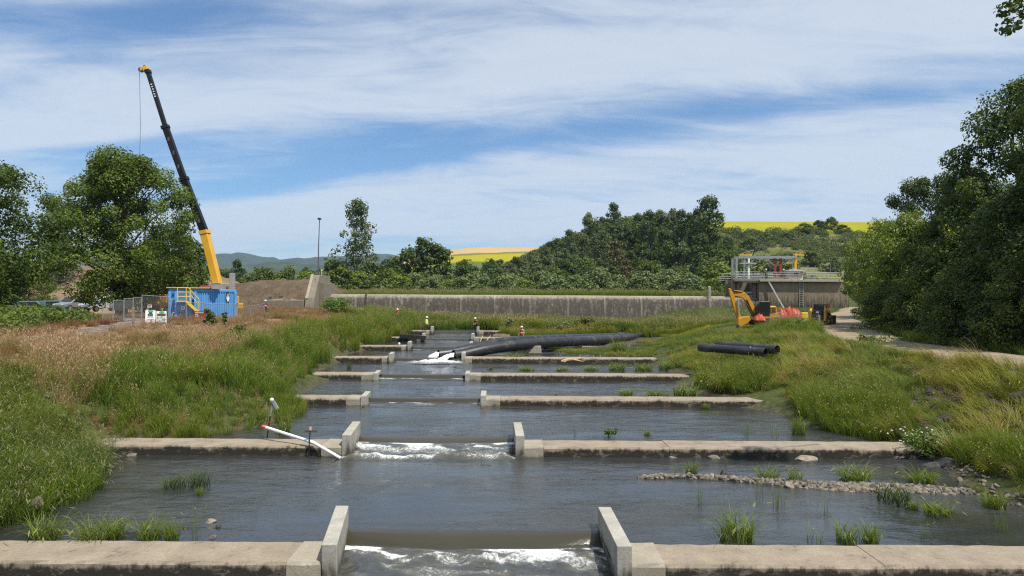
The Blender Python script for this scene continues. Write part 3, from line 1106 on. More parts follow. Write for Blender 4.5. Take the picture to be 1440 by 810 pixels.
def crown_centers(rs, n, h0, h1, rx, shape='round', irr=.25, rmin=.35):
    """clump centres filling a crown between heights h0 and h1; shape gives the width by height"""
    out = []
    ph = rs.uniform(0, 6.28, 4)
    while len(out) < n:
        z = rs.uniform(0, 1)
        if shape == 'round':
            w = math.sqrt(max(0, 1 - (2 * z - 1) ** 2)) ** .8
        elif shape == 'dome':
            w = math.sqrt(max(0, 1 - z ** 2)) * (.75 + .25 * min(1, z * 4))
        elif shape == 'oval':
            w = (min(1, .62 + z * 1.5) * math.sqrt(max(0, 1 - max(0, (z - .30) / .72) ** 2)) if z > .0 else .6)
        elif shape == 'tall':
            w = (math.sin(PI * min(1, z * .92 + .06)) ** .7) * (1.0 - .25 * z)
        elif shape == 'cone':
            w = (1 - z) ** .85 * min(1, .4 + z * 5)
        else:
            w = 1
        a = rs.uniform(0, 2 * PI)
        lump = 1 + irr * (math.sin(2 * a + ph[0] + 4 * z) * .6 + math.sin(3 * a + ph[1] - 7 * z) * .5 + math.sin(5 * z * 3 + ph[2]) * .4)
        r = rs.uniform(rmin, 1) ** .6 * w * lump
        out.append((math.cos(a) * r * rx, math.sin(a) * r * rx, h0 + (h1 - h0) * z))
    return np.array(out)


def trunk_mesh(rs, h, r0, centers, nl, lean=(0, 0), fork=.3):
    m = MB()
    pts = []
    n = 7
    for i in range(n):
        f = i / (n - 1)
        pts.append(Vector((lean[0] * f + rs.normal() * .03 * h * f * .4, lean[1] * f + rs.normal() * .03 * h * f * .4, h * f - (.4 if i == 0 else 0))))
    m.tube(pts, [r0 * (1.25 if i == 0 else 1) * (1 - .85 * i / (n - 1)) + .02 for i in range(n)], 8)
    sel = rs.choice(len(centers), min(nl, len(centers)), replace=False)
    for j in sel:
        c = Vector(centers[j])
        f = np.clip(c.z / h * .55 + rs.uniform(-.08, .05), fork * .7, .9)
        k = f * (n - 1)
        a = pts[int(k)].lerp(pts[min(int(k) + 1, n - 1)], k - int(k))
        mid = a.lerp(c, .5) + Vector((0, 0, (c - a).length * .10))
        L = (c - a).length
        rr = max(.02, r0 * .34 * (1 - f * .6))
        m.tube([a, a.lerp(mid, .5) + Vector((0, 0, L * .02)), mid, mid.lerp(c, .6), c], [rr, rr * .8, rr * .6, rr * .38, rr * .15 + .008], 5, False)
    return m


def tree_proto(name, seed, h, rx, h0f=.2, shape='round', ncl=60, npc=60, leaf=.3, crad=1.2, m=None, bark=None, r0=.3, irr=.28, nl=16, up=.45, rmin=.35, lean=(0, 0)):
    rs = np.random.RandomState(seed)
    cen = crown_centers(rs, ncl, h * h0f, h * .97, rx, shape, irr, rmin)
    cen[:, 0] += lean[0] * cen[:, 2] / h
    cen[:, 1] += lean[1] * cen[:, 2] / h
    cr = crad * rs.uniform(.6, 1.3, len(cen))
    # each leaf clump takes its own random tint
    V, F, ti = leaves(rs, cen, cr, npc, leaf, up)
    cm = np_mesh(name + '_crown', V, F, {'tint': ti})
    cm.materials.append(m)
    tm = trunk_mesh(rs, h * .9, r0, cen, nl, lean).mesh(name + '_trunk')
    tm.materials.append(bark or M_BARK)
    tm.shade_smooth()
    return tm, cm


def plant_tree(proto, name, label, cat, loc, rz=0.0, s=1.0, sz=None, group=None, crown='crown', trunk='trunk'):
    tm, cm = proto
    r = thing(name, label, cat, loc, rz, group)
    r.scale = (s, s, sz or s)
    obj(trunk, tm, None, r)
    obj(crown, cm, None, r)
    return r


# ------------------------------------------------------------------ grass
HIDDEN = bpy.data.collections.new('grass_sources')


def grass_mat(name, base, mid, tip, head, patchc, trans=.3, pscale=.5):
    m, t, b = new_mat(name)
    h = t.attr('h').outputs['Fac']
    ti = t.attr('tint', 'INSTANCER').outputs['Fac']
    rv = t.attr('bt').outputs['Fac']
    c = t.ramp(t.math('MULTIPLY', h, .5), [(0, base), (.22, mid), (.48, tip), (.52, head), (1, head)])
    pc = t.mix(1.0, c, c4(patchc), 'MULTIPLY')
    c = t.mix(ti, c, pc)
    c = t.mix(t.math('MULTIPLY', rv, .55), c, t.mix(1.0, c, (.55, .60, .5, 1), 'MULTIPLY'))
    t.l.new(c, b.inputs['Base Color'])
    b.inputs['Roughness'].default_value = .55
    b.inputs['Specular IOR Level'].default_value = .25
    tr = t.node('ShaderNodeBsdfTranslucent')
    t.l.new(t.mix(1.0, c, (1.15, 1.15, .6, 1), 'MULTIPLY'), tr.inputs[0])
    mx = t.node('ShaderNodeMixShader')
    mx.inputs[0].default_value = trans
    t.l.new(b.outputs[0], mx.inputs[1])
    t.l.new(tr.outputs[0], mx.inputs[2])
    t.l.new(mx.outputs[0], t.n['Material Output'].inputs[0])
    return m


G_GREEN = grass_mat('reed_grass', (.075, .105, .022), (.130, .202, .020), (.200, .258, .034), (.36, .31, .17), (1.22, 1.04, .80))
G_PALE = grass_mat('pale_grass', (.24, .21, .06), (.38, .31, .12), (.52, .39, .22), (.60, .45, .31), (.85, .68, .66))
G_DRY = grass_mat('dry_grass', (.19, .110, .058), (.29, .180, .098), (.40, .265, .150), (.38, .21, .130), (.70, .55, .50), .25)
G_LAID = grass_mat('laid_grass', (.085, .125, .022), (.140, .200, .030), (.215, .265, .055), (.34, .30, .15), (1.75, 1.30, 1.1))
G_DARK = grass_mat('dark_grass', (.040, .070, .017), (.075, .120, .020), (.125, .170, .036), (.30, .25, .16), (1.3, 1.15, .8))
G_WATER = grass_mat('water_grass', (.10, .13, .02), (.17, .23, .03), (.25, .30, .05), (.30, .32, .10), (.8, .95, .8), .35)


def blades(seed, n, h, spread, lean, droop, width, heads=0.0, segs=4, hvar=.35, comb=None, headlen=.16, headw=.018):
    """a clump of grass blades; comb = common lean direction"""
    rs = np.random.RandomState(seed)
    V, F, H, B = [], [], [], []
    for i in range(n):
        a = rs.uniform(0, 2 * PI)
        r = spread * math.sqrt(rs.uniform(0, 1))
        bx, by = r * math.cos(a), r * math.sin(a)
        la = rs.uniform(0, 2 * PI) if comb is None else comb + rs.normal() * .45
        L = h * (1 - hvar * rs.uniform(0, 1))
        ln = lean * rs.uniform(.3, 1.3)
        dr = droop * rs.uniform(.3, 1.4)
        wd = width * rs.uniform(.7, 1.3)
        dx, dy = math.cos(la), math.sin(la)
        fa = rs.uniform(0, 2 * PI)
        sx, sy = math.cos(fa), math.sin(fa)
        b0 = len(V)
        bt = rs.uniform(0, 1)
        ang = ln * .5
        pz, pr = 0.0, 0.0
        prs = []
        for k in range(segs + 1):
            f = k / segs
            w = wd * (1 - f ** 1.6) * .5 + .0006
            prs.append((pr, pz))
            x, y = bx + dx * pr, by + dy * pr
            V.append((x - sx * w, y - sy * w, pz))
            V.append((x + sx * w, y + sy * w, pz))
            H += [f * .95, f * .95]
            B += [bt, bt]
            st = L / segs
            pr += math.sin(min(ang, 2.4)) * st
            pz += math.cos(min(ang, 2.4)) * st
            ang += ln / segs + dr / segs * (f + .3) * 1.6
        for k in range(segs):
            q = b0 + 2 * k
            F.append((q, q + 1, q + 3, q + 2))
        if rs.uniform() < heads:
            pr, pz = prs[-1]
            ang = min(ang, 2.2)
            ex, ez = pr + math.sin(ang) * headlen * .9, pz + math.cos(ang) * headlen
            mx_, mz_ = (pr * .6 + ex * .4), (pz * .6 + ez * .4)
            for (ux, uy) in ((sx, sy), (-sy, sx)):
                b0 = len(V)
                V += [(bx + dx * pr, by + dy * pr, pz), (bx + dx * mx_ + ux * headw, by + dy * mx_ + uy * headw, mz_), (bx + dx * ex, by + dy * ex, ez), (bx + dx * mx_ - ux * headw, by + dy * mx_ - uy * headw, mz_)]
                H += [1.6] * 4
                B += [bt] * 4
                F.append((b0, b0 + 1, b0 + 2, b0 + 3))
    return np.array(V), np.array(F), np.array(H), np.array(B)


def grass_proto(name, m, *a, **k):
    V, F, H, B = blades(*a, **k)
    me = np_mesh(name, V, F, {'h': H, 'bt': B})
    me.materials.append(m)
    return me


def source_coll(name, meshes):
    c = bpy.data.collections.new(name)
    for i, me in enumerate(meshes):
        o = bpy.data.objects.new('%s_%02d' % (name, i), me)
        c.objects.link(o)
    return c


def scatter(name, P, coll, n_src, rs, smin=.7, smax=1.25, tilt=.12, tint=None, rot=None, scl=None):
    """one stuff object: clumps of the source collection on points P"""
    P = np.asarray(P, float)
    N = len(P)
    if N == 0:
        return None
    if rot is None:
        rot = np.column_stack([rs.normal(0, tilt, N), rs.normal(0, tilt, N), rs.uniform(0, 2 * PI, N)])
    if scl is None:
        scl = rs.uniform(smin, smax, N)
    if np.ndim(scl) == 1:
        scl = np.repeat(np.asarray(scl)[:, None], 3, 1)
    if tint is None:
        tint = rs.uniform(0, 1, N)
    me = bpy.data.meshes.new(name)
    me.vertices.add(N)
    me.vertices.foreach_set('co', P.astype(np.float32).ravel())
    for nm, ty, arr, key in (('rot', 'FLOAT_VECTOR', rot, 'vector'), ('scl', 'FLOAT_VECTOR', scl, 'vector'), ('tint', 'FLOAT', tint, 'value')):
        a = me.attributes.new(nm, ty, 'POINT')
        a.data.foreach_set(key, np.asarray(arr, np.float32).ravel())
    a = me.attributes.new('idx', 'INT', 'POINT')
    a.data.foreach_set('value', rs.randint(0, n_src, N).astype(np.int32))
    o = bpy.data.objects.new(name, me)
    COL.objects.link(o)
    ng = bpy.data.node_groups.new(name + '_scatter', 'GeometryNodeTree')
    ng.interface.new_socket('Geometry', in_out='INPUT', socket_type='NodeSocketGeometry')
    ng.interface.new_socket('Geometry', in_out='OUTPUT', socket_type='NodeSocketGeometry')
    gi = ng.nodes.new('NodeGroupInput')
    go = ng.nodes.new('NodeGroupOutput')
    ip = ng.nodes.new('GeometryNodeInstanceOnPoints')
    ci = ng.nodes.new('GeometryNodeCollectionInfo')
    ci.inputs['Collection'].default_value = coll
    ci.inputs['Separate Children'].default_value = True
    ci.inputs['Reset Children'].default_value = True
    def na(nm, ty):
        n_ = ng.nodes.new('GeometryNodeInputNamedAttribute')
        n_.data_type = ty
        n_.inputs['Name'].default_value = nm
        return n_.outputs['Attribute']
    ng.links.new(gi.outputs[0], ip.inputs['Points'])
    ng.links.new(ci.outputs[0], ip.inputs['Instance'])
    ip.inputs['Pick Instance'].default_value = True
    ng.links.new(na('idx', 'INT'), ip.inputs['Instance Index'])
    e2r = ng.nodes.new('FunctionNodeEulerToRotation')
    ng.links.new(na('rot', 'FLOAT_VECTOR'), e2r.inputs[0])
    ng.links.new(e2r.outputs[0], ip.inputs['Rotation'])
    ng.links.new(na('scl', 'FLOAT_VECTOR'), ip.inputs['Scale'])
    ng.links.new(ip.outputs[0], go.inputs[0])
    md = o.modifiers.new('scatter', 'NODES')
    md.node_group = ng
    return tag(o, kind='stuff')


def in_poly(X, Y, poly):
    poly = list(poly)
    ins = np.zeros(X.shape, bool)
    j = len(poly) - 1
    for i in range(len(poly)):
        xi, yi = poly[i][0], poly[i][1]
        xj, yj = poly[j][0], poly[j][1]
        c = ((yi > Y) != (yj > Y)) & (X < (xj - xi) * (Y - yi) / (yj - yi + 1e-12) + xi)
        ins ^= c
        j = i
    return ins


def water_at(Y):
    return np.interp(Y, [15.7, 15.9, 26.4, 26.6, 37.0, 37.2, 46.3, 46.5, 55.8, 56, 65.1, 65.3, 74.1, 74.3, 83.1, 83.3], [-.27, .02, .02, .28, .28, .52, .52, .78, .78, 1.06, 1.06, 1.34, 1.34, 1.62, 1.62, 1.93])


def on_wall(X, Y, pad=.05):
    r = np.zeros(np.shape(X), bool)
    for q in WEIR:
        r |= (Y > q[0] - pad) & (Y < q[0] + TH + pad) & (((X > q[2]) & (X < q[3] + .3)) | ((X > q[4] - .3) & (X < q[5])))
    return r


def spread(rs, poly, dens, land=.03, noise_cut=None, nscale=.25, keep_road=True, jitter=None):
    """random points in a polygon, on land only, thinned by a noise threshold"""
    xs_ = [p[0] for p in poly]
    ys_ = [p[1] for p in poly]
    A = (max(xs_) - min(xs_)) * (max(ys_) - min(ys_))
    N = int(A * dens)
    X = rs.uniform(min(xs_), max(xs_), N)
    Y = rs.uniform(min(ys_), max(ys_), N)
    k = in_poly(X, Y, poly)
    if noise_cut is not None:
        k &= fbm(X * nscale + 5, Y * nscale + 3, 3) > noise_cut
    X, Y = X[k], Y[k]
    Z = gz(X, Y)
    k = ((Z > water_at(Y) + land) | (Y > 91)) & ~on_wall(X, Y)
    if keep_road:
        k &= (line_dist(X, Y, ROAD) > .15) & (line_dist(X, Y, PATH) > .1)
    return np.column_stack([X[k], Y[k], Z[k] - .03])


HEADS = dict(headlen=.19, headw=.013)
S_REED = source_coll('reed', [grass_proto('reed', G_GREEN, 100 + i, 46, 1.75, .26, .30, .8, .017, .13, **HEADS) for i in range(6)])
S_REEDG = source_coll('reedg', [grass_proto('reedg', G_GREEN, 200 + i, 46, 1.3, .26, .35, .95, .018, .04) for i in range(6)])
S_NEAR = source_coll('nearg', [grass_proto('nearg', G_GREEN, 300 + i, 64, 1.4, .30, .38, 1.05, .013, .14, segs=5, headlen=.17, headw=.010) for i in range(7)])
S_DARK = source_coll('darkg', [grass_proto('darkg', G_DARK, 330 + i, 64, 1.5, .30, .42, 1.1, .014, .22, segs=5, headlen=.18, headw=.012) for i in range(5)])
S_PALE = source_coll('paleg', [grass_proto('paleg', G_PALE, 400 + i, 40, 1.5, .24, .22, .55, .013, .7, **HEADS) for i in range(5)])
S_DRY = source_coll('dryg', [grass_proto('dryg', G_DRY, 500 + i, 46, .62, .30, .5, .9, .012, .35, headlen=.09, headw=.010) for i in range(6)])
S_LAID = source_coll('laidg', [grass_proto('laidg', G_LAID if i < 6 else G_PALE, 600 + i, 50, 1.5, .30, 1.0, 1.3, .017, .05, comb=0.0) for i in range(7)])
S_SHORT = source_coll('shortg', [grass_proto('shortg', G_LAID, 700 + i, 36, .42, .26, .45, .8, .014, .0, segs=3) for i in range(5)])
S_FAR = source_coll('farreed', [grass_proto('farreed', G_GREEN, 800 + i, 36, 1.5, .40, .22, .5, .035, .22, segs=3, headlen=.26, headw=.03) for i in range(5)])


# broad-leaved clumps for the bramble hedge and undergrowth
def leafclump(seed, r, n, size, m, name):
    rs = np.random.RandomState(seed)
    V, F, ti = leaves(rs, np.array([[0, 0, r * .5]]), np.array([[r, r, r * .7]]), n, size, .5)
    me = np_mesh(name, V, F, {'tint': ti})
    me.materials.append(m)
    return me


S_BRAM = source_coll('bramble', [leafclump(40 + i, .75, 90, .10, L_BRAMBLE, 'bramble') for i in range(5)])
S_UNDER = source_coll('under', [leafclump(50 + i, .9, 90, .13, L_DARK, 'under') for i in range(4)])
S_SCRUB = source_coll('scrub', [leafclump(60 + i, 2.6, 150, .34, (L_OLIVE, L_MID, L_DARK, L_BRONZE, L_OLIVE, L_DARK, L_MID)[i], 'scrub') for i in range(7)])
# ------------------------------------------------------------------ grass on the banks
rs = np.random.RandomState(11)


def patchy(P, s=.35, lo=.35, hi=.6):
    return sstep(lo, hi, fbm(P[:, 0] * s + 31, P[:, 1] * s + 12, 3))


def lushness(P):
    return np.clip(1.15 - dry_mask(P[:, 0], P[:, 1]) * 1.2, 0, 1)


# left foreground bank, closest to the camera
poly = [(-30, 4), (-12, 4), (-12, 15.0), (-11.6, 17), (-12.3, 20), (-14.4, 24.2), (-16.2, 25.7), (-19.2, 27), (-21.5, 30), (-23, 31), (-30, 31)]
P = spread(rs, poly, 11, land=-.22)
k = dry_mask(P[:, 0], P[:, 1]) < .55
P = P[k]
far_up = sstep(-17.5, -20.5, P[:, 0]) * sstep(27, 21, P[:, 1])
sel = rs.uniform(size=len(P)) < (.22 + .7 * far_up + .3 * (fbm(P[:, 0] * .5, P[:, 1] * .5, 2) > .48))
scatter('bank_grass', P[~sel], S_NEAR, 7, rs, .7, 1.15, .14, patchy(P[~sel]) * .8)
scatter('bank_grass', P[sel], S_DARK, 5, rs, .75, 1.2, .16, patchy(P[sel]) * .8)
# the big reed mound beyond the second weir, and the ones behind it
poly = [(-18.5, 27.3), (-10.3, 27.3), (-9.6, 31), (-10.6, 35.8), (-12.4, 38), (-12.9, 41), (-13.1, 45), (-15.4, 47), (-16, 49), (-16.8, 46), (-17.8, 41), (-19.5, 36), (-21.0, 32), (-20.6, 29)]
P = spread(rs, poly, 9.0, land=-.25)
sc = rs.uniform(.75, 1.2, len(P)) * (.52 + .62 * sstep(.28, .58, fbm(P[:, 0] * .30, P[:, 1] * .30, 2)))
edge = sstep(-17.5, -20.5, P[:, 0] + .25 * (P[:, 1] - 33))
pale = rs.uniform(size=len(P)) < .08 + .85 * np.clip(edge * 1.3, 0, 1)
lowg = (rs.uniform(size=len(P)) < .5) & ~pale
scatter('reed_grass', P[~pale & ~lowg], S_REED, 6, rs, tint=patchy(P[~pale & ~lowg], .4) * .7, scl=sc[~pale & ~lowg])
scatter('reed_grass', P[lowg], S_REEDG, 6, rs, tint=patchy(P[lowg], .4) * .5, scl=sc[lowg])
scatter('reed_grass', P[pale], S_PALE, 5, rs, tint=rs.uniform(0, .8, pale.sum()), scl=sc[pale] * .95)
poly = [(-16.4, 47), (-14, 47), (-13.7, 50), (-14.6, 55), (-16.2, 56), (-14.6, 58), (-14.2, 64), (-13.0, 67), (-12.9, 73), (-12.4, 76), (-11.8, 82), (-11.2, 88), (-9.5, 92), (-15, 100), (-22, 102), (-19.5, 92), (-17, 84), (-16.4, 74), (-17.0, 64), (-17.2, 56)]
P = spread(rs, poly, 5.0, land=-.2)
pale = rs.uniform(size=len(P)) < .06 + .3 * (fbm(P[:, 0] * .35 + 7, P[:, 1] * .2, 2) > .5)
scatter('reed_grass', P[~pale], S_REED, 6, rs, .8, 1.25, tint=patchy(P[~pale], .22) * .9)
scatter('reed_grass', P[pale], S_PALE, 5, rs, .6, .9)
# dry shoulder and plateau on the left
poly = [(-40, 18), (-21, 18), (-17.5, 27), (-16.4, 33), (-16, 45), (-15.5, 56), (-15.5, 70), (-18, 85), (-24, 106), (-62, 106), (-62, 40)]
P = spread(rs, poly, 5.0)
dm = dry_mask(P[:, 0], P[:, 1])
k = rs.uniform(size=len(P)) < dm * (.35 + .65 * sstep(.35, .5, fbm(P[:, 0] * .5, P[:, 1] * .5, 3)))
k &= ~((P[:, 1] > 60) & (P[:, 0] < -42))
P = P[k]
scatter('dry_grass', P, S_DRY, 6, rs, .6, 1.25, .2, patchy(P, .3))
poly = [(-26, 20), (-17, 25), (-14.5, 40), (-15.5, 60), (-19, 90), (-27, 104), (-30, 80), (-24, 60), (-23, 40)]
P = spread(rs, poly, 1.6, noise_cut=.50, nscale=.3)
scatter('dry_grass', P[::3], S_PALE, 5, rs, .4, .6)
P = spread(rs, poly, .9, noise_cut=.54, nscale=.22)
scatter('weedy_grass', P, S_REEDG, 6, rs, .5, .9)
poly = [(-25, 31), (-19.2, 30), (-16.4, 36), (-16.3, 47), (-18.5, 50), (-21.5, 40)]
P = spread(rs, poly, 7.5, noise_cut=.33, nscale=.5)
scatter('dry_grass', P, S_PALE, 5, rs, .55, .85, tint=rs.uniform(0, 1, len(P)))
# reed flat between the head of the ladder and the dam
poly = [(-24, 89), (-9, 86.5), (-2, 85.2), (-1, 80.5), (2, 76), (8, 78), (17, 80), (24, 84), (37, 95), (37, 106.5), (-26, 106.5)]
P = spread(rs, poly, 6.5, land=-.1)
sc = rs.uniform(.75, 1.1, len(P)) * (.8 + .35 * sstep(.35, .6, fbm(P[:, 0] * .2, P[:, 1] * .2, 2)))
sc = sc * np.where(P[:, 1] < 85, .8, np.interp(P[:, 1], [87, 97, 106], [1.15, .95, .5]))
scatter('reed_bed', P, S_FAR, 5, rs, tint=patchy(P, .12, .4, .55), scl=sc)
# low marsh plants on the right of the upper pools
poly = [(1.5, 66.5), (0, 61), (1, 57.5), (6, 57), (11.5, 57), (13, 58), (22, 58), (26, 66), (30, 76), (34, 92), (24, 86), (17, 81), (8, 79), (2.5, 77)]
P = spread(rs, poly, 6.5, land=.0, noise_cut=.30)
scatter('marsh_grass', P, S_SHORT, 5, rs, .6, 1.3, tint=patchy(P, .2))
# reeds on top of the silt behind the dam
poly = [(-34, 118), (36, 118), (60, 128), (60, 150), (-40, 150)]
P = spread(rs, poly, 1.2)
scatter('reed_bed', P, S_FAR, 5, rs, .7, 1.15, tint=patchy(P, .05, .35, .55) * .9 + .1)
# right bank: laid-over grass on the slope, reeds along the water
poly = [(12.5, 46), (12.9, 42), (11.8, 39.0), (13.8, 37.8), (14.6, 33), (15.2, 27.5), (16.4, 25.6), (15.6, 22), (15.0, 17), (16, 10), (22.4, 10), (22.2, 30), (22.3, 44), (23.5, 53), (27, 62), (30, 70), (24, 70), (17, 62), (13.0, 57), (12.4, 52)]
P = spread(rs, poly, 8.5, land=.0)
flow = fbm(P[:, 0] * .22 + 9, P[:, 1] * .22, 2)
rz = PI + (flow - .44) * 7.0
rot = np.column_stack([rs.normal(0, .12, len(P)), rs.normal(0, .12, len(P)), rz + rs.normal(0, .35, len(P))])
k = rs.uniform(size=len(P)) < .72
tint = np.clip(.15 + sstep(.40, .56, fbm(P[:, 0] * .45, P[:, 1] * .45, 3)) * .95 + rs.uniform(-.1, .2, len(P)), 0, 1)
scatter('laid_grass', P[k], S_LAID, 7, rs, rot=rot[k], tint=tint[k], scl=rs.uniform(.55, 1.0, k.sum()) * np.interp(P[k, 1], [44, 58], [1, .6]) * (.7 + .6 * sstep(.3, .6, fbm(P[k, 0] * .4, P[k, 1] * .4, 2))))
scatter('bank_grass', P[~k], S_SHORT, 5, rs, .8, 1.7, tint=tint[~k])
for cx_, cy_, rx_, ry_, hgt, n_ in ((15.5, 31.4, 1.9, 3.8, .95, 420), (13.3, 41.0, 2.0, 2.8, 1.05, 420), (16.6, 35.0, 2.0, 3.0, .72, 240), (13.6, 51.0, 1.3, 4.0, .5, 160), (23.3, 57.0, 2.4, 4.5, 1.15, 380), (16.4, 45.0, 2.0, 2.6, .7, 200), (16.6, 22.8, .9, 3.0, .9, 160), (20.5, 52.0, 2.6, 3.0, .7, 200)):
    a = rs.uniform(0, 2 * PI, n_)
    r = np.sqrt(rs.uniform(0, 1, n_))
    X = cx_ + rx_ * r * np.cos(a)
    Y = cy_ + ry_ * r * np.sin(a)
    Z = gz(X, Y)
    k = ~on_wall(X, Y) & (line_dist(X, Y, ROAD) > .1)
    P = np.column_stack([X, Y, np.maximum(Z, water_at(Y) - .15) - .03])[k]
    kk = rs.uniform(size=len(P)) < .35
    s_ = hgt * (1 - .25 * r[k] ** 2) * rs.uniform(.8, 1.15, len(P))
    scatter('reed_grass', P[kk], S_REED, 6, rs, tint=rs.uniform(0, .6, kk.sum()), scl=s_[kk] * .95)
    scatter('reed_grass', P[~kk], S_REEDG, 6, rs, tint=patchy(P[~kk], .5) * .6, scl=s_[~kk])
# beyond the road: verge grass under the trees
poly = [(27.2, 25), (27.6, 48), (30.5, 58), (34, 69), (43, 84), (54, 99), (66, 112), (70, 100), (55, 70), (45, 40), (40, 25)]
P = spread(rs, poly, 3.2)
scatter('verge_grass', P, S_SHORT, 5, rs, .9, 1.9, tint=rs.uniform(0, .4, len(P)))
P = spread(rs, poly, .55)
scatter('verge_grass', P, S_REEDG, 6, rs, .4, .7)
# dry wash at the foot of the mound and on the far side of the left arm of the third weir
poly = [(-17.5, 27.2), (-12.5, 27.2), (-12.8, 28.6), (-17, 29.0)]
P = spread(rs, poly, 26, land=-.1)
scatter('dry_grass', P, S_DRY, 6, rs, .35, .6, .4, rs.uniform(0, .4, len(P)))
# bramble hedge on the left beside the path
poly = [(-46, 36), (-27.2, 36), (-29, 44), (-31.5, 52), (-36, 57), (-44, 60), (-58, 58), (-60, 40)]
P = spread(rs, poly, 2.6)
P = P[rs.uniform(size=len(P)) < .9]
hh = .15 + .6 * sstep(.3, .6, fbm(P[:, 0] * .25, P[:, 1] * .25, 3))
P2 = P.copy()
P2[:, 2] += rs.uniform(0, 1, len(P)) * hh * .9
scatter('bramble_thicket', P2, S_BRAM, 5, rs, .7, 1.15, .3)
# undergrowth below the right hand trees
poly = [(29, 25), (29, 46), (33, 57), (38, 68), (50, 84), (80, 90), (70, 50), (60, 25)]
P = spread(rs, poly, .9)
P[:, 2] += rs.uniform(0, 1.0, len(P))
scatter('undergrowth', P, S_UNDER, 4, rs, .8, 1.5, .4)

# ------------------------------------------------------------------ trees
rs = np.random.RandomState(5)
# near maples on the left
TP = dict(
    maple=tree_proto('maple', 21, 17.5, 7.7, .10, 'oval', 240, 310, .135, 1.4, L_MAPLE, M_BARK, .55, .36, 34, rmin=.15),
    maple2=tree_proto('maple_b', 22, 15.6, 8.0, .08, 'oval', 210, 300, .13, 1.4, L_MAPLE, M_BARK, .5, .3, 30, rmin=.45),
    alder=tree_proto('alder', 23, 20, 6.6, .05, 'dome', 190, 250, .135, 1.25, L_DARK, M_BARK, .4, .32, 30, rmin=.4),
    alder2=tree_proto('alder_b', 24, 16, 6.2, .04, 'round', 150, 240, .135, 1.15, L_DARK, M_BARK, .35, .32, 26, rmin=.4),
    bushy=tree_proto('bushy', 25, 8, 4.6, .02, 'dome', 90, 190, .12, 1.0, L_MID, M_BARK, .2, .3, 14, rmin=.4),
    cotton=tree_proto('cotton', 26, 26, 6.4, .10, 'tall', 92, 46, .36, 1.9, L_OLIVE, M_BARKG, .5, .5, 30, rmin=.25),
    poplar=tree_proto('poplar', 27, 19, 4.0, .12, 'tall', 60, 56, .38, 1.5, L_DARK, M_BARKG, .35, .4, 16, rmin=.3),
    poplar2=tree_proto('poplar_b', 28, 17, 4.6, .1, 'tall', 60, 56, .38, 1.6, L_OLIVE, M_BARKG, .35, .45, 14, rmin=.3),
    oak=tree_proto('oak', 29, 12, 7.2, .08, 'dome', 80, 70, .36, 1.7, L_DARK, M_BARK, .4, .25, 12),
    round=tree_proto('round', 30, 9.5, 5.0, .06, 'dome', 60, 64, .34, 1.5, L_MID, M_BARK, .3, .3, 10),
    scrub_oak=tree_proto('scrub_oak', 31, 8, 4.2, .04, 'round', 50, 56, .34, 1.3, L_OLIVE, M_BARK, .25, .35, 10),
    bronze=tree_proto('bronze', 32, 14, 4.6, .05, 'tall', 56, 60, .36, 1.5, L_BRONZE, M_BARK, .3, .35, 12),
    willow=tree_proto('willow', 33, 5.0, 3.6, .02, 'dome', 46, 74, .24, 1.15, L_WILLOW, M_BARK, .16, .25, 8),
    lush=tree_proto('lush', 34, 7.5, 4.2, .03, 'dome', 50, 66, .30, 1.35, L_YELLOW, M_BARK, .2, .3, 8),
    hazel=tree_proto('hazel', 35, 9.0, 4.4, .03, 'round', 110, 170, .13, 1.0, L_YELLOW, M_BARK, .2, .34, 16, rmin=.3),
)


def at(x, d, dz=0.0):
    p = px(x, 420, d)
    z = float(gz(np.array([p.x]), np.array([d]))[0])
    if d > 178 and p.x > -70:
        z = max(z, float(hill_z(np.array([p.x]), np.array([d]))[0]))
    return Vector((p.x, d, z + dz))


plant_tree(TP['maple'], 'maple_tree', 'big broad maple tree left of the crane, behind the blue tank', 'tree', at(171, 72, -.2), .6, .96, .99)
plant_tree(TP['maple2'], 'maple_tree', 'dark maple tree cut off by the left edge of the picture', 'tree', at(-80, 56, -.1), 2.1, 1.0, .96)
plant_tree(TP['maple2'], 'maple_tree', 'part of a maple crown low behind the parked cars at far left', 'tree', at(0, 92, -.1), 4.0, .7, .55)
plant_tree(TP['oak'], 'dark_tree', 'dark tree low behind the big maple, right of its trunk', 'tree', at(245, 100, 0), 1.0, .75, .95)
plant_tree(TP['cotton'], 'grey_tree', 'greyish thin tree showing between the two left hand maples', 'tree', at(85, 120, 0), 1.0, .55, .62)
# right hand wood along the road
RT = [
    ('alder', 1512, 39, .82, .80, 'tallest dark tree at the right edge, overhanging the road'),
    ('alder', 1430, 52, .84, .98, 'tall dark tree second from the right edge beside the road'),
    ('alder', 1362, 57, .70, .70, 'dark tree in the wood right of the road, left of the tallest crowns'),
    ('alder2', 1445, 44, .75, .62, 'low dark tree by the right edge in front of the tall ones'),
    ('alder2', 1316, 66, .74, .92, 'feathery dark tree rising over the yellow field on the right'),
    ('hazel', 1283, 62, .80, 1.15, 'drooping tree at the left end of the roadside wood'),
    ('hazel', 1268, 70, .85, .98, 'yellow green tree nearest the bend in the road'),
    ('hazel', 1236, 84, .85, 1.32, 'yellow green tree behind the bend, beside the intake structure'),
    ('bushy', 1300, 55, .75, .75, 'green bush beside the road at the foot of the wood'),
    ('bushy', 1375, 45, .72, .72, 'leafy bush beside the road under the tall dark trees'),
    ('bushy', 1440, 39, .62, .62, 'leafy bush by the road at the right edge'),
    ('alder2', 1580, 40, .9, .8, 'dark tree mostly beyond the right edge'),
    ('bushy', 1250, 62, .62, .55, 'low bush on the verge inside the bend of the road'),
]
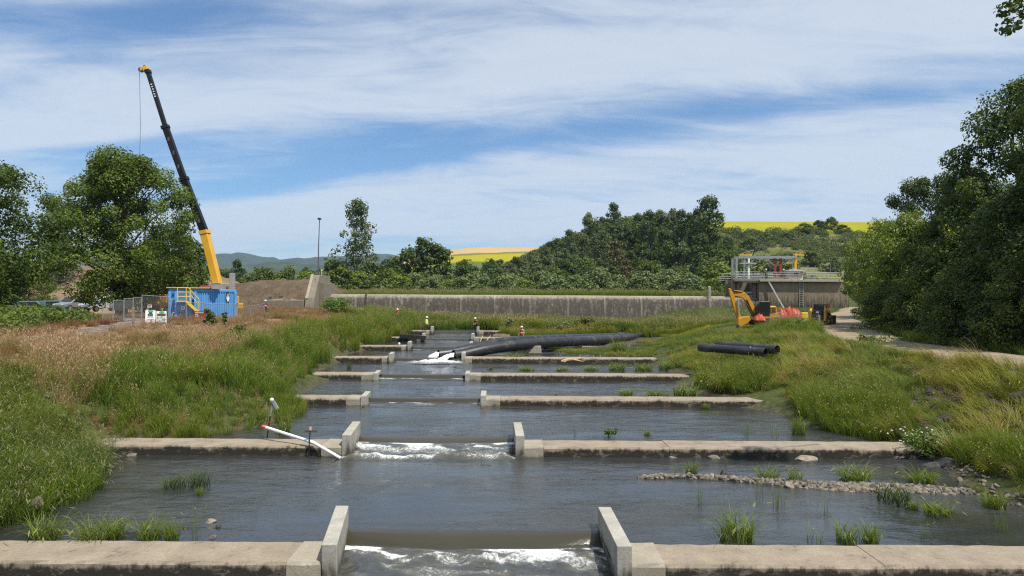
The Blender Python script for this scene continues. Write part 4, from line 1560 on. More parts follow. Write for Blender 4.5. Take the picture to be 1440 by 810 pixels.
for k_, (pr, x, d, s, szz, lab) in enumerate(RT):
    plant_tree(TP[pr], 'roadside_tree' if pr != 'bushy' else 'roadside_bush', lab, 'tree' if pr != 'bushy' else 'bush', at(x, d, -.15), k_ * 1.7, s, szz, 'trees and bushes along the road')
# overhanging sprig from a tree outside the frame, top right
rsb = np.random.RandomState(77)
V, F, ti = leaves(rsb, np.array([[0, 0, 0], [-.5, .2, -.35], [.3, 0, .5], [-.2, .1, .3], [-.75, 0, .1], [.6, 0, -.4], [.9, 0, .2]]), np.array([.42, .35, .45, .38, .28, .4, .5]), 70, .085, .4)
bt = thing('hanging_branch', 'leafy branch end hanging into the top right corner', 'branch', px(1450, 18, 20))
o_ = obj('leaf_spray', np_mesh('leaf_spray', V, F, {'tint': ti}), L_DARK, bt)
o_['kind'] = 'stuff'
MB().tube([(3.2, .5, 1.4), (1.6, .2, .9), (.4, 0, .25), (-.4, .1, -.1), (-.7, .1, -.2)], [.05, .035, .022, .012, .006], 6).tube([(.4, 0, .25), (.1, .1, .5), (0, .1, .7)], [.014, .01, .005], 5).build('twig', M_BARK, bt)

# single cottonwood, oak and the riverside trees behind the dam
plant_tree(TP['cotton'], 'cottonwood_tree', 'lone tall open cottonwood standing above the riverside trees', 'tree', at(500, 190), .4, 1.0, 1.06)
FARW = [
    ('oak', 592, 210, 1.55, 1.5, 'wide dark oak below the far yellow field'),
    ('oak', 556, 222, 1.0, 1.1, 'small dark oak left of the wide oak'),
    ('oak', 655, 222, .9, 1.0, 'dark oak at the right shoulder of the wide oak'),
    ('round', 470, 200, 1.1, 1.25, 'green tree under the lone cottonwood'),
    ('round', 520, 185, 1.0, 1.05, 'green tree right of the foot of the lone cottonwood'),
    ('poplar', 333, 200, .62, .62, 'narrow tree just right of the crane boom'),
    ('round', 372, 190, 1.0, .95, 'round tree right of the crane over the dirt pile'),
    ('round', 405, 230, .9, 1.15, 'dark tree left of the lamp pole'),
    ('oak', 430, 240, .7, .9, 'dark tree just left of the lamp pole'),
    ('lush', 430, 175, .9, .9, 'yellow green bush left of the grey pier top'),
    ('round', 355, 170, .9, .7, 'green bush over the dirt pile, right of the tank'),
    ('lush', 505, 165, .8, .8, 'yellow green bush behind the left end of the dam'),
    ('round', 480, 160, .85, .75, 'dark green bush behind the grey pier'),
    ('lush', 395, 160, .75, .6, 'pale bush over the right end of the dirt pile'),
    ('round', 310, 210, 1.0, 1.0, 'green tree behind the foot of the crane boom'),
    ('round', 450, 250, 1.0, 1.15, 'far tree behind the lamp pole'),
    ('round', 545, 170, .9, .75, 'dark bush behind the dam below the small oak'),
    ('lush', 655, 190, .8, .7, 'bright bush left of the wooded hill'),
    ('oak', 690, 215, .8, .75, 'dark tree at the left foot of the wooded hill'),
    ('round', 290, 260, 1.2, 1.1, 'hazy tree far behind the maple and the boom'),
]
for k_, (pr, x, d, s, szz, lab) in enumerate(FARW):
    plant_tree(TP[pr], 'riverside_tree', lab, 'tree', at(x, d, -.2), k_ * 2.3, s, szz, 'trees along the river behind the dam')
# pale willow bushes in a row above the dam
WX = [(425, 150), (450, 158), (560, 150), (583, 158), (606, 148), (632, 152), (650, 146), (612, 165), (672, 150), (705, 140), (738, 150), (778, 145), (812, 150), (842, 140), (868, 150), (905, 142), (938, 150), (965, 140), (1010, 138), (1030, 128), (720, 168), (760, 172), (860, 170), (560, 168)]
_one = ['first', 'second', 'third', 'fourth', 'fifth', 'sixth', 'seventh', 'eighth', 'ninth', 'tenth', 'eleventh', 'twelfth', 'thirteenth', 'fourteenth', 'fifteenth', 'sixteenth', 'seventeenth', 'eighteenth', 'nineteenth']
ordn = list(_one)
for ten, tenth in (('twenty', 'twentieth'), ('thirty', 'thirtieth'), ('forty', 'fortieth'), ('fifty', 'fiftieth'), ('sixty', 'sixtieth'), ('seventy', 'seventieth')):
    ordn.append(tenth)
    ordn += [ten + '-' + o for o in _one[:9]]
for k_, (x, d) in enumerate(sorted(WX)):
    s = rs.uniform(.8, 1.2)
    pr = 'willow' if k_ % 5 != 2 else 'lush'
    plant_tree(TP[pr], 'willow_bush', 'pale round willow bush, %s from the left in the row above the dam' % ordn[k_], 'bush', at(x, d, -.2), rs.uniform(0, 6), s * (1 if pr == 'willow' else .7), s * rs.uniform(.8, 1.1) * (1 if pr == 'willow' else .62), 'willow bushes in a row above the dam')
# trees on the wooded hill
HT = []
for x, d, pr, s in ((690, 262, 'oak', .8), (708, 272, 'scrub_oak', 1.15), (724, 278, 'oak', .8), (745, 285, 'scrub_oak', 1.2), (765, 300, 'poplar2', .62), (783, 310, 'oak', .85), (800, 315, 'poplar', .75), (815, 322, 'round', 1.1), (828, 328, 'poplar2', .95), (845, 330, 'oak', 1.1), (862, 332, 'poplar', 1.0), (735, 250, 'scrub_oak', .9), (752, 262, 'scrub_oak', 1.0), (700, 240, 'scrub_oak', .9), (715, 252, 'scrub_oak', 1.0), (772, 268, 'scrub_oak', 1.1), (790, 275, 'scrub_oak', 1.15), (806, 282, 'poplar2', .62), (822, 290, 'poplar2', .7), (840, 295, 'poplar2', .85), (858, 285, 'poplar', .85), (870, 300, 'poplar2', .85), (884, 300, 'round', 1.3), (897, 305, 'poplar', .85), (912, 290, 'poplar', 1.0), (927, 300, 'poplar2', .95), (945, 300, 'poplar2', .95), (957, 290, 'poplar', .95), (970, 285, 'poplar', .95), (982, 275, 'poplar', 1.05), (996, 262, 'poplar', 1.35), (846, 250, 'poplar2', .95), (820, 235, 'round', 1.1), (866, 240, 'bronze', 1.0), (880, 225, 'bronze', .7), (903, 235, 'oak', 1.05), (935, 230, 'poplar', .95), (960, 225, 'poplar2', .85), (985, 220, 'poplar', .95), (790, 225, 'oak', .8), (760, 215, 'scrub_oak', 1.1), (730, 215, 'scrub_oak', 1.0), (842, 215, 'oak', .8), (915, 200, 'round', 1.1), (955, 195, 'round', .9), (1000, 205, 'round', 1.2), (1025, 215, 'round', 1.25), (1045, 230, 'round', 1.2), (780, 195, 'round', .9), (700, 225, 'oak', .65), (1012, 180, 'lush', 1.0)):
    HT.append((x, d, pr, s))
for k_, (x, d, pr, s) in enumerate(sorted(HT)):
    kindw = {'scrub_oak': 'olive scrub oak', 'poplar': 'tall dark poplar', 'poplar2': 'tall olive poplar', 'round': 'mid green rounded tree', 'bronze': 'bronze brown tree', 'oak': 'dark spreading oak', 'lush': 'yellow green tree'}[pr]
    plant_tree(TP[pr], 'hill_tree', '%s, %s tree from the left on the wooded hill' % (kindw, ordn[k_]), 'tree', at(x, d, -.3), rs.uniform(0, 6), s * rs.uniform(1.0, 1.2), s * rs.uniform(1.05, 1.22), 'trees on the wooded hill')
# bushes scattered on the pasture slope right of the wood
SB = [(1055, 300, 'round', .9), (1075, 320, 'scrub_oak', .9), (1090, 260, 'round', .9), (1110, 330, 'scrub_oak', .8), (1130, 345, 'round', .8), (1150, 350, 'oak', .6), (1168, 355, 'oak', .6), (1185, 345, 'round', .7), (1060, 240, 'scrub_oak', .9), (1115, 250, 'round', .75), (1140, 270, 'round', .8), (1170, 260, 'scrub_oak', .8), (1195, 290, 'scrub_oak', .9), (1040, 330, 'scrub_oak', .8), (1085, 215, 'lush', .8), (1145, 210, 'round', .7), (1185, 200, 'lush', .8), (1210, 240, 'round', 1.0), (1020, 290, 'oak', .75)]
for k_, (x, d, pr, s) in enumerate(sorted(SB)):
    kindw = {'scrub_oak': 'olive bush', 'round': 'green bush', 'oak': 'dark bush', 'lush': 'yellow green bush'}[pr]
    plant_tree(TP[pr], 'slope_bush', '%s, %s from the left on the slope below the yellow field' % (kindw, ordn[k_]), 'bush', at(x, d, -.3), rs.uniform(0, 6), s, s * rs.uniform(.7, .95), 'bushes on the slope below the yellow field')
# scrub that fills the wood between its trees
N = 5200
X = rs.uniform(-45, 95, N)
Y = rs.uniform(190, 395, N)
k = hill_z(X, Y) > 5.6
k &= (X / Y < .285) & ((X < 66 + (Y - 190) * .10))
X, Y = X[k], Y[k]
scatter('hill_scrub', np.column_stack([X, Y, hill_z(X, Y) - .3]), S_SCRUB, 7, rs, .7, 1.7, .25)
N = 4200
X = rs.uniform(60, 190, N)
Y = rs.uniform(190, 380, N)
k = (fbm(X * .05, Y * .05, 3) > .36) & (Y < 350)
scatter('hill_scrub', np.column_stack([X[k], Y[k], hill_z(X[k], Y[k]) - .3]), S_SCRUB, 7, rs, .3, 1.0, .25)
# far tree line in the valley, left of the hill
N = 900
X = rs.uniform(-260, -20, N)
Y = rs.uniform(150, 420, N)
k = (X / Y < -.03) & (X / Y > -.5) & (fbm(X * .03, Y * .03, 2) > .40)
X, Y = X[k], Y[k]
scatter('valley_trees', np.column_stack([X, Y, gz(X, Y) + .2]), S_SCRUB, 7, rs, .7, 1.9, .2)

# a dead, leafless tree behind the maple, and the thin bare one by the intake
def bare(name, label, loc, h, seed, m):
    r_ = random.Random(seed)
    root = thing(name, label, 'tree', loc)
    mb = MB()
    def grow(p, d, L, rad, lev):
        q = p + d * L
        mid = p.lerp(q, .5) + Vector((r_.uniform(-1, 1), r_.uniform(-1, 1), .3)) * L * .05
        mb.tube([p, mid, q], [rad, rad * .8, rad * .6], 5, False)
        if lev == 0:
            return
        for _ in range(3 if lev > 1 else 4):
            nd = (d + Vector((r_.uniform(-.8, .8), r_.uniform(-.8, .8), r_.uniform(-.1, .5)))).normalized()
            grow(p.lerp(q, r_.uniform(.55, 1)), nd, L * r_.uniform(.5, .75), rad * .5, lev - 1)
    grow(Vector((0, 0, -.3)), Vector((.03, 0, 1)), h * .42, h * .012, 4)
    mb.build('branches', m, root)
    return root


bare('bare_tree', 'leafless grey tree poking out above the right side of the big maple', at(212, 82), 17.5, 3, M_BARKG)
bare('bare_tree', 'leafless thin tree on the slope above the intake structure', at(1083, 240), 19, 8, M_BARKG)
# ------------------------------------------------------------------ common paints
P_BLUE = mat('blue_tank_paint', (.09, .30, .62), .45, 0, .12, 1.2, col2=(.13, .27, .48), thr=(.60, .75))
P_BLUE2 = mat('blue_tank_paint_dull', (.055, .215, .52), .55, 0, .15, 1.5)
P_YEL = mat('yellow_rail_paint', (.72, .50, .02), .45, 0, .08, 3)
P_CRANE = mat('crane_yellow', (.66, .36, .03), .4, 0, .08, .8, col2=(.30, .17, .03), thr=(.66, .8))
P_CAT = mat('machine_yellow', (.56, .27, .018), .42, 0, .1, 2, col2=(.25, .18, .08), thr=(.62, .78))
P_BLACK = mat('black_paint', (.018, .018, .02), .4, 0, .2, 2)
P_BOOM = mat('boom_black', (.010, .010, .012), .45, 0, .25, .5, spec=.25)
P_DGREY = mat('dark_grey', (.07, .07, .07), .6, 0, .2, 3)
P_GREY = mat('grey_steel', (.33, .34, .34), .5, .2, .12, 3)
P_GALV = mat('galvanised', (.27, .285, .295), .5, .3, .2, 5)
P_WHITE = mat('white_paint', (.72, .73, .72), .5, 0, .06, 3)
P_DIRTYW = mat('dirty_white', (.62, .60, .55), .6, 0, .15, 4)
P_RED = mat('red_paint', (.22, .035, .028), .5, 0, .12, 2)
P_REDRUST = mat('rust_red', (.22, .045, .03), .7, 0, .25, 2)
P_ORANGE = mat('safety_orange', (.38, .048, .014), .55, 0, .12, 3)
P_GREEN = mat('logo_green', (.03, .33, .18), .5, 0, .08, 4)
P_WOOD = mat('weathered_timber', (.24, .185, .125), .9, 0, .3, 4, bump=.4)
P_PLANK = mat('new_plank', (.46, .31, .18), .8, 0, .2, 4, bump=.3)
P_RUBBER = mat('rubber', (.022, .022, .023), .8, 0, .2, 5)
P_HDPE = mat('black_pipe', (.020, .021, .024), .42, 0, .3, 1.4, col2=(.075, .070, .062), thr=(.50, .72))
P_PVC = mat('white_pvc', (.78, .78, .76), .35, 0, .06, 5, col2=(.45, .42, .36), thr=(.68, .8))
P_GLASS = mat('dark_glass', (.02, .025, .03), .08, 0, .1, 1)
P_ROOFG = mat('hut_roof', (.42, .43, .41), .6, 0, .1, 2)
P_HUT = mat('hut_wall', (.55, .46, .40), .8, 0, .1, 3, bump=.2)

# ------------------------------------------------------------------ the dam
def dam_material():
    m, t, b = new_mat('spillway_concrete')
    tc = t.node('ShaderNodeTexCoord')
    co = tc.outputs['Object']
    sp = t.node('ShaderNodeSeparateXYZ')
    t.l.new(co, sp.inputs[0])
    geo = t.node('ShaderNodeNewGeometry').outputs['Position']
    streak = t.noise(t.mapping(geo, scale=(2.6, 1, .30)), 1.0, 7, .75, .4)
    pits = t.noise(t.mapping(geo, scale=(1.0, 1, .7)), 2.6, 7, .75, .6)
    big = t.noise(geo, .35, 4, .6)
    base = t.mix(t.maprange(big, .35, .65), (.215, .188, .152, 1), (.285, .25, .205, 1))
    f = t.math('ADD', t.math('MULTIPLY', streak, .6), t.math('MULTIPLY', pits, .6))
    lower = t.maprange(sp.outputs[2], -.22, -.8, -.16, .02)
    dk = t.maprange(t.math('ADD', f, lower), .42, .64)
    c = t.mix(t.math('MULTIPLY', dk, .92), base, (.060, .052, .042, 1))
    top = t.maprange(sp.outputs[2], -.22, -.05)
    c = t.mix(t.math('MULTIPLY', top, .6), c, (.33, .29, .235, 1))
    # lime washed down from the joint beside each section
    lime = t.math('MULTIPLY', t.maprange(sp.outputs[0], .45, .05), t.maprange(streak, .35, .6))
    c = t.mix(t.math('MULTIPLY', lime, .38), c, (.47, .43, .36, 1))
    t.l.new(c, b.inputs['Base Color'])
    b.inputs['Roughness'].default_value = .95
    b.inputs['Specular IOR Level'].default_value = .2
    bp = t.node('ShaderNodeBump')
    bp.inputs['Strength'].default_value = .9
    bp.inputs['Distance'].default_value = .12
    t.l.new(f, bp.inputs['Height'])
    t.l.new(bp.outputs[0], b.inputs['Normal'])
    return m


M_SPILL = dam_material()
dL = px(452, 412.5, 110)
dR = px(1062, 417.8, 114)
dam = thing('spillway_dam', 'long low concrete spillway dam crossing the river behind the reeds', 'dam', (dL.x, dL.y, (dL.z + dR.z) / 2))
ang = math.atan2(dR.y - dL.y, dR.x - dL.x)
dam.rotation_euler = (0, 0, ang)
DLEN = math.hypot(dR.x - dL.x, dR.y - dL.y)
prof = [(2.2, -.9), (1.0, -.14), (.2, 0), (-.5, -.05), (-1.0, -.24), (-1.35, -.55), (-1.6, -1.1), (-1.78, -1.9), (-2.0, -3.2), (-2.4, -5.0), (2.2, -5.0)]
rj = random.Random(4)
edges_ = [0.0]
while edges_[-1] < DLEN - 4:
    edges_.append(edges_[-1] + rj.uniform(5.4, 6.2))
edges_[-1] = DLEN
for a, b_ in zip(edges_, edges_[1:]):
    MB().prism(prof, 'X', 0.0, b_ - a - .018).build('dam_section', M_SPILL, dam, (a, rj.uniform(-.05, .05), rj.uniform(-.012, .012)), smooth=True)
dam.children[1].name
MB().tube([(7.2, -.2, .09), (7.25, -.9, -.08), (7.3, -1.5, -.7), (7.3, -1.85, -1.9), (7.3, -2.1, -3.0)], .16, 8).build('drain_hose', P_RUBBER, dam, smooth=True)

pier = thing('training_wall', 'tall grey concrete pier with a sloping end at the left end of the dam', 'wall', px(436, 440, 102.5))
pz0 = pier.location.z
def pzl(y, d):
    return 6 + (420 - y) / 960 * d - pz0
MB().prism([(-.6, -1.5), (-.6, .2), (0, 2.2), (2.9, pzl(388, 105.5)), (9, pzl(388, 105.5)), (9, -1.5)], 'X', -.72, .62).build('wall_slab', M_PIER, pier, bevel=.05)
MB().bar((-.52, -.08, 2.15), (-.52, 2.95, pzl(387.3, 105.5)), .42, .16).build('coping', M_CAP, pier, bevel=.02)
MB().prism([(2.9, -1.5), (2.9, 4.6), (9, 4.6), (9, -1.5)], 'X', .62, 1.35).build('buttress', M_PIER, pier, bevel=.04)
MB().box((.05, -.64, -.2), (.85, .08, 1.3)).build('patch', M_CAP, pier)
MB().tube([(.2, 2.2, 4.9), (.2, 2.2, 5.4)], .05, 6).box((.28, 2.1, 4.75), (.3, .3, .22)).build('floodlight', P_GREY, pier)
MB().tube([(.55, 4.2, 5.75), (.55, 4.2, 6.5)], .04, 6).ball((.55, 4.2, 6.55), .12, 8, 6).build('lamp', P_WHITE, pier)

aw = thing('abutment_wall', 'low rough concrete wall between the fence and the grey pier', 'wall', px(400, 441, 103))
MB().box((0, 0, .6), (6.2, 1.2, 2.9)).build('wall_slab', M_PIER, aw, bevel=.06)
MB().box((-1.2, -.1, 2.2), (2.4, .3, .22)).build('timber', P_PLANK, aw).rotation_euler = (0, R(-6), 0)
MB().box((1.6, 0, 2.25), (2.0, .3, .2)).build('timber', P_PLANK, aw).rotation_euler = (0, R(8), 0)
MB().box((-.6, .1, 2.35), (.45, .45, .55)).build('drum', P_DGREY, aw)
MB().box((-2.2, .1, 2.3), (.4, .4, .5)).build('drum', P_DGREY, aw)

# spoil heaps
def heap(name, x0, x1, y0, y1, zf, m, n=70):
    X, Y = np.meshgrid(np.linspace(x0, x1, n), np.linspace(y0, y1, n // 2))
    u = (X - x0) / (x1 - x0)
    v = (Y - y0) / (y1 - y0)
    e = np.minimum(np.minimum(u, 1 - u) * 5, np.minimum(v, 1 - v) * 2.6)
    Z = gz(X, Y) - .3 + zf(X, Y) * np.clip(e, 0, 1) ** .8 + (fbm(X * .6, Y * .6, 4) - .44) * 1.0 * np.clip(e * 2, 0, 1)
    k = np.arange(X.size).reshape(X.shape)
    F = np.stack([k[:-1, :-1].ravel(), k[:-1, 1:].ravel(), k[1:, 1:].ravel(), k[1:, :-1].ravel()], 1)
    return tag(obj(name, np_mesh(name, np.stack([X.ravel(), Y.ravel(), Z.ravel()], 1), F, None, True), m), kind='structure')


M_DIRT = field_mat('dug_earth', ((.155, .115, .078), (.235, .18, .125), (.10, .075, .052)), .5, 1.0)
M_DIRT2 = field_mat('bare_hillside', ((.22, .155, .10), (.29, .21, .14), (.17, .12, .08)), .3, .8)
heap('dirt_mound', -52, -29.5, 108, 130, lambda X, Y: 3.9 + 0 * X, M_DIRT)
heap('dirt_mound', -115, -52, 112, 150, lambda X, Y: 7.5 + 0 * X, M_DIRT2)

# ------------------------------------------------------------------ intake structure
I0 = px(1067, 440, 112)
intake = thing('intake_structure', 'concrete intake block with railed deck, steel gantry and small hut right of the dam', 'intake building', I0)
K = 112 / 960.0
lx = lambda x: (x - 1067) * K
lz = lambda y: (440 - y) * K
MB().prism([(lx(1067), -2), (lx(1067), lz(396.5)), (lx(1183), lz(396.5)), (lx(1193), lz(412)), (lx(1196), -2)], 'Y', 0, 9).build('front_wall', M_INTAKE, intake, bevel=.05)
for k_ in range(1, 7):   # pour lines stand slightly proud
    MB().box((lx(1067 + k_ * 17), -.012, lz(418)), (.09, .03, 4.6)).build('form_joint', M_INTAKE, intake)
MB().box((lx(1125), 4.2, lz(394.6)), (lx(1184) - lx(1066), 9.8, .34)).build('deck_slab', M_CAP, intake, bevel=.03)
# left bay with columns and cross beams
MB().box((lx(1050), 5.0, lz(412)), (lx(1066) - lx(1033), .5, 4.6)).build('bay_wall', M_INTAKE, intake)
for x in (1034.5, 1040.5, 1064):
    MB().box((lx(x), 1.3, lz(415)), (.5, .8, 5.6)).build('bay_column', M_INTAKE, intake, bevel=.03)
for y in (411.5, 416.5, 421):
    MB().box((lx(1053), 1.6, lz(y)), (2.6, .3, .3)).build('cross_beam', P_GREY, intake)
MB().box((lx(1052), 1.4, lz(394.5)), (lx(1070) - lx(1031), 3.2, .3)).build('walkway_slab', M_INTAKE, intake)
m_ = MB()
for k_ in range(16):
    m_.box((lx(1045 + k_ * 2.0), .05, lz(393 - k_ * .15)), (.06, .05, 1.25))
m_.box((lx(1060), .05, lz(388.0)), (3.7, .06, .07)).box((lx(1060), .05, lz(397)), (3.7, .06, .12))
m_.build('picket_panel', P_GALV, intake)
def railing(x0, x1, y, zb, h=1.15, n=8):
    m = MB()
    for k in range(n + 1):
        x = x0 + (x1 - x0) * k / n
        m.tube([(x, y, zb), (x, y, zb + h)], .03, 5)
    for hh in (.4, .78, h):
        m.tube([(x0, y, zb + hh), (x1, y, zb + hh)], .028, 5)
    m.box(((x0 + x1) / 2, y, zb + .08), (abs(x1 - x0), .02, .14))
    return m
zb = lz(394.6) + .17
railing(lx(1078), lx(1122), -.6, zb, 1.2, 8).build('railing', P_GALV, intake)
railing(lx(1131), lx(1183), -.6, zb, 1.2, 9).build('railing', P_GALV, intake)
railing(lx(1033), lx(1068), -.1, zb, 1.25, 9).build('railing', P_GALV, intake)
railing(lx(1033), lx(1120), 8.4, zb, 1.25, 14).build('railing', P_GALV, intake)
# security fence at the right
m_ = MB()
for x in (1133, 1140, 1148, 1157.5, 1166, 1179, 1186):
    m_.tube([(lx(x), 3.0, zb), (lx(x), 3.0, zb + 2.5)], .04, 5)
m_.tube([(lx(1133), 3, zb + 2.05), (lx(1158), 3, zb + 2.05)], .025, 5)
m_.build('fence_posts', P_GALV, intake)
hut = MB().box((lx(1119.3), 1.4, (lz(393) + lz(381)) / 2), (lx(1129) - lx(1109.6), 2.6, lz(381) - lz(394))).build('hut_wall', P_HUT, intake, bevel=.02)
MB().prism([(lx(1108), lz(381.3)), (lx(1108.6), lz(379.8)), (lx(1119), lz(378.2)), (lx(1130.5), lz(379.8)), (lx(1131), lz(381.3))], 'Y', -.35, 3.2).build('hut_roof', P_ROOFG, intake)
MB().box((lx(1119.3), .08, lz(384.8)), (.62, .06, .42)).build('hut_window', P_GLASS, intake)
MB().box((lx(1122.2), .08, lz(387.5)), (.06, .06, 1.35)).build('hut_door_edge', P_DGREY, intake)
MB().tube([(lx(1118.5), 1.2, lz(378)), (lx(1118.5), 1.2, lz(370))], .04, 5).tube([(lx(1117.5), 1.2, lz(376)), (lx(1121), 1.2, lz(377.5))], .05, 5).build('vent_mast', P_GALV, intake)
# gantry
MB().box((lx(1086), 2.2, lz(360.2)), (lx(1128) - lx(1044), .35, .36)).build('gantry_beam', P_GALV, intake)
MB().box((lx(1086), 4.4, lz(360.2)), (lx(1128) - lx(1044), .35, .36)).build('gantry_beam', P_GALV, intake)
for x, y, m in ((1059, 2.2, P_WHITE), (1041.5, 2.2, P_GALV), (1041.5, 4.4, P_GALV), (1059, 4.4, P_GALV)):
    MB().box((lx(x), y, (lz(361.7) + zb) / 2), (.30, .3, lz(361.7) - zb)).build('gantry_column', m, intake)
m_ = MB()
m_.bar((lx(1059), 2.2, lz(372)), (lx(1068), 2.2, lz(362)), .1).bar((lx(1059), 2.2, lz(372)), (lx(1051), 2.2, lz(362)), .1)
m_.bar((lx(1058), 2.2, lz(380)), (lx(1047), 2.2, lz(370.5)), .1).bar((lx(1060), 2.2, lz(380)), (lx(1069), 2.2, lz(370.5)), .1)
m_.bar((lx(1096), 2.2, lz(372)), (lx(1082), 2.2, lz(362)), .08).bar((lx(1108), 2.2, lz(371)), (lx(1124), 2.2, lz(362)), .08)
m_.build('brace', P_GALV, intake)
MB().box((lx(1057.5), 2.6, lz(369.5)), (2.7, 1.6, .22)).build('hoist_platform', P_GREY, intake)
m_ = MB()
for x in (1035.5, 1037.5, 1040):
    m_.tube([(lx(x), 2.0, zb), (lx(x), 2.0, lz(361.5))], .035, 5)
for k_ in range(10):
    m_.box((lx(1037.7), 2.0, lz(362.5 + k_ * 2.4)), (.5, .04, .05))
m_.build('caged_ladder', P_GALV, intake)
m_ = MB()
m_.bar((lx(1046), 2.2, lz(356.5)), (lx(1066), 2.2, lz(350)), .12).bar((lx(1050), 2.2, lz(359)), (lx(1052), 2.2, lz(354.5)), .09).bar((lx(1058), 2.2, lz(359)), (lx(1060.5), 2.2, lz(351.8)), .09).bar((lx(1062), 2.2, lz(358)), (lx(1066), 2.2, lz(350.2)), .09)
m_.build('top_frame', P_GALV, intake)
MB().box((lx(1052), 2.3, lz(357.6)), (1.4, .6, .22)).box((lx(1061), 2.3, lz(357.2)), (.6, .5, .3)).build('hoist_trolley', P_CRANE, intake)
for x in (1098, 1106):
    MB().box((lx(x), 2.6, (lz(362) + zb) / 2), (.36, .36, lz(362) - zb)).build('red_column', P_RED, intake)
MB().tube([(lx(1126.3), 2.4, zb), (lx(1126.3), 2.4, lz(354.5))], .24, 10).build('jib_post', P_CRANE, intake, smooth=True)
MB().bar((lx(1123.5), 2.4, lz(356.0)), (lx(1138), 2.2, lz(357.2)), .22, .28).build('jib_arm', P_CRANE, intake)
m_ = MB()
for dx in (1123.7, 1129):
    m_.bar((lx(dx), -.16, lz(396)), (lx(dx), -.16, lz(431)), .07)
for k_ in range(13):
    m_.bar((lx(1123.7), -.16, lz(397.5 + k_ * 2.5)), (lx(1129), -.16, lz(397.5 + k_ * 2.5)), .06)
m_.build('ladder', P_GALV, intake)
MB().bar((lx(1078.8), -.45, lz(395)), (lx(1097.5), -1.4, lz(433)), .34, .2).build('chute', P_DIRTYW, intake)
MB().box((lx(1090), -.55, lz(392.6)), (2.2, .08, .5)).build('deck_board', P_WOOD, intake)

cp = thing('concrete_post', 'short round topped concrete post standing at the right end of the dam crest', 'post', px(997.5, 420, 112.5))
MB().box((0, 0, .85), (.46, .46, 2.1)).build('shaft', M_CAP, cp, bevel=.04)
MB().ball((0, 0, 1.9), (.26, .26, .16), 10, 6).build('cap', M_CAP, cp)

# ------------------------------------------------------------------ light pole
lp = thing('light_pole', 'tall thin black lamp pole behind the grey pier', 'lamp post', px(447.2, 398, 128))
H = (398 - 309) / 960 * 128
MB().tube([(0, 0, -2.2), (.05, 0, H * .5), (.22, 0, H)], [.13, .10, .07], 8).build('pole', P_DGREY, lp, smooth=True)
MB().box((.24, -.1, H + .16), (.55, .7, .3)).build('lamp_head', P_BLACK, lp, bevel=.03)

# ------------------------------------------------------------------ blue tank
D = 60.0
T0 = px(237, 457, D)
tank = thing('blue_tank', 'blue corrugated settling tank with yellow access stairs behind the dry grass', 'tank', T0, R(24))
tank.scale = (.935, 1, .985)
k16 = 960 / D
tx = lambda x: (x - 237) / k16
tz = lambda y: (457 - y) / k16
MB().box(((tx(272.6) + tx(331)) / 2, 1.35, (tz(406.5) - .1) / 2), (tx(331) - tx(272.6), 2.7, tz(406.5) + .1)).build('tank_body', P_BLUE, tank, bevel=.02)
MB().box((tx(255), 1.75, tz(406.5) / 2), (tx(272.6) - tx(237.3), 1.9, tz(406.5) - .1)).build('machine_bay', P_BLUE2, tank)
n_rib = 17
rib = None
for k_ in range(n_rib):
    x = tx(276.5) + (tx(328) - tx(276.5)) * k_ / (n_rib - 1)
    if rib is None:
        rib = MB().prism([(-.075, .0), (-.035, -.075), (.035, -.075), (.075, .0)], 'Z', .25, tz(409.5)).build('rib', P_BLUE, tank, (x, -.002, 0))
    else:
        r2 = rib.copy()
        COL.objects.link(r2)
        r2.location = (x, -.002, 0)
MB().box(((tx(237) + tx(331.4)) / 2, .0, tz(407.3)), (tx(331.4) - tx(237), .22, .22)).build('top_rail', P_BLUE, tank, bevel=.02)
MB().box(((tx(272) + tx(331.4)) / 2, -.02, .12), (tx(331.4) - tx(272), .16, .24)).build('bottom_rail', P_BLUE, tank)
for x in (238.3, 247, 266.5, 273.5, 330.2):
    MB().box((tx(x), -.04, tz(407.5) / 2 - .05), (.22, .26, tz(407.5) - .1)).build('corner_post', P_BLUE, tank, bevel=.02)
for a, b_ in (((243, 412), (238.5, 435)), ((262, 428), (247.5, 455)), ((262, 428), (271, 455))):
    MB().bar((tx(a[0]), .3, tz(a[1])), (tx(b_[0]), -.1, tz(b_[1])), .13).build('brace', P_BLUE, tank)
for a, b_ in (((250.3, 444), (247.6, 454.5)), ((268, 444), (264.3, 454.5))):
    MB().bar((tx(a[0]), -.3, tz(a[1])), (tx(b_[0]), -.3, tz(b_[1])), .06).build('strut', P_WHITE, tank)
MB().box((tx(254.5), -.15, tz(454.6)), (tx(271) - tx(237), .9, .1)).build('skid', P_BLUE, tank)
MB().tube([(tx(254.5), .75, tz(431.5)), (tx(254.5), -.25, tz(431.5))], .42, 18).build('drum', P_BLUE2, tank, smooth=True)
MB().tube([(tx(259.5), .8, tz(445)), (tx(259.5), .05, tz(445))], .62, 18).build('manway', P_BLUE, tank, smooth=True)
MB().tube([(tx(258.4), .2, tz(445)), (tx(258.4), .02, tz(445))], .19, 14).build('port', P_BLACK, tank)
MB().box((tx(256.6), -.28, tz(432.6)), (.32, .03, .3)).build('label_plate', P_WHITE, tank)
MB().box((tx(255.9), -.30, tz(432.6)), (.05, .02, .12)).box((tx(257.2), -.30, tz(432.6)), (.05, .02, .12)).build('plate_print', P_DGREY, tank)
hp = [(244.5, 438.5), (242.3, 441), (241.6, 445), (242.8, 450), (246, 454.6), (249, 455.8)]
MB().tube([(tx(a), -.35, tz(b_)) for a, b_ in hp], .05, 7).build('hose', mat('tan_hose', (.45, .40, .30), .6), tank, smooth=True)
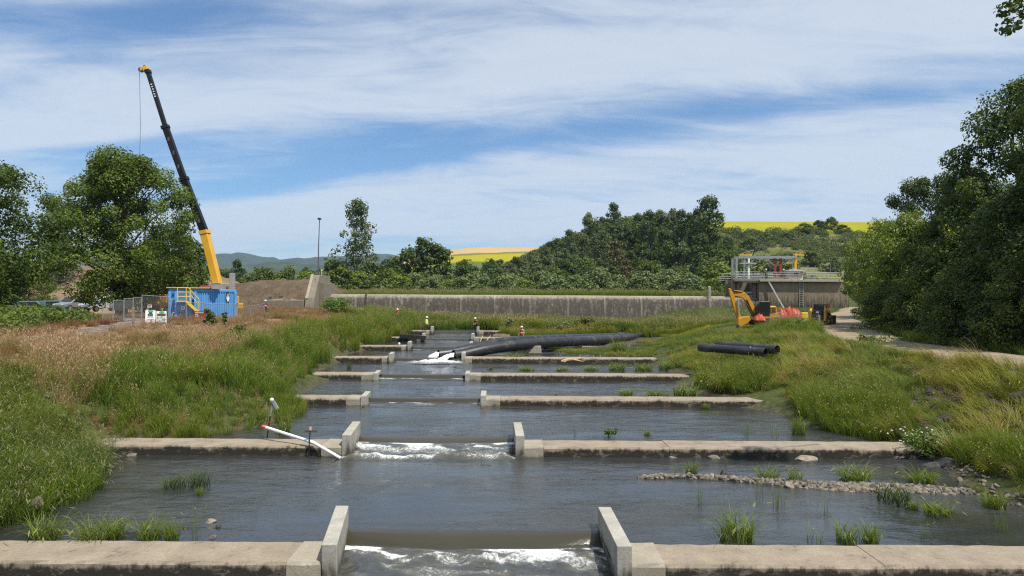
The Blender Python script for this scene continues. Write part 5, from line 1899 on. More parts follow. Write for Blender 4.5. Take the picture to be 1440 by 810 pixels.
# emblem: a dark leaf with a pale heart
def leafpoly(w_, h_, n=12):
    return [(math.sin(PI * k / n) * w_ * (1 if k <= n else -1), h_ * (1 - 2 * k / n)) for k in range(n + 1)] + [(-math.sin(PI * k / n) * w_, h_ * (1 - 2 * k / n)) for k in range(n - 1, 0, -1)]
MB().prism([(p[0], p[1]) for p in leafpoly(.20, .52)], 'Y', -.115, -.10).build('emblem_edge', P_BLACK, tank, (tx(319), 0, tz(417)))
MB().prism([(p[0] + .02, p[1] - .05) for p in leafpoly(.13, .40)], 'Y', -.125, -.112).build('emblem', P_WHITE, tank, (tx(319), 0, tz(417)))
MB().prism([(p[0] + .02, p[1] + .12) for p in leafpoly(.05, .16)], 'Y', -.135, -.122).build('emblem_mark', P_BLACK, tank, (tx(319), 0, tz(417)))
st = MB().box((tx(255.5), -.35, tz(423)), (tx(263) - tx(248.8), .8, .12)).build('platform', P_YEL, tank)
m_ = MB()
for y in (-.72, -.02):
    for x in (249.2, 261, 266.5):
        zb_ = tz(423) if x < 262 else tz(426)
        m_.tube([(tx(x), y, zb_), (tx(x), y, tz(403.6))], .035, 6)
    for yy_ in (403.6, 410, 416.3):
        m_.tube([(tx(249.2), y, tz(yy_)), (tx(263.8 if yy_ < 405 else 266.5), y, tz(yy_))], .035, 6)
    m_.tube([(tx(263.8), y, tz(403.6)), (tx(278.4), y, tz(420)), (tx(278.4), y, tz(438))], .035, 6)
    m_.tube([(tx(266.5), y, tz(413.5)), (tx(278.4), y, tz(428))], .025, 6)
m_.build('handrail', P_YEL, tank)
for y in (-.74, .0):
    MB().bar((tx(261.5), y, tz(423.3)), (tx(278), y, tz(439)), .05, .24).build('stringer', P_YEL, tank)
for k_ in range(7):
    f = (k_ + .5) / 7
    MB().box((tx(261.5 + 16 * f), -.37, tz(423.6 + 15.5 * f)), (.2, .7, .03)).build('tread', P_YEL, tank)
pk = tag(MB().box((0, 0, 0), (tx(289) - tx(232.5), .5, .09)).build('plank', P_PLANK, None, T0 + Vector((tx(260.5), .6, tz(405.2) + .05))), 'long brown plank lying along the top of the blue tank', 'plank')
pk.rotation_euler.z = R(24)
gb = thing('grey_box', 'small grey box sitting on top of the blue tank by the boom', 'box', T0 + Vector((tx(295), 1.2, tz(406.5))))
MB().box((0, 0, .27), (.55, .6, .5)).build('case', P_GREY, gb, bevel=.02)
MB().box((0, 0, .55), (.6, .66, .06)).build('lid', P_GREY, gb)
rp = thing('red_pipe', 'rusty red pipe bundle on top of the blue tank', 'pipe', T0 + Vector((tx(281), 1.5, tz(406.5))))
for k_ in range(3):
    MB().tube([(-.75, k_ * .22, .13 + .1 * (k_ == 1)), (.62, k_ * .22, .13 + .1 * (k_ == 1))], .12, 8).build('pipe', P_REDRUST, rp, smooth=True)
yb = thing('yellow_cabinet', 'small yellow cabinet just right of the blue tank', 'cabinet', px(333.6, 426.5, 66))
MB().box((0, 0, .35), (.28, .3, .7)).build('case', P_CRANE, yb, bevel=.02)
MB().tube([(0, 0, -1.8), (0, 0, 0)], .05, 6).build('stand', P_GREY, yb)

# ------------------------------------------------------------------ crane
CD = 76.0
cb = px(305, 405, CD)
crane = thing('mobile_crane', 'tall mobile crane with a black and yellow telescopic boom behind the blue tank', 'crane', Vector((cb.x + 1.0, CD, float(gz(np.array([cb.x]), np.array([CD]))[0]))))
C0 = crane.location
def cpt(x, y, d=CD):
    return px(x, y, d) - C0
sec = [((309, 412), (287.5, 325), .98, P_CRANE), ((289.5, 331), (258, 250), .80, P_BOOM), ((259.5, 254), (232, 177), .66, P_BOOM), ((233.5, 181), (207.5, 99), .52, P_BOOM)]
for k_, (a, b_, wd, m) in enumerate(sec):
    dy = k_ * .0
    pa, pb = cpt(*a), cpt(*b_)
    MB().bar(pa, pb, wd * .8, wd).build('boom_section', m, crane, bevel=.06, seg=2)
    dv = (pb - pa).normalized()
    MB().bar(pb - dv * .35, pb + dv * .05, wd * .8 + .12, wd + .14).build('boom_collar', P_CRANE if k_ == 0 else P_BOOM, crane, bevel=.02)
    L = (pb - pa).length
    n_h = 3
    for j in range(1, n_h + 1):
        c_ = pa + dv * L * j / (n_h + 1)
        nrm = Vector((dv.z, 0, -dv.x))
        MB().box(c_ + Vector((0, -wd * .42, 0)), (wd * .3, .05, .45)).build('boom_hole', P_BLACK if k_ == 0 else P_DGREY, crane)
dv = (cpt(207.5, 99) - cpt(233.5, 181)).normalized()
tip = cpt(206, 98)
MB().bar(tip - dv * .3, tip + dv * .35, .5, .62).build('boom_head', P_CRANE, crane, bevel=.03)
MB().bar(tip + Vector((.1, 0, .1)), tip + Vector((-.65, 0, .02)), .42, .34).build('sheave_bracket', P_CRANE, crane, bevel=.03)
for k_, o_ in enumerate(((-.60, 0, -.02), (-.1, 0, .22))):
    c_ = tip + Vector(o_)
    MB().tube([c_ + Vector((0, -.18, 0)), c_ + Vector((0, .18, 0))], .26, 14).build('sheave', P_DGREY, crane)
MB().tube([tip + Vector((-.78, 0, -.05)), cpt(197.5, 180), cpt(196, 236)], .022, 5).build('hoist_rope', P_DGREY, crane)
hk = cpt(196, 240)
MB().box(hk, (.4, .3, .7)).tube([hk + Vector((0, 0, -.3)), hk + Vector((.02, 0, -.6)), hk + Vector((.2, 0, -.8)), hk + Vector((.02, 0, -.95)), hk + Vector((-.12, 0, -.85))], .06, 6).build('hook_block', P_CRANE, crane)
MB().bar(cpt(304, 396) + Vector((0, -.3, 0)), cpt(297, 352) + Vector((-.1, -.3, 0)), .2).build('lift_cylinder', P_GREY, crane)
MB().box((-3.4, .2, 1.15), (9.5, 2.6, .6)).build('carrier_deck', P_CRANE, crane, bevel=.05)
MB().box((-1.2, .2, 2.1), (3.4, 2.5, 1.3)).build('turntable', P_CRANE, crane, bevel=.1)
MB().box((-.9, .2, 3.2), (1.2, 2.4, .9)).build('counterweight', P_GREY, crane, bevel=.05)
MB().box((-3.5, -.9, 2.2), (1.5, 1.0, 1.6)).build('operator_cab', P_GLASS, crane, bevel=.08)
MB().box((-7.4, 0, 1.7), (1.6, 2.5, 1.4)).build('driver_cab', P_CRANE, crane, bevel=.12)
MB().box((.55, .4, 3.9), (.5, .5, 1.8)).build('winch_frame', P_GREY, crane, bevel=.03)
for x in (-7.4, -5.8, -2.4, -1.0, .2):
    wv = MB().tube([(x, -1.3, .55), (x, -.95, .55)], .55, 16).build('wheel', P_RUBBER, crane)
    MB().tube([(x, -1.33, .55), (x, -1.28, .55)], .3, 12).build('hub', P_CRANE, wv)
# mark on the boom near its tip: a short row of white characters
m_ = MB()
pa = cpt(214.6, 119.5)
for k_ in range(6):
    m_.box(pa - dv * .28 * k_ + Vector((0, -.275, 0)), (.16, .02, .12))
m_.build('boom_lettering', P_WHITE, crane)

# ------------------------------------------------------------------ fence round the tank
M_MESH, t, b = new_mat('chain_link_mesh')
geo = t.node('ShaderNodeTexCoord').outputs['Object']
sp = t.node('ShaderNodeSeparateXYZ')
t.l.new(geo, sp.inputs[0])
def wires(sgn):
    q = t.math('ADD', sp.outputs[0], t.math('MULTIPLY', sp.outputs[2], sgn))
    fr = t.math('FRACT', t.math('MULTIPLY', q, 9.0))
    return t.math('LESS_THAN', fr, .055)
wire = t.math('MAXIMUM', wires(1.0), wires(-1.0))
b.inputs['Base Color'].default_value = (.30, .31, .31, 1)
b.inputs['Roughness'].default_value = .5
tr = t.node('ShaderNodeBsdfTransparent')
mx = t.node('ShaderNodeMixShader')
t.l.new(wire, mx.inputs[0])
t.l.new(tr.outputs[0], mx.inputs[1])
t.l.new(b.outputs[0], mx.inputs[2])
t.l.new(mx.outputs[0], t.n['Material Output'].inputs[0])
M_SCREEN = mat('shade_cloth', (.035, .037, .037), .9, 0, .2, 4)


def fence_panel(a, b_, h, lab, screen=False, group='temporary fence panels round the tank'):
    """a panel of welded frame and mesh standing between ground points a and b_"""
    a, b_ = Vector(a), Vector(b_)
    d = b_ - a
    L = math.hypot(d.x, d.y)
    root = thing('fence_panel', lab, 'fence', a, math.atan2(d.y, d.x), group)
    dz = b_.z - a.z
    for s in (0.03, L - .03):
        MB().tube([(s, 0, dz * s / L - .1), (s, 0, dz * s / L + h)], .028, 6).build('upright', P_GALV, root)
    MB().tube([(0, 0, h), (L, 0, h + dz)], .026, 6).build('top_rail', P_GALV, root)
    MB().tube([(0, 0, .12), (L, 0, .12 + dz)], .022, 6).build('bottom_rail', P_GALV, root)
    MB().box((L / 2, 0, dz / 2 + h / 2 + .06), (L - .06, .006, h - .14)).build('mesh', M_MESH, root)
    if screen:
        MB().prism([(.08, .55 * h), (L - .08, .55 * h + dz), (L - .08, h - .05 + dz), (.08, h - .05)], 'Y', .03, .045).build('shade_cloth', M_SCREEN, root)
    MB().box((.0, 0, -.02), (.25, .7, .12)).build('foot', P_DGREY, root)
    return root


fp = [(143.5, 463, 52), (159, 461, 53.5), (174, 460, 55), (187, 459, 56), (199, 458, 57), (238, 457, 57.5), (262, 456, 57.6), (288, 456, 57.8), (332, 455, 58.2), (352, 448, 66), (372, 446, 76)]
fpl = ['leaning end panel of the mesh fence, furthest left', 'mesh fence panel with dark screen, second from its left end', 'mesh fence panel with dark screen behind the wooden post', 'narrow mesh fence panel left of the white sign board', 'wide mesh fence panel behind the two sign boards', 'mesh fence panel in front of the yellow stairs', 'mesh fence panel carrying the red notice', 'mesh fence panel before the right half of the blue tank', 'mesh fence panel just right of the blue tank', 'mesh fence panel beside the worker in red']
hts = [1.45, 1.7, 1.85, 1.95, 2.15, 1.9, 1.6, 1.5, 1.45, 1.4]
def gp(x, y, d):
    p = px(x, y, d)
    return Vector((p.x, p.y, float(gz(np.array([p.x]), np.array([p.y]))[0])))
for k_ in range(len(fp) - 1):
    fence_panel(gp(*fp[k_]), gp(*fp[k_ + 1]), hts[k_], fpl[k_], k_ in (1, 2))
nb = thing('notice_sign', 'red notice board with white lines of print on the fence before the blue tank', 'sign', px(281, 443, 57.2))
MB().box((0, 0, 0), (.98, .03, .62)).build('board', P_RED, nb)
m_ = MB()
for k_, (w_, z_) in enumerate(((.72, .19), (.3, .05), (.42, -.09))):
    n_ = int(w_ / .09)
    for j in range(n_):
        m_.box((-.38 + j * .09 + .03, -.02, z_), (.06, .012, .07))
m_.build('print_lines', P_WHITE, nb)
ns = thing('warning_sign', 'small white warning sign hung on the fence left of the blue tank', 'sign', px(210.5, 430.5, 56.9))
MB().box((0, 0, 0), (.34, .03, .24)).build('board', P_WHITE, ns)
MB().box((0, -.02, .05), (.26, .012, .06)).box((0, -.02, -.05), (.2, .012, .03)).build('print_lines', P_RED, ns)


def sandwich(loc, lab, dark):
    r = thing('sandwich_board', lab, 'sign', loc, R(24), 'information boards on the dry grass')
    for s in (-1, 1):
        o = MB().box((0, 0, .55), (.66, .03, 1.12)).build('panel', P_WHITE, r, (0, -.2 * s if s > 0 else .2, 0), bevel=.01)
        o.rotation_euler = (R(-9) * s, 0, 0)
    f = -.235
    def plate(w_, h_, x, z, m, nm):
        o = MB().box((x, 0, z), (w_, .012, h_)).build(nm, m, r, (0, -.222, 0))
        o.rotation_euler = (R(-9), 0, 0)
    plate(.34, .10, .02, 1.04, P_GREEN, 'logo')
    o = MB().tube([(.02, -.012, 1.06), (.02, .012, 1.06)], .10, 12).build('logo', P_GREEN, r, (0, -.222, 0))
    o.rotation_euler = (R(-9), 0, 0)
    if dark:
        plate(.56, .17, 0, .86, P_BLACK, 'heading_band')
        plate(.46, .08, 0, .86, P_RED, 'heading_print') if False else None
        for j in range(5):
            o = MB().box((-.2 + j * .1, 0, .86), (.07, .016, .07)).build('letter', P_RED, r, (0, -.226, 0))
            o.rotation_euler = (R(-9), 0, 0)
        plate(.56, .40, 0, .55, mat('printed_photo', (.42, .47, .45), .5, 0, .5, 9, col2=(.12, .15, .12)), 'picture')
        plate(.56, .16, 0, .22, P_BLACK, 'footer_band')
        for j in range(5):
            o = MB().box((-.2 + j * .1, 0, .22), (.07, .016, .06)).build('letter', P_RED, r, (0, -.226, 0))
            o.rotation_euler = (R(-9), 0, 0)
    else:
        plate(.34, .20, .0, .78, P_DGREY, 'picture')
        plate(.22, .10, .02, .94, P_BLACK, 'heading_band')
        for j, (w_, z_) in enumerate(((.40, .60), (.44, .47), (.40, .42))):
            plate(w_, .022, 0, z_, P_GREY, 'print_line')
        plate(.10, .08, -.15, .12, P_GREY, 'footer_mark')
    return r


sandwich(gp(211.5, 463, 50), 'white sandwich board with a green logo, left of the pair', False)
sandwich(gp(227, 463, 50.1), 'sandwich board with black bands and a picture, right of the pair', True)


def post(name, lab, x, d, h, w_=.14, m=None):
    p = gp(x, 420, d)
    r = thing(name, lab, 'post', p)
    MB().bar((0, 0, -.4), (.03, 0, h), w_).build('shaft', m or P_WOOD, r, bevel=.012)
    MB().prism([(-.07, h), (0, h + .05), (.1, h)], 'Y', -w_ / 2, w_ / 2).build('top', m or P_WOOD, r)
    return r


post('wooden_post', 'weathered wooden post in the dry grass left of the sign boards', 187, 47, 1.35)
post('wooden_post', 'weathered wooden post beside the gravel road before the skid steer', 1151.5, 60, 1.5, .16)

# ------------------------------------------------------------------ parked vehicles far left
CARP = {}


def vehicle(kind, loc, rz, paint, lab, cat='car'):
    r = thing('pickup_truck' if kind == 'pickup' else 'parked_car', lab, cat, loc, rz, 'vehicles parked behind the hedge')
    if kind == 'pickup':
        prof_ = [(-2.7, .45), (2.65, .45), (2.7, .95), (1.5, 1.12), (.75, 1.82), (-.6, 1.84), (-.8, 1.12), (-2.7, 1.12)]
        win = [(1.25, 1.16), (.7, 1.74), (-.5, 1.75), (-.62, 1.16)]
    else:
        prof_ = [(-2.2, .4), (2.15, .4), (2.2, .85), (1.2, 1.02), (.45, 1.62), (-1.5, 1.66), (-2.15, 1.1)]
        win = [(.95, 1.06), (.4, 1.54), (-1.4, 1.56), (-1.85, 1.1)]
    MB().prism(prof_, 'Y', -.9, .9).build('body', paint, r, bevel=.09, seg=2)
    for s in (-1, 1):
        MB().prism(win, 'Y', .89 * s, .915 * s).build('side_window', P_GLASS, r)
    xw = 1.15 if kind == 'pickup' else .82
    MB().bar((xw + .28, 0, 1.17), (xw - .28, 0, 1.66), 1.5, .03).build('windscreen', P_GLASS, r)
    MB().bar((-.83 if kind == 'pickup' else -2.0, 0, 1.2), (-.7 if kind == 'pickup' else -1.62, 0, 1.62), 1.45, .03).build('rear_window', P_GLASS, r)
    xe = 2.68 if kind == 'pickup' else 2.16
    for s in (-1, 1):
        MB().box((xe, .62 * s, .80), (.08, .3, .16)).build('headlight', P_WHITE, r)
        MB().box((-xe - .02, .72 * s, .85), (.06, .16, .26)).build('tail_light', P_RED, r)
        for x in (-xe * .62, xe * .62):
            wv = MB().tube([(x, .72 * s, .36), (x, .93 * s, .36)], .36, 14).build('wheel', P_RUBBER, r)
            MB().tube([(x, .94 * s, .36), (x, .9 * s, .36)], .2, 10).build('rim', P_GALV, wv)
    MB().box((xe + .03, 0, .5), (.12, 1.7, .2)).build('bumper', P_DGREY, r)
    return r


C_WHITE = mat('car_white', (.72, .73, .74), .25, 0, .03, 1)
C_SILVER = mat('car_silver', (.30, .32, .34), .28, .4, .03, 1)
C_TEAL = mat('car_teal', (.04, .20, .24), .3, 0, .05, 1)
C_RED = mat('car_red', (.35, .05, .04), .3, 0, .05, 1)
C_DARK = mat('car_dark', (.05, .055, .07), .25, .2, .05, 1)
vz = lambda x, d, dz=0: gp(x, 420, d) + Vector((0, 0, .55 + dz))
vehicle('pickup', vz(146, 84), R(248), C_WHITE, 'white pickup truck facing the hedge, further right of two', 'truck')
vehicle('pickup', vz(158, 92, .1), R(230), C_WHITE, 'white pickup partly behind the mesh fence', 'truck')
vehicle('car', vz(104, 84, .05), R(255), C_SILVER, 'silver grey car with a wide windscreen behind the hedge', 'car')
vehicle('car', vz(90, 88, -.1), R(265), C_DARK, 'dark car left of the silver grey car', 'car')
vehicle('car', vz(68, 86, -.1), R(200), C_TEAL, 'teal car low behind the hedge under the maples', 'car')
vehicle('car', vz(38, 84, -.15), R(190), C_TEAL, 'teal car furthest left under the dark maple', 'car')
vehicle('car', vz(31, 93, .25), R(180), C_RED, 'dull red vehicle behind the leftmost teal car', 'car')
rt = thing('red_trailer', 'small dark red trailer standing behind the left end of the dam', 'trailer', px(464, 412, 121))
MB().box((0, 0, .25), (1.4, 1.0, .6)).build('box', P_REDRUST, rt, bevel=.03)
MB().box((.0, 0, .62), (1.5, .2, .1)).build('rail', P_REDRUST, rt)
for s in (-1, 1):
    MB().tube([(.45 * s, -.55, -.15), (.45 * s, -.4, -.15)], .22, 10).build('wheel', P_RUBBER, rt)
# ------------------------------------------------------------------ excavator
ED = 68.0
ke = ED / 960
e0 = px(1066, 452, ED)
exc = thing('excavator', 'yellow excavator with its arm folded down toward the marsh, beside the orange netting', 'excavator', e0)
ex = lambda x: (x - 1066) * ke
ez = lambda y: (452 - y) * ke
def epoly(nm, pts, w_, m, y=0.0, bev=.03):
    return MB().prism([(ex(a), ez(b_)) for a, b_ in pts], 'Y', y - w_ / 2, y + w_ / 2).build(nm, m, exc, bevel=bev)
epoly('boom', [(1029, 412), (1031, 408.5), (1038, 409), (1046, 411.5), (1051, 416), (1058, 428), (1066, 441), (1064, 446), (1059, 445), (1053, 433), (1046, 421.5), (1041, 418), (1031, 416)], .34, P_CAT, -.1)
epoly('stick', [(1022.6, 405.5), (1025, 406), (1030.5, 416), (1034, 430), (1040.5, 447), (1040, 452), (1035.5, 451), (1028.5, 429), (1024, 414)], .28, P_CAT, -.35)
MB().bar((ex(1026), -.35, ez(409)), (ex(1043), -.2, ez(411.5)), .12).build('stick_cylinder', P_BLACK, exc)
MB().bar((ex(1034.5), -.62, ez(420)), (ex(1037), -.62, ez(444)), .10).build('bucket_cylinder', P_GREY, exc)
for y in (-.35, .15):
    MB().bar((ex(1048), y, ez(422)), (ex(1059), y, ez(445)), .13).build('boom_cylinder', P_BLACK, exc)
epoly('bucket', [(1035, 448), (1041, 445.5), (1051, 445), (1052, 450), (1048, 454), (1041, 457.5), (1037, 459), (1034.5, 456)], .8, P_CAT, -.35)
for k_ in range(5):
    MB().bar((ex(1037.5), -.68 + k_ * .165, ez(457)), (ex(1034.8), -.68 + k_ * .165, ez(460.5)), .07).build('tooth', P_DGREY, exc)
cabf = epoly('cab', [(1060, 444), (1061, 428), (1065, 423.5), (1078.5, 423.5), (1080, 444)], 1.1, P_BLACK, -.25, .06)
epoly('cab_window', [(1062.2, 437), (1063, 429), (1066, 425.5), (1070, 425.5), (1070, 437)], 1.13, P_GLASS, -.25, .0)
epoly('cab_window', [(1071.2, 437), (1071.2, 425.5), (1077.4, 425.5), (1078.2, 437)], 1.13, P_GLASS, -.25, .0)
epoly('house', [(1060, 448), (1060, 442.5), (1079, 441), (1079, 430.5), (1087.5, 430), (1089.5, 447)], 1.7, P_CAT, .1, .06)
for k_ in range(4):
    MB().box((ex(1083.8), -.77, ez(432.6 + 2.3 * k_)), (.42, .05, .06)).build('vent', P_DGREY, exc)
for y in (-.75, .75):
    tr_ = MB().prism([(ex(1056), ez(453)), (ex(1058), ez(449.5)), (ex(1086), ez(449)), (ex(1089), ez(452.5)), (ex(1086), ez(457)), (ex(1059), ez(457))], 'Y', y - .22, y + .22).build('track', P_RUBBER, exc, bevel=.05)
    for k_ in range(5):
        MB().tube([(ex(1060.5 + k_ * 5.8), y - .24, ez(453.2)), (ex(1060.5 + k_ * 5.8), y + .24, ez(453.2))], .16, 10).build('roller', P_DGREY, tr_)

bk = thing('excavator_bucket', 'spare yellow digging bucket lying in the marsh at the end of the long pipe', 'bucket', px(994, 467, 82))
MB().prism([(-.55, .05), (-.35, .55), (.1, .75), (.55, .6), (.5, .1), (.1, 0)], 'Y', -.4, .4).build('shell', P_CAT, bk, bevel=.03)
MB().box((.1, 0, .78), (.3, .3, .18)).build('hitch', P_CAT, bk)
for k_ in range(4):
    MB().bar((-.5, -.3 + .2 * k_, .08), (-.75, -.3 + .2 * k_, -.02), .08).build('tooth', P_DGREY, bk)

# ------------------------------------------------------------------ skid steer
SD = 72.0
ks = SD / 960
s0 = px(1151, 455, SD)
s0.z = float(gz(np.array([s0.x]), np.array([SD]))[0]) + .1
skid = thing('skid_steer', 'black and yellow skid steer loader parked on the gravel road', 'loader', s0, R(-38))
MB().box((0, .9, .95), (1.3, 2.2, .9)).build('chassis', P_BLACK, skid, bevel=.05)
MB().box((0, -.25, 1.0), (1.0, .35, 1.1)).build('engine_door', P_BLACK, skid, bevel=.05)
for k_ in range(4):
    MB().box((0, -.44, .72 + k_ * .16), (.7, .03, .05)).build('grille_bar', P_DGREY, skid)
MB().box((0, -.45, 1.35), (.3, .03, .14)).build('maker_plate', P_WHITE, skid)
for s in (-1, 1):
    MB().prism([(-.45, .45), (-.5, 1.5), (-.1, 1.75), (1.4, 1.5), (1.4, 1.25), (.1, 1.3), (.1, .45)], 'X', s * .62, s * .82).build('lift_tower', P_CAT, skid, bevel=.04)
    MB().bar((s * .72, .9, 1.5), (s * .72, 2.6, .75), .16, .22).build('lift_arm', P_CAT, skid, bevel=.02)
    for y in (.15, 1.55):
        wv = MB().tube([(s * .6, y, .40), (s * .95, y, .40)], .42, 16).build('wheel', P_RUBBER, skid, bevel=.03)
        MB().tube([(s * .94, y, .40), (s * .97, y, .40)], .22, 12).build('hub', P_CAT, wv)
m_ = MB()
for x in (-.48, .48):
    for y in (.1, 1.3):
        m_.bar((x, y, 1.3), (x * .95, y, 2.1), .1)
    m_.bar((x * .95, .1, 2.1), (x * .95, 1.3, 2.1), .1)
m_.box((0, .7, 2.14), (1.05, 1.4, .09))
m_.build('roll_cage', P_BLACK, skid)
MB().box((0, .12, 1.75), (.85, .03, .6)).build('rear_window', P_GLASS, skid)
MB().prism([(2.5, .2), (2.7, .75), (2.95, .8), (3.3, .2), (3.2, .12)], 'X', -.95, .95).build('bucket', P_DGREY, skid, bevel=.03)
fl = MB().tube([(.85, -.1, 1.5), (.87, -.12, 2.35)], .015, 5).build('flag_staff', P_GREY, skid)
MB().box((.93, -.12, 2.0), (.24, .05, .5)).build('flag', P_ORANGE, skid)
MB().box((.86, 2.6, .55), (.5, .5, .9)).build('arm_end', P_BLACK, skid, bevel=.04)

# orange netting heaped on the bank
def net_heap(name, lab, x, y, d, w_, h_, dp, seed, m=P_ORANGE):
    rs_ = np.random.RandomState(seed)
    n = 26
    X, Y = np.meshgrid(np.linspace(-w_ / 2, w_ / 2, n), np.linspace(-dp / 2, dp / 2, 12))
    r = np.clip(1 - (X / (w_ / 2)) ** 2, 0, 1) ** .5 * np.clip(1 - (Y / (dp / 2)) ** 2, 0, 1) ** .5
    Z = h_ * r * (.35 + 1.3 * fbm(X * 3.0 + seed, Y * 3.0, 4)) - .1
    X = X + (fbm(X * 3, Y * 3 + seed, 2) - .4) * .25
    k = np.arange(X.size).reshape(X.shape)
    F = np.stack([k[:-1, :-1].ravel(), k[:-1, 1:].ravel(), k[1:, 1:].ravel(), k[1:, :-1].ravel()], 1)
    o = obj(name, np_mesh(name, np.stack([X.ravel(), Y.ravel(), Z.ravel()], 1), F, None, False), m, None, px(x, y, d))
    return tag(o, lab, 'netting', 'orange safety netting by the excavator')


net_heap('safety_netting', 'large heap of orange safety netting between excavator and skid steer', 1115, 445, 74, 1.7, 1.15, 1.4, 3)
net_heap('safety_netting', 'middle low heap of orange netting beside the large heap', 1098, 446, 73, 1.2, .95, 1.2, 5)
net_heap('safety_netting', 'pinkish orange netting bunched against the excavator', 1077, 448, 70, 1.5, 1.25, 1.2, 8, mat('faded_orange', (.36, .07, .03), .6, 0, .15, 3))
net_heap('safety_netting', 'flat strip of orange netting under the excavator cab', 1068, 449, 67, 1.1, .5, .9, 11)
yw = thing('yellow_block', 'small yellow parapet block between the netting and the skid steer', 'barrier', px(1131, 443, 80))
MB().prism([(-.4, -.6), (-.35, .3), (.35, .3), (.4, -.6)], 'Y', -.25, .25).build('block', P_YEL, yw, bevel=.03)
# wire fence above the bank beside the netting
wf = thing('wire_fence', 'low wire fence running across the grass before the orange netting', 'fence', px(1090, 447, 66))
m0 = wf.location
wp = [px(1083, 444, 66) - m0, px(1098, 441, 66) - m0, px(1120, 444, 65) - m0, px(1151, 445, 61) - m0]
for p in wp:
    MB().bar(p + Vector((0, 0, -.9)), p + Vector((0, 0, .2)), .07).build('fence_post', P_GALV, wf)
for dz in (.12, -.2, -.5):
    MB().tube([p + Vector((0, 0, dz)) for p in wp], .02, 5).build('wire', P_GALV, wf)

# ------------------------------------------------------------------ pipes
def hollow(name, lab, pts, r, cat='pipe', group=None, th=.035, n=18, joints=True, m=None, parts=None):
    base = Vector(pts[0])
    root = thing(name, lab, cat, base, 0, group)
    P_ = [Vector(p) - base for p in pts]
    # resample smoothly (Catmull-Rom)
    out = []
    for i in range(len(P_) - 1):
        p0 = P_[max(i - 1, 0)]
        p1, p2 = P_[i], P_[i + 1]
        p3 = P_[min(i + 2, len(P_) - 1)]
        for k in range(6):
            s = k / 6
            out.append(.5 * ((2 * p1) + (p2 - p0) * s + (2 * p0 - 5 * p1 + 4 * p2 - p3) * s * s + (3 * p1 - p0 - 3 * p2 + p3) * s ** 3))
    out.append(P_[-1])
    MB().pipe_hollow(out, r, th, n).build('pipe_wall', m or P_HDPE, root, smooth=True)
    if joints:
        for k in range(8, len(out) - 1, 9):
            d_ = (out[k + 1] - out[k]).normalized()
            MB().tube([out[k] - d_ * .06, out[k] + d_ * .06], r + .02, n).build('weld_bead', m or P_HDPE, root, smooth=True)
    return root


hollow('drain_pipe', 'front one of the two big black pipes pouring white water into the pool', [px(638, 500, 56.6), px(655, 498, 57.2), px(687, 491, 58.4), px(731, 485, 60.5), px(775, 481.5, 63.5), px(833, 478.5, 70), px(877, 475.5, 77), px(906, 473, 82), px(935, 470.5, 88), px(966, 468.5, 93)], .47, 'pipe', 'big black discharge pipes')
hollow('drain_pipe', 'rear one of the two big black pipes pouring white water into the pool', [px(617, 499, 58.3), px(636, 496.5, 58.8), px(668, 489, 60.2), px(705, 481.5, 62.5), px(745, 478, 66), px(800, 476, 72), px(880, 472.8, 84), px(930, 469.5, 90), px(985, 466, 98)], .45, 'pipe', 'big black discharge pipes')
hollow('small_pipe', 'thin black pipe on the gravel below the big pipes, nearer of two', [px(757, 494.5, 64), px(830, 493, 65), px(908, 494.5, 64)], .19, 'pipe', 'thin pipes under the big ones')
hollow('small_pipe', 'thin black pipe on the gravel below the big pipes, further of two', [px(765, 489.5, 67), px(840, 488.5, 68), px(918, 489.5, 67)], .17, 'pipe', 'thin pipes under the big ones')
gA, gB = px(984, 488.5, 45.6), px(1077, 495.5, 41.8)
pl = hollow('stacked_pipe', 'front black pipe of the pair lying on the grassy right bank', [gA, gA.lerp(gB, .5), gB], .27, 'pipe', 'black pipes lying on the right bank', joints=False)
gC, gD = px(1010, 485, 47.4), px(1093, 492, 43.2)
pl2 = hollow('stacked_pipe', 'rear black pipe of the pair on the right bank, small pipes in its mouth', [gC, gC.lerp(gD, .5), gD], .29, 'pipe', 'black pipes lying on the right bank', joints=False)
for (dx, dz) in ((-.1, .08), (.1, .06), (0, -.1)):
    dv2 = (gD - gC)
    MB().pipe_hollow([dv2 * .75 + Vector((dx, 0, dz)), dv2 * .995 + Vector((dx, 0, dz))], .09, .015, 12).build('inner_pipe', P_HDPE, pl2, smooth=True)
sp_ = (gB - gA) * .78
MB().tube([sp_ - Vector((.06, 0, 0)), sp_ + Vector((.04, 0, 0))], .282, 18).build('strap', P_GREY, pl, smooth=True)
cbk = thing('concrete_block', 'loose pale concrete block under the big black pipes', 'block', px(748, 497, 61.5))
MB().prism([(-.75, 0), (-.7, .45), (.0, .55), (.1, .7), (.8, .7), (.85, 0)], 'Y', -.4, .5).build('block', M_CAP, cbk, bevel=.04)

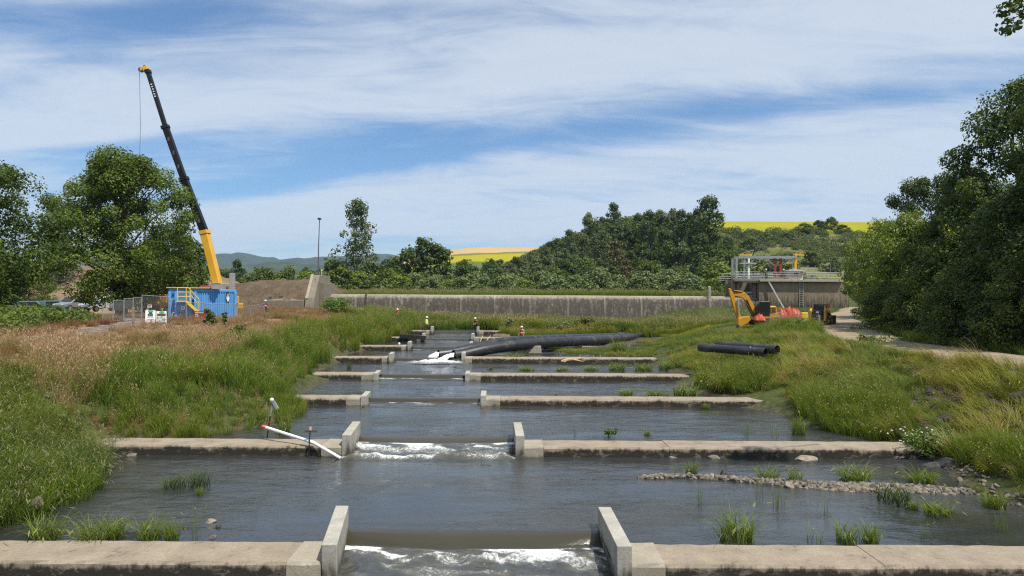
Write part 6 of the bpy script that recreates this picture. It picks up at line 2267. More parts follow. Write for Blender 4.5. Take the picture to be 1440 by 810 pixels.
# the white jets
def jet(cen, dirx, w_, seed, name='pipe_outflow'):
    n = 40
    s = np.linspace(0, 1, n)
    a = np.linspace(0, PI, 18)
    S, A = np.meshgrid(s, a)
    rr = .34 * (1 + .7 * S)
    drop = 1.05 * S ** 1.5
    X = -S * 2.0 * dirx + np.cos(A) * rr * .25
    Y = np.cos(A) * rr * 1.15 - S * .35
    Z = np.sin(A) * rr * (1 - .45 * S) - drop - .12
    nz = (fbm(X * 3 + seed, Y * 3 + Z * 3, 4) - .44) * .45 * sstep(0, .3, S)
    Z = Z + nz
    k = np.arange(X.size).reshape(X.shape)
    F = np.stack([k[:-1, :-1].ravel(), k[:-1, 1:].ravel(), k[1:, 1:].ravel(), k[1:, :-1].ravel()], 1)
    me = np_mesh(name, np.stack([X.ravel(), Y.ravel(), Z.ravel()], 1), F, {'foam': np.full(X.size, 1.2), 'nappe': np.zeros(X.size)}, True)
    return tag(obj(name, me, M_WATER, None, cen), kind='structure')


jet(px(640, 499.5, 56.6), 1.0, .8, 3)
jet(px(619, 498.5, 58.2), .9, .7, 9)
# churned white water where they land
fc = px(598, 509, 55.0)
X, Y = np.meshgrid(np.linspace(-3.6, 3.6, 90), np.linspace(-1.3, 1.6, 44))
r = np.sqrt(((X - 1.0) / 2.7) ** 2 + ((Y) / 1.15) ** 2)
amp = np.exp(-r ** 2 * 1.6)
Z = .80 + amp * (.18 + .55 * (fbm(X * 1.8, Y * 2.2, 4) - .36)) - .035 * (r > 1.2)
k = np.arange(X.size).reshape(X.shape)
F = np.stack([k[:-1, :-1].ravel(), k[:-1, 1:].ravel(), k[1:, 1:].ravel(), k[1:, :-1].ravel()], 1)
me = np_mesh('churned_water', np.stack([X.ravel() + fc.x, Y.ravel() + fc.y, Z.ravel()], 1), F, {'foam': (1.05 * np.exp(-r ** 2 * .9)).ravel(), 'nappe': np.zeros(X.size)}, True)
tag(obj('churned_water', me, M_WATER), kind='structure')

# white plastic pipe and gauges on the second weir
wp_ = thing('plastic_pipe', 'white plastic pipe with a red tip sloping over the second weir into the pool', 'pipe', px(369.6, 599.5, 26.9))
w0 = wp_.location
A_, B_, C_, E_ = Vector((0, 0, 0)), px(434.8, 620.5, 25.75) - w0, px(441, 622.5, 25.7) - w0, px(479, 644.5, 25.35) - w0
MB().tube([A_ + (B_ - A_) * .07, B_], .058, 12).build('upper_length', P_PVC, wp_, smooth=True)
MB().tube([C_, E_], .060, 12).build('lower_length', P_PVC, wp_, smooth=True)
MB().tube([B_ - (B_ - A_) * .02, B_, C_, C_ + (E_ - C_) * .03], .068, 12).build('elbow', P_PVC, wp_, smooth=True)
MB().pipe_hollow([A_, A_ + (B_ - A_) * .075], .060, .01, 12).build('red_tip', mat('red_mark', (.70, .12, .08), .5), wp_, smooth=True)
g1 = thing('gauge_post', 'leaning black and grey sensor post at the edge of the reeds by the white pipe', 'post', px(374.8, 614, 27.3))
q0 = g1.location
mid, top = px(380, 585, 27.3) - q0, px(384, 564, 27.3) - q0
MB().tube([(0, 0, -.2), mid], .03, 8).build('lower_pole', P_BLACK, g1)
MB().tube([mid, top], .034, 8).build('upper_pole', P_GALV, g1)
MB().bar(top + Vector((.0, 0, 0)), px(390.5, 575, 27.3) - q0, .12, .10).build('sensor_box', P_GALV, g1)
MB().ball(top + Vector((-.05, 0, .05)), .085, 10, 8).build('sensor_head', P_DIRTYW, g1)
MB().bar(mid + Vector((-.12, 0, -.28)), mid + Vector((.12, 0, -.2)), .05).build('clamp', P_ORANGE, g1)
g2 = thing('gauge_stake', 'thin black stake with a crossplate before the left arm of the second weir', 'stake', px(433.3, 638, 25.65))
q0 = g2.location
t2 = px(436.2, 604, 25.65) - q0
MB().tube([(0, 0, -.4), t2], .022, 8).build('stake', P_BLACK, g2)
MB().box(t2 + Vector((.04, -.02, -.06)), (.47, .04, .08)).build('crossplate', P_DGREY, g2)
MB().box(t2 + Vector((.02, -.03, .04)), (.07, .06, .13)).build('tip', mat('pink_cap', (.75, .35, .25), .6), g2)
# timber and driftwood on the fifth weir, lines on the seventh
lg = thing('driftwood_log', 'forked piece of bleached driftwood lying on the fifth weir', 'log', px(805, 508, 54.6))
MB().tube([(-.9, -.1, .0), (-.3, 0, .12), (.4, .05, .18), (.9, .1, .3)], [.10, .14, .11, .05], 7).build('trunk', P_PLANK, lg, smooth=True)
MB().tube([(.0, 0, .14), (.5, -.15, .05), (.85, -.2, .0)], [.08, .05, .03], 6).tube([(-.3, 0, .1), (-.7, -.2, -.05)], [.06, .03], 6).build('branch', P_PLANK, lg, smooth=True)
for k_, (a, b_) in enumerate((((674, 483), (679, 472.5)), ((681, 482.5), (690, 472)))):
    r_ = thing('yellow_pole', ['yellow pole leaning on the seventh weir, left of two', 'yellow pole leaning on the seventh weir, right of two'][k_], 'pole', px(*a, 70.5))
    MB().tube([(0, 0, 0), px(*b_, 72.5) - r_.location], .035, 6).build('shaft', mat('dull_yellow', (.55, .42, .12), .6), r_)
    MB().tube([px(*b_, 72.5) - r_.location, px(*b_, 72.5) - r_.location + Vector((.02, .05, .1))], .05, 6).build('end_cap', P_DGREY, r_)
for k_, (x, y, w_) in enumerate(((721, 477, .9), (705, 473.5, 1.2), (737, 479, .7))):
    r_ = thing('timber_baulk', ['grey timber baulk right of the seventh weir gap', 'grey timber baulk behind the seventh weir', 'short timber baulk at the end of the seventh weir'][k_], 'timber', px(x, y, 75))
    MB().box((0, 0, .1), (w_ * 1.6, .3, .25), R(8 * k_ - 5)).build('baulk', P_WOOD, r_, bevel=.02)
    MB().box((-.1, .1, .27), (w_, .2, .12), R(-10)).build('upper_baulk', P_WOOD, r_)
bw = tag(MB().ball((0, 0, .07), (.10, .10, .13), 10, 8).tube([(0, 0, .15), (0, 0, .22)], .03, 6).build('white_bottle', P_WHITE, None, px(561.5, 484.5, 65)), 'small white bottle standing on the sixth weir', 'bottle')

# ------------------------------------------------------------------ people
SK = mat('skin', (.42, .25, .18), .6, 0, .05, 8)
CL_YEL = mat('hi_vis_yellow', (.62, .78, .04), .7, 0, .08, 6)
CL_NAVY = mat('navy_trousers', (.025, .03, .05), .85, 0, .2, 6)
CL_DARK = mat('dark_shirt', (.06, .06, .07), .85, 0, .2, 6)
CL_MAROON = mat('maroon_shirt', (.16, .05, .06), .85, 0, .2, 6)
CL_GREY = mat('grey_shirt', (.45, .44, .43), .85, 0, .1, 6)
HATW = mat('hard_hat_white', (.80, .80, .78), .35, 0, .03, 6)


def person(lab, loc, rz, shirt, trousers, vest=None, pose='stand', stripe=None):
    """one skinned body (0.0 = ground); vest, hat are children"""
    r = thing('person', lab, 'person', loc, rz)
    sit = 0.0
    lean = 0.0
    if pose == 'bend':
        lean = .45
    if pose == 'crouch':
        sit, lean = .30, .35
    V, E, RD = [], [], []
    def add(p, rad, par=None):
        V.append(p)
        RD.append(rad)
        if par is not None:
            E.append((par, len(V) - 1))
        return len(V) - 1
    ph = .92 - sit
    def up(h, y=0.0, x=0.0):   # a point of the leaning torso, h above the pelvis
        return (x, -math.sin(lean) * h + y, ph + math.cos(lean) * h)
    pel = add((0, 0, ph), (.155, .115))
    sp1 = add(up(.22), (.145, .105), pel)
    ch = add(up(.42), (.175, .115), sp1)
    nk = add(up(.56), (.06, .06), ch)
    hd = add(up(.66, -.02), (.085, .095), nk)
    hd2 = add(up(.78, -.015), (.075, .09), hd)
    add(up(.67, -.115), (.014, .014), hd)           # nose
    for s in (-1, 1):
        add(up(.675, .0, .085 * s), (.012, .02), hd)  # ears
    knee_f = .12 if pose != 'crouch' else .34
    for s in (-1, 1):
        st = .10 if pose == 'stride' else 0
        hip = add((.10 * s, 0, ph - .04), (.095, .095), pel)
        kn = add((.115 * s, -knee_f * (.4 if pose in ('stand', 'stride', 'bend') else 1) + st * s * -1, .48 - sit * .25), (.068, .07), hip)
        an = add((.12 * s, .04 + st * s, .10), (.045, .045), kn)
        add((.135 * s, -.13 + st * s, .045), (.042, .04), an)
    hands = []
    for s in (-1, 1):
        shd = add(up(.50, 0, .20 * s), (.062, .062), ch)
        if pose in ('bend', 'crouch'):
            el = add(up(.26, -.20, .25 * s), (.045, .045), shd)
            wr = add(up(.10, -.40, .12 * s), (.032, .03), el)
            hx = Vector((0, -.05, -.07))
        elif pose == 'fold':
            el = add(up(.24, -.06, .27 * s), (.045, .045), shd)
            wr = add(up(.30, -.22, .07 * s), (.032, .03), el)
            hx = Vector((-.06 * s, -.02, .02))
        else:
            el = add(up(.23, .02, .27 * s), (.045, .045), shd)
            wr = add(up(.0, -.10, .28 * s), (.032, .03), el)
            hx = Vector((0, -.03, -.08))
        pw = Vector(V[wr])
        pm = add(tuple(pw + hx), (.036, .022), wr)
        sd_ = Vector((s * .0, 1, 0)) if abs(hx.z) > .05 else Vector((0, 0, 1))
        for j in range(4):
            o_ = sd_ * (.026 * (j - 1.5))
            f1 = add(tuple(pw + hx * 1.55 + o_), (.009, .009), pm)
            add(tuple(pw + hx * (2.0 + .12 * (1.5 - abs(j - 1.4))) + o_ + Vector((-.012 * s, 0, 0))), (.008, .008), f1)
        t1 = add(tuple(pw + hx * .9 + sd_ * -.05), (.010, .010), pm)
        add(tuple(pw + hx * 1.4 + sd_ * -.065), (.009, .009), t1)
    me = bpy.data.meshes.new('body')
    me.from_pydata(V, E, [])
    ob = bpy.data.objects.new('body', me)
    COL.objects.link(ob)
    sk = ob.modifiers.new('skin', 'SKIN')
    sk.use_smooth_shade = True
    lay = me.skin_vertices[0] if me.skin_vertices else None
    if lay is None:
        bm = bmesh.new()
        bm.from_mesh(me)
        bm.verts.layers.skin.verify()
        bm.to_mesh(me)
        bm.free()
        lay = me.skin_vertices[0]
    for i, rd in enumerate(RD):
        lay.data[i].radius = rd
        lay.data[i].use_root = (i == 0)
    sb = ob.modifiers.new('sub', 'SUBSURF')
    sb.levels = sb.render_levels = 1
    dg = bpy.context.evaluated_depsgraph_get()
    bm_ = bpy.data.meshes.new_from_object(ob.evaluated_get(dg))
    bpy.data.objects.remove(ob)
    bm_.materials.clear()
    for m in (SK, shirt, trousers, P_BLACK):
        bm_.materials.append(m)
    wrs = [Vector(V[i]) for i in range(len(V)) if RD[i] == (.032, .03)]
    nkz = V[nk]
    for p in bm_.polygons:
        c_ = p.center
        near_hand = min((c_ - w__).length for w__ in wrs) < .16 and all((c_ - Vector(up(h))).length > .16 for h in (.0, .2, .4))
        hrel = (c_.z - ph) * math.cos(lean) - (c_.y) * math.sin(lean)
        if near_hand or hrel > .53:
            p.material_index = 0
        elif c_.z < .12:
            p.material_index = 3
        elif hrel < .02 and c_.z < ph + .06 and abs(c_.x) < .24:
            p.material_index = 2
        else:
            p.material_index = 1
    body = obj('body', bm_, None, r)
    tilt_ = Matrix.Rotation(lean, 3, 'X')
    def torso_ring(h0, h1, grow, nm, m):
        mb = MB()
        n = 14
        hs = np.linspace(h0, h1, 6)
        vs, fs = [], []
        for h in hs:
            a_, b__ = (.185 + grow, .135 + grow) if h > .25 else (.175 + grow, .135 + grow)
            for k in range(n):
                an = 2 * PI * k / n
                vs.append(up(h, b__ * math.sin(an), a_ * math.cos(an)))
        for i in range(5):
            for k in range(n):
                k2 = (k + 1) % n
                fs.append((i * n + k, i * n + k2, (i + 1) * n + k2, (i + 1) * n + k))
        return mb.add(vs, fs).build(nm, m, r, smooth=True)
    if vest:
        torso_ring(-.02, .50, .02, 'vest', vest)
        torso_ring(.16, .22, .028, 'reflective_stripe', stripe or mat('reflective_tape', (.75, .75, .62), .3))
    hatc = Vector(up(.76, -.015))
    MB().ball(hatc + Vector((0, 0, .045)), (.125, .145, .115), 14, 8).build('hard_hat', HATW, r, smooth=True)
    MB().tube([hatc + Vector((0, -.04, .015)), hatc + Vector((0, -.04, .03))], .155, 14).build('hat_brim', HATW, r)
    for s in (-1, 1):
        MB().ball(Vector(up(.685, -.105, .033 * s)), .012, 8, 6).build('eye', P_BLACK, r)
    MB().box(Vector(up(.622, -.1)), (.05, .015, .012)).build('mouth', mat('lips', (.32, .13, .11), .6), r)
    return r


person('worker in a lime yellow jacket and white hard hat on the farthest weir', px(600, 466, 83.1), R(75), CL_YEL, CL_NAVY, CL_YEL, 'stride')
person('worker in an orange vest behind the grass at the far left of the ladder head', gp(559, 460, 86), R(10), CL_DARK, CL_NAVY, P_ORANGE, 'fold')
person('worker bending in a maroon shirt over the right end of the farthest weir', px(671, 466.5, 83.2), R(-40), CL_MAROON, CL_NAVY, None, 'bend')
person('worker in an orange vest standing behind the big black pipes', gp(733.5, 470, 73.5), R(-20), CL_GREY, CL_NAVY, P_ORANGE, 'stand')
person('worker in a red vest and white hard hat by the fence right of the tank', gp(373, 440, 84), R(40), CL_DARK, CL_NAVY, P_RED, 'stand')
zdk = I0.z + lz(394.6) + .17
pA = px(1077, 400, 113)
person('worker in dark clothes at the corner of the intake deck railing', Vector((pA.x, pA.y, zdk)), R(60), CL_DARK, CL_DARK, None, 'fold')
pB = px(1102, 400, 113.2)
person('worker in maroon and black on the intake deck beside the hut', Vector((pB.x, pB.y, zdk)), R(-30), CL_MAROON, CL_NAVY, None, 'stand')

# ------------------------------------------------------------------ rocks
M_ROCK = mat('river_rock', (.16, .14, .115), .9, 0, .35, 3, bump=.6, bscale=14, col2=(.10, .09, .075), thr=(.5, .7), spec=.2)
M_ROCKL = mat('pale_rock', (.235, .20, .155), .9, 0, .3, 3, bump=.5, bscale=14, col2=(.22, .19, .15), thr=(.5, .7), spec=.2)
M_BASALT = mat('dark_riprap', (.070, .064, .060), .85, 0, .4, 3, bump=.8, bscale=9, col2=(.13, .115, .10), thr=(.55, .72), spec=.25)


def rock_mesh(seed, sx, sy, sz, ang=1.0):
    rs_ = np.random.RandomState(seed)
    bm = bmesh.new()
    bmesh.ops.create_icosphere(bm, subdivisions=3, radius=1.0)
    dirs = rs_.normal(size=(12, 3))
    dirs /= np.linalg.norm(dirs, axis=1)[:, None]
    cut = rs_.uniform(.58, .92, 12)
    for v in bm.verts:
        p = np.array(v.co)
        for d_, c_ in zip(dirs, cut):
            e = p.dot(d_) - c_
            if e > 0:
                p = p - d_ * e * ang
        p *= 1 + (fbm(np.array([p[0] * 3 + seed]), np.array([p[1] * 3 + p[2] * 2]), 3)[0] - .44) * .14
        v.co = (p[0] * sx, p[1] * sy, p[2] * sz)
    me = bpy.data.meshes.new('rock')
    bm.to_mesh(me)
    bm.free()
    return me


def surf(x, y, lev):
    """where the line of sight through pixel (x, y) meets the level lev"""
    d = (CAM_Z - lev) * 960.0 / (y - 420.0)
    for _ in range(3):
        p = px(x, y, d)
        d *= (CAM_Z - lev) / (CAM_Z - p.z)
    return px(x, y, d)


RK = [(290, 637, 17, 5, 'flat pale rock in the water under the white pipe weir, left part', M_ROCKL, 0.02), (186, 640, 8, 3, 'small grey stone at the foot of the second weir, far left', M_ROCK, .02), (207, 638, 6, 4, 'tiny stone beside the small tuft at the second weir', M_ROCKL, .02), (135, 641, 14, 4, 'grey slab half under the bank grass at the second weir', M_ROCK, .02),
      (866, 641, 9, 4, 'leftmost of three tan rocks leaning on the second weir', M_ROCKL, .02), (886, 640, 12, 5, 'middle of three tan rocks leaning on the second weir', M_ROCKL, .02), (907, 637, 10, 9, 'pointed tan rock, right of three at the second weir', M_ROCKL, .02), (1003, 643, 14, 4, 'flat grey rock at the second weir, right of the three tan rocks', M_ROCK, .02), (1131, 645, 22, 4, 'wide flat pale slab in the water before the second weir', M_ROCKL, .02),
      (945, 643, 8, 3, 'low grey stone between the tan rocks and the flat grey rock', M_ROCK, .02), (1263, 644, 12, 4, 'grey rock near the right end of the second weir', M_ROCK, .02), (913, 672, 8, 4, 'stone at the left tip of the gravel bar', M_ROCKL, .02), (934, 670, 7, 4, 'second stone from the left tip of the gravel bar', M_ROCK, .02), (1110, 682, 11, 5, 'largest pale stone on the gravel bar', M_ROCKL, .05), (1017, 668, 5, 6, 'dark upright stone on the thin part of the gravel bar', M_BASALT, .02),
      (296, 734, 8, 4, 'tan stone in the weeds by the nearest weir', M_ROCKL, .02), (308, 742, 6, 4, 'dark wet stone beside the tan stone near the front weir', M_BASALT, .02), (261, 744, 5, 4, 'dark stone left of the tan stone by the front weir', M_BASALT, .02), (300, 756, 6, 4, 'brown stone just behind the front weir', M_ROCK, .02), (128, 751, 8, 5, 'grey stone in the weeds behind the front weir', M_ROCK, .02), (51, 710, 9, 10, 'pale boulder in the grass on the near left bank', M_ROCKL, .35), (1330, 643, 6, 3, 'small stone at the waterline by the dark riprap', M_ROCK, .02), (1270, 600, 6, 3, 'small flat stone just above the second weir, right', M_ROCKL, .3)]
for k_, (x, y, w_, h_, lab, m, lv) in enumerate(RK):
    p = surf(x, y, lv)
    s = p.y / 960.0
    me = rock_mesh(100 + k_, w_ * s * 1.05, w_ * s * .8, max(h_ * s * 1.25, .05), 1.0)
    me.materials.append(m)
    tag(obj('rock', me, None, None, p, k_ * 1.3), lab, 'rock')
RR = [(1312, 638, 24.8, 13), (1333, 641, 24.6, 13), (1348, 622, 26, 11), (1372, 612, 26.5, 16), (1396, 607, 27, 15), (1418, 612, 26.5, 16), (1438, 602, 27, 15), (1405, 628, 25, 14), (1430, 633, 24.5, 12), (1360, 633, 25, 11), (1385, 595, 28.5, 14), (1350, 590, 29, 13), (1330, 600, 28, 11), (1430, 585, 29, 13)]
RLOC = ['at the waterline right of the white flowering weed, left of two', 'at the waterline right of the white flowering weed, right of two', 'just above the two waterline rocks', 'at the left of the rocky band on the right bank', 'in the middle of the rocky band on the right bank', 'towards the right of the rocky band on the right bank', 'at the right edge of the picture in the rocky band', 'low in the rocky band under its middle', 'low in the rocky band by the right edge', 'low in the rocky band at its left', 'at the top of the rocky band under laid grass', 'at the upper left of the rocky band', 'above the white flowering weed', 'at the upper right of the rocky band']
for k_, (x, y, d, w_) in enumerate(RR):
    p = gp(x, y, d)
    s = d / 960
    me = rock_mesh(300 + k_, w_ * s * 1.25, w_ * s * 1.0, w_ * s * .85, 1.0)
    me.materials.append(M_BASALT)
    tag(obj('rock', me, None, None, p + Vector((0, 0, .0)), k_ * 2.1), 'dark angular rock ' + RLOC[k_], 'rock', 'dark riprap rocks on the right bank')
for k_, (x, y, d, w_) in enumerate(((64, 527, 30, 9), (80, 533, 29.5, 8), (72, 556, 28, 8), (90, 505, 34, 7))):
    p = gp(x, y, d)
    s = d / 960
    me = rock_mesh(360 + k_, w_ * s * 1.3, w_ * s, w_ * s * .7)
    me.materials.append(M_ROCK)
    tag(obj('rock', me, None, None, p + Vector((0, 0, .05)), k_), ['dark rock in the gully on the left bank, upper', 'dark rock in the gully on the left bank, right one', 'brown rock low in the gully on the left bank', 'rock at the top of the gully by the pale grass'][k_], 'rock')

# gravel bar: a low ridge of stones in the first pool, plus scattered cobbles
rs = np.random.RandomState(91)
bar = [(905, 672, .12), (960, 671, .16), (1010, 673, .22), (1060, 677, .28), (1110, 680, .45), (1160, 684, .62), (1220, 686, .75), (1290, 688, .65), (1340, 691, .38), (1375, 694, .15)]
bp_ = [(surf(x, y, .03), w_) for x, y, w_ in bar]
bx_ = np.array([p.x for p, _ in bp_])
by_ = np.array([p.y for p, _ in bp_])
bw_ = np.array([w_ * .75 for _, w_ in bp_])
X, Y = np.meshgrid(np.linspace(bx_[0] - .2, bx_[-1] + .2, 160), np.linspace(by_.min() - 1.2, by_.max() + 1.2, 60))
cyv = np.interp(X, bx_, by_)
wv_ = np.interp(X, bx_, bw_)
Z = -.10 + .20 * np.clip(1 - ((Y - cyv) / (wv_ * 1.15)) ** 2, -1, 1) + (fbm(X * 4, Y * 4, 3) - .44) * .07
k = np.arange(X.size).reshape(X.shape)
F = np.stack([k[:-1, :-1].ravel(), k[:-1, 1:].ravel(), k[1:, 1:].ravel(), k[1:, :-1].ravel()], 1)
M_WETG = mat('wet_gravel', (.10, .088, .068), .8, 0, .4, 20, bump=.7, bscale=40)
tag(obj('gravel_bar', np_mesh('gravel_bar', np.stack([X.ravel(), Y.ravel(), Z.ravel()], 1), F, None, True), M_WETG), kind='structure')
pebs = []
for i in range(6):
    me = rock_mesh(500 + i, .07, .055, .04, .7)
    bm = bmesh.new()
    bm.from_mesh(me)
    bmesh.ops.unsubdivide(bm, verts=bm.verts, iterations=2)
    bm.to_mesh(me)
    bm.free()
    me.materials.append([M_ROCKL, M_ROCK, M_BASALT, M_ROCKL, M_ROCK, M_ROCK][i])
    me.shade_smooth()
    pebs.append(me)
S_PEB = source_coll('pebble', pebs)
N = 1500
xx = rs.uniform(bx_[0], bx_[-1], N * 3)
wq = np.interp(xx, bx_, bw_)
kp = rs.uniform(size=N * 3) < (wq / wq.max()) ** 1.3 * .85 + .03
xx = xx[kp]
wq = wq[kp]
yy = np.interp(xx, bx_, by_) + rs.normal(0, .55, len(xx)) * wq
zz_ = -.08 + .19 * np.clip(1 - ((yy - np.interp(xx, bx_, by_)) / (wq * 1.15)) ** 2, -.2, 1)
scatter('pebbles', np.column_stack([xx, yy, zz_ - .015]), S_PEB, 6, rs, .35, 1.9, .5)
# loose cobbles along the right waterline and on the gravel under the big pipes
pts = []
for _ in range(120):
    y = rs.uniform(20, 27.5)
    x = np.interp(y, [16, 20, 26, 28], [14.8, 14.9, 16.0, 16.1]) + rs.normal() * .25
    pts.append((x, y, float(gz(np.array([x]), np.array([y]))[0]) + .02))
for _ in range(380):
    y = rs.uniform(57.5, 66)
    x = rs.uniform(-3, 12)
    pts.append((x, y, float(gz(np.array([x]), np.array([y]))[0]) + .03))
scatter('pebbles', np.array(pts), S_PEB, 6, rs, .6, 1.6, .5)
pts = []
for _ in range(260):
    y = rs.uniform(21.5, 31)
    x = rs.uniform(15.6, 21) + (y - 26) * .15
    z = float(gz(np.array([x]), np.array([y]))[0])
    if z > .1 and rs.uniform() < .9 and ((x - 18.6 - (y - 27) * .2) / 1.6) ** 2 < 1.6:
        pts.append((x, y, z + .02))
bas = []
for i in range(4):
    me = rock_mesh(540 + i, .24, .2, .16)
    me.materials.append(M_BASALT)
    bas.append(me)
S_BAS = source_coll('riprap_source', bas)
scatter('riprap', np.array(pts), S_BAS, 4, rs, .5, 1.5, .6)

# ------------------------------------------------------------------ tufts standing in the pools
TUFT = [grass_proto('tuft', G_WATER, 900 + i, 120, .62, .24, .8, .9, .014, .04, segs=5) for i in range(5)]
SPARSE = [grass_proto('sparse_tuft', G_WATER, 920 + i, 16, .60, .20, .35, .6, .012, .1, segs=5) for i in range(4)]
DARKT = [grass_proto('dark_tuft', G_DARK, 940 + i, 80, .60, .26, .55, .9, .014, .02, segs=5) for i in range(3)]
TF = [  # x, y of the foot, width px, height px, kind, label
    (1037, 762, 62, 50, 'T', 'big bright grass tuft standing against the front weir, right of its gap'),
    (1145, 762, 42, 26, 'S', 'thin leafy clump at the front weir right of the big bright tuft'),
    (1190, 763, 34, 36, 'T', 'upright grass tuft against the front weir, second from the big tuft'),
    (1222, 763, 32, 34, 'T', 'rightmost of three tufts against the front weir'),
    (985, 712, 16, 34, 'S', 'thin grass stems alone in open water above the big tuft'),
    (1068, 700, 16, 32, 'S', 'thin grass stems in the water right of the lone stems'),
    (1095, 715, 30, 40, 'S', 'loose tall stems in the water below the gravel bar'),
    (1162, 725, 16, 30, 'S', 'pale thin stems in open water between front weir and gravel bar'),
    (1080, 676, 34, 24, 'T', 'yellow green tuft on the gravel bar, left of the pair'),
    (1118, 680, 28, 26, 'T', 'yellow green tuft on the gravel bar, right of the pair'),
    (1203, 676, 50, 26, 'T', 'wide low tuft behind the gravel bar'),
    (1258, 706, 54, 34, 'D', 'wide dark green tuft on the front edge of the gravel bar'),
    (1318, 724, 46, 24, 'T', 'bright low tuft below the gravel bar at the right'),
    (1283, 716, 20, 16, 'T', 'small bright tuft between the dark tuft and the low one'),
    (1296, 680, 44, 26, 'T', 'leafy tuft behind the right end of the gravel bar'),
    (1398, 714, 36, 30, 'T', 'tuft in shallow water near the right edge'),
    (1376, 694, 20, 18, 'T', 'little tuft at the right tip of the gravel bar'),
    (972, 666, 22, 20, 'T', 'small tuft on the thin left part of the gravel bar'),
    (950, 668, 14, 18, 'S', 'thin stems on the left tip of the gravel bar'),
    (1020, 656, 12, 16, 'S', 'thin stems between second weir and gravel bar'),
    (1410, 748, 24, 28, 'S', 'thin stems in the water near the lower right corner'),
    (1300, 758, 22, 26, 'S', 'thin stems at the front weir near the right side'),
    (1285, 640, 40, 14, 'T', 'low fringe tuft at the right end of the second weir'),
    (245, 686, 34, 22, 'D', 'dark green tuft in the left part of the first pool, left half'),
    (280, 684, 34, 28, 'D', 'dark green tuft in the left part of the first pool, right half'),
    (280, 696, 12, 14, 'T', 'small bright tuft just below the dark tufts in the first pool'),
    (64, 758, 50, 40, 'T', 'bright clump at the front weir by the left bank'),
    (135, 762, 56, 42, 'T', 'bright clump behind the front weir, second from the left bank'),
    (160, 757, 36, 34, 'T', 'bright clump behind the front weir, third from the left bank'),
    (212, 760, 42, 40, 'T', 'yellow green clump behind the front weir under the dark tufts'),
    (241, 760, 26, 38, 'T', 'upright clump right of the yellow green clump at the front weir'),
    (276, 760, 24, 50, 'S', 'tall thin stems behind the front weir, rightmost on the left side'),
    (158, 634, 42, 28, 'D', 'dark tuft growing at the left end of the second weir'),
    (216, 634, 14, 20, 'T', 'small bright tuft in front of the second weir'),
    (400, 611, 20, 28, 'T', 'tuft behind the second weir beside the white pipe'),
    (1124, 612, 26, 34, 'T', 'tuft in the second pool near its right bank'),
    (1136, 580, 30, 24, 'T', 'tuft at the right end of the third weir'),
    (992, 575, 12, 10, 'T', 'tiny tuft on the face of the third weir'),
    (836, 571, 9, 10, 'T', 'tiny tuft at the foot of the third weir, left of the other'),
    (910, 612, 12, 10, 'T', 'little bright weed behind the second weir'),
    (808, 612, 8, 12, 'S', 'thin weed behind the second weir near its gap'),
    (1050, 612, 14, 22, 'S', 'thin tall weed behind the second weir, middle right'),
    (1090, 613, 20, 16, 'S', 'low weed behind the second weir by the reeds'),
    (491, 519, 9, 13, 'D', 'dark tuft on the fourth weir, left arm'),
    (690, 520, 7, 7, 'T', 'tiny tuft in the pool left above the fourth weir'),
    (740, 521, 26, 8, 'T', 'low grass fringe above the fourth weir, first from the gap'),
    (790, 521, 24, 7, 'T', 'low grass fringe above the fourth weir, second from the gap'),
    (832, 521, 26, 9, 'T', 'low grass fringe above the fourth weir, third from the gap'),
    (868, 521, 30, 14, 'T', 'taller grass fringe above the fourth weir, fourth from the gap'),
    (905, 521, 34, 12, 'T', 'grass fringe above the fourth weir near the right bank'),
    (940, 520, 34, 16, 'T', 'grass at the right end of the fourth weir'),
    (880, 555, 30, 10, 'T', 'low weeds in the third pool, left of the white flecked patch'),
    (925, 557, 40, 12, 'T', 'low weeds in the third pool, middle'),
    (965, 557, 44, 22, 'T', 'leafy weeds in the third pool by the right bank'),
    (780, 557, 30, 6, 'S', 'sparse weeds above the third weir'),
    (870, 497, 24, 22, 'T', 'weedy tuft before the far end of the thin pipes'),
    (720, 503, 36, 8, 'T', 'low weeds on the fifth weir beside the pipe mouths'),
]
def lev_at(y, x=0):
    for i in range(len(WEIR) - 1, -1, -1):
        lv = WEIR[i][6]
        if i == 0 or (CAM_Z - lv) * 960 / (y - 420) > WEIR[i][0] + .3:
            return lv
    return LEVELS[0]
ri = random.Random(6)
for k_, (x, y, w_, h_, kd, lab) in enumerate(TF):
    p = surf(x, y, lev_at(y))
    p.z = max(p.z, float(gz(np.array([p.x]), np.array([p.y]))[0])) if kd != 'X' else p.z
    s = p.y / 960.0
    pool_ = {'T': TUFT, 'S': SPARSE, 'D': DARKT}[kd]
    me = ri.choice(pool_)
    wh, ww = h_ * s, w_ * s
    o = obj('grass_tuft', me, None, None, p - Vector((0, 0, .03)), ri.uniform(0, 6))
    o.scale = (ww / .62, ww / .62, wh / .46)
    # wide ones are fuller: narrow in depth so the blades do not thin out
    tag(o, lab, 'grass tuft', 'grass tufts standing in the pools')
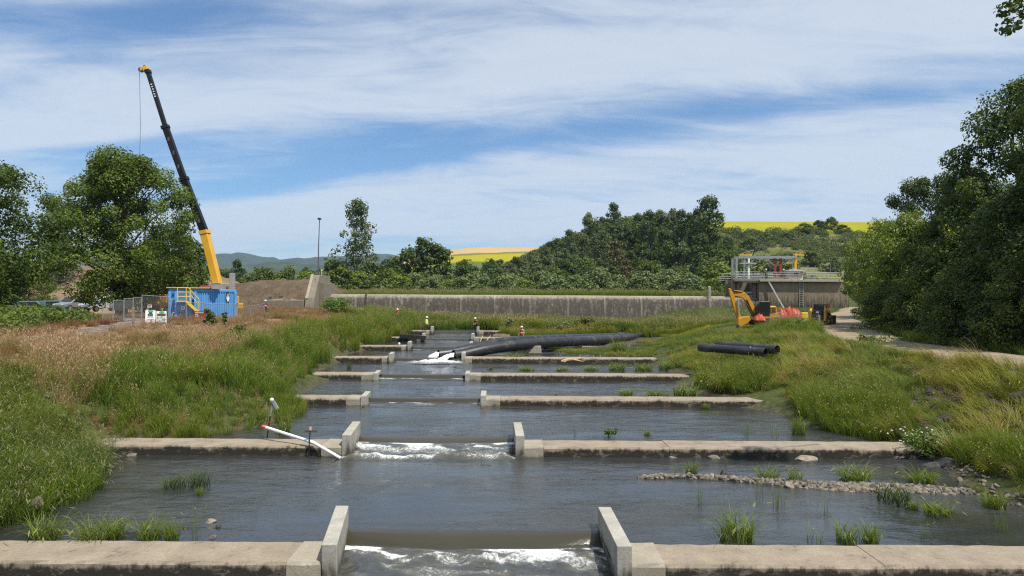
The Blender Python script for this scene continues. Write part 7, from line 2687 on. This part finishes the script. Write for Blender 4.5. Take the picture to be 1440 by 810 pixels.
# broad-leaved weeds
def weed(lab, p, h, w_, seed, m=L_BRAMBLE, n=90, leaf=.05, flowers=0, name='leafy_weed'):
    rs_ = np.random.RandomState(seed)
    r = thing(name, lab, 'plant', p)
    ncl = 7 if n < 200 else 14
    cen = np.column_stack([rs_.normal(0, w_ * .28, ncl), rs_.normal(0, w_ * .25, ncl), rs_.uniform(.25, .95, ncl) * h])
    V, F, ti = leaves(rs_, cen, np.full(ncl, w_ * .24), n // ncl * 2, leaf, .5)
    me = np_mesh('foliage', V, F, {'tint': ti})
    obj('foliage', me, m, r)
    mb = MB()
    for c in cen:
        mb.tube([(0, 0, -.1), (c[0] * .4, c[1] * .4, c[2] * .5), tuple(c)], [.012, .009, .004], 5, False)
    mb.build('stems', mat('green_stem', (.10, .12, .03), .7), r)
    if flowers:
        cf = np.column_stack([rs_.normal(0, w_ * .33, flowers), rs_.normal(0, w_ * .3, flowers), rs_.uniform(.55, 1.05, flowers) * h])
        V, F, ti = leaves(rs_, cf, np.full(flowers, .035), 5, .028, .8)
        obj('blossom', np_mesh('blossom', V, F, {'tint': ti}), mat('white_petal', (.75, .74, .66), .7), r)['kind'] = 'stuff'
    return r


p = gp(1298, 625, 26.2)
weed('white flowering leafy weed at the right end of the second weir', p, 1.0, 1.5, 3, L_LUSH, 600, .055, 60, 'flowering_weed')
weed('small leafy weed standing in the second pool behind the weir', surf(856, 615, .28), .42, .45, 5, L_LUSH, 120, .05)
weed('dark leafy sapling growing in front of the blue tank', gp(296, 470, 47), 2.0, .75, 7, L_MID, 520, .07, 0, 'sapling')
weed('smaller sapling in front of the right end of the blue tank', gp(316, 462, 50), 1.4, .4, 9, L_MID, 240, .08, 0, 'sapling')
weed('low green shrub in the dry grass right of the sapling', gp(336, 478, 46), 1.1, 1.3, 11, L_BRAMBLE, 260, .08, 0, 'shrub')
weed('dark small shrub in the dry grass at the left middle', gp(229, 498, 40), .8, .7, 13, L_DARK, 160, .06, 0, 'shrub')
weed('pale leafy bush in the reeds right of the ladder head', gp(797, 460, 84), 2.0, 1.5, 15, L_WILLOW, 240, .14, 0, 'shrub')
weed('greener leafy bush in the reeds beside the pale one', gp(821, 460, 86), 2.2, 1.9, 17, L_MID, 260, .14, 0, 'shrub')
weed('white flowering bush in the reeds at the ladder head', gp(716, 458, 84), 1.7, 1.1, 19, L_WILLOW, 160, .12, 60, 'shrub')
weed('leafy shrub in the reeds by the grey pier', gp(470, 452, 88), 2.0, 3.0, 21, L_LUSH, 420, .14, 0, 'shrub')
weed('leafy shrub at the road edge under the skid steer', gp(1120, 470, 56), 1.3, 1.6, 23, L_LUSH, 260, .10, 0, 'shrub')
weed('dark leafy weed on the road verge', gp(1226, 480, 43), .8, 1.4, 25, L_MID, 240, .08, 0, 'shrub')

# ------------------------------------------------------------------ haze
m = bpy.data.materials.new('haze_air')
m.use_nodes = True
t = NT(m.node_tree)
t.n.clear()
pv_ = t.node('ShaderNodeVolumePrincipled')
pv_.inputs['Color'].default_value = (.52, .72, 1.0, 1)
pv_.inputs['Density'].default_value = HAZE if 'HAZE' in globals() else 0.00008
pv_.inputs['Anisotropy'].default_value = .2
ou = t.node('ShaderNodeOutputMaterial')
t.l.new(pv_.outputs[0], ou.inputs['Volume'])
me = MB().box((0, 2780, 249), (16000, 5840 + 40, 502 + 6)).mesh('haze')
me.materials.append(m)
tag(obj('haze', me), kind='stuff')
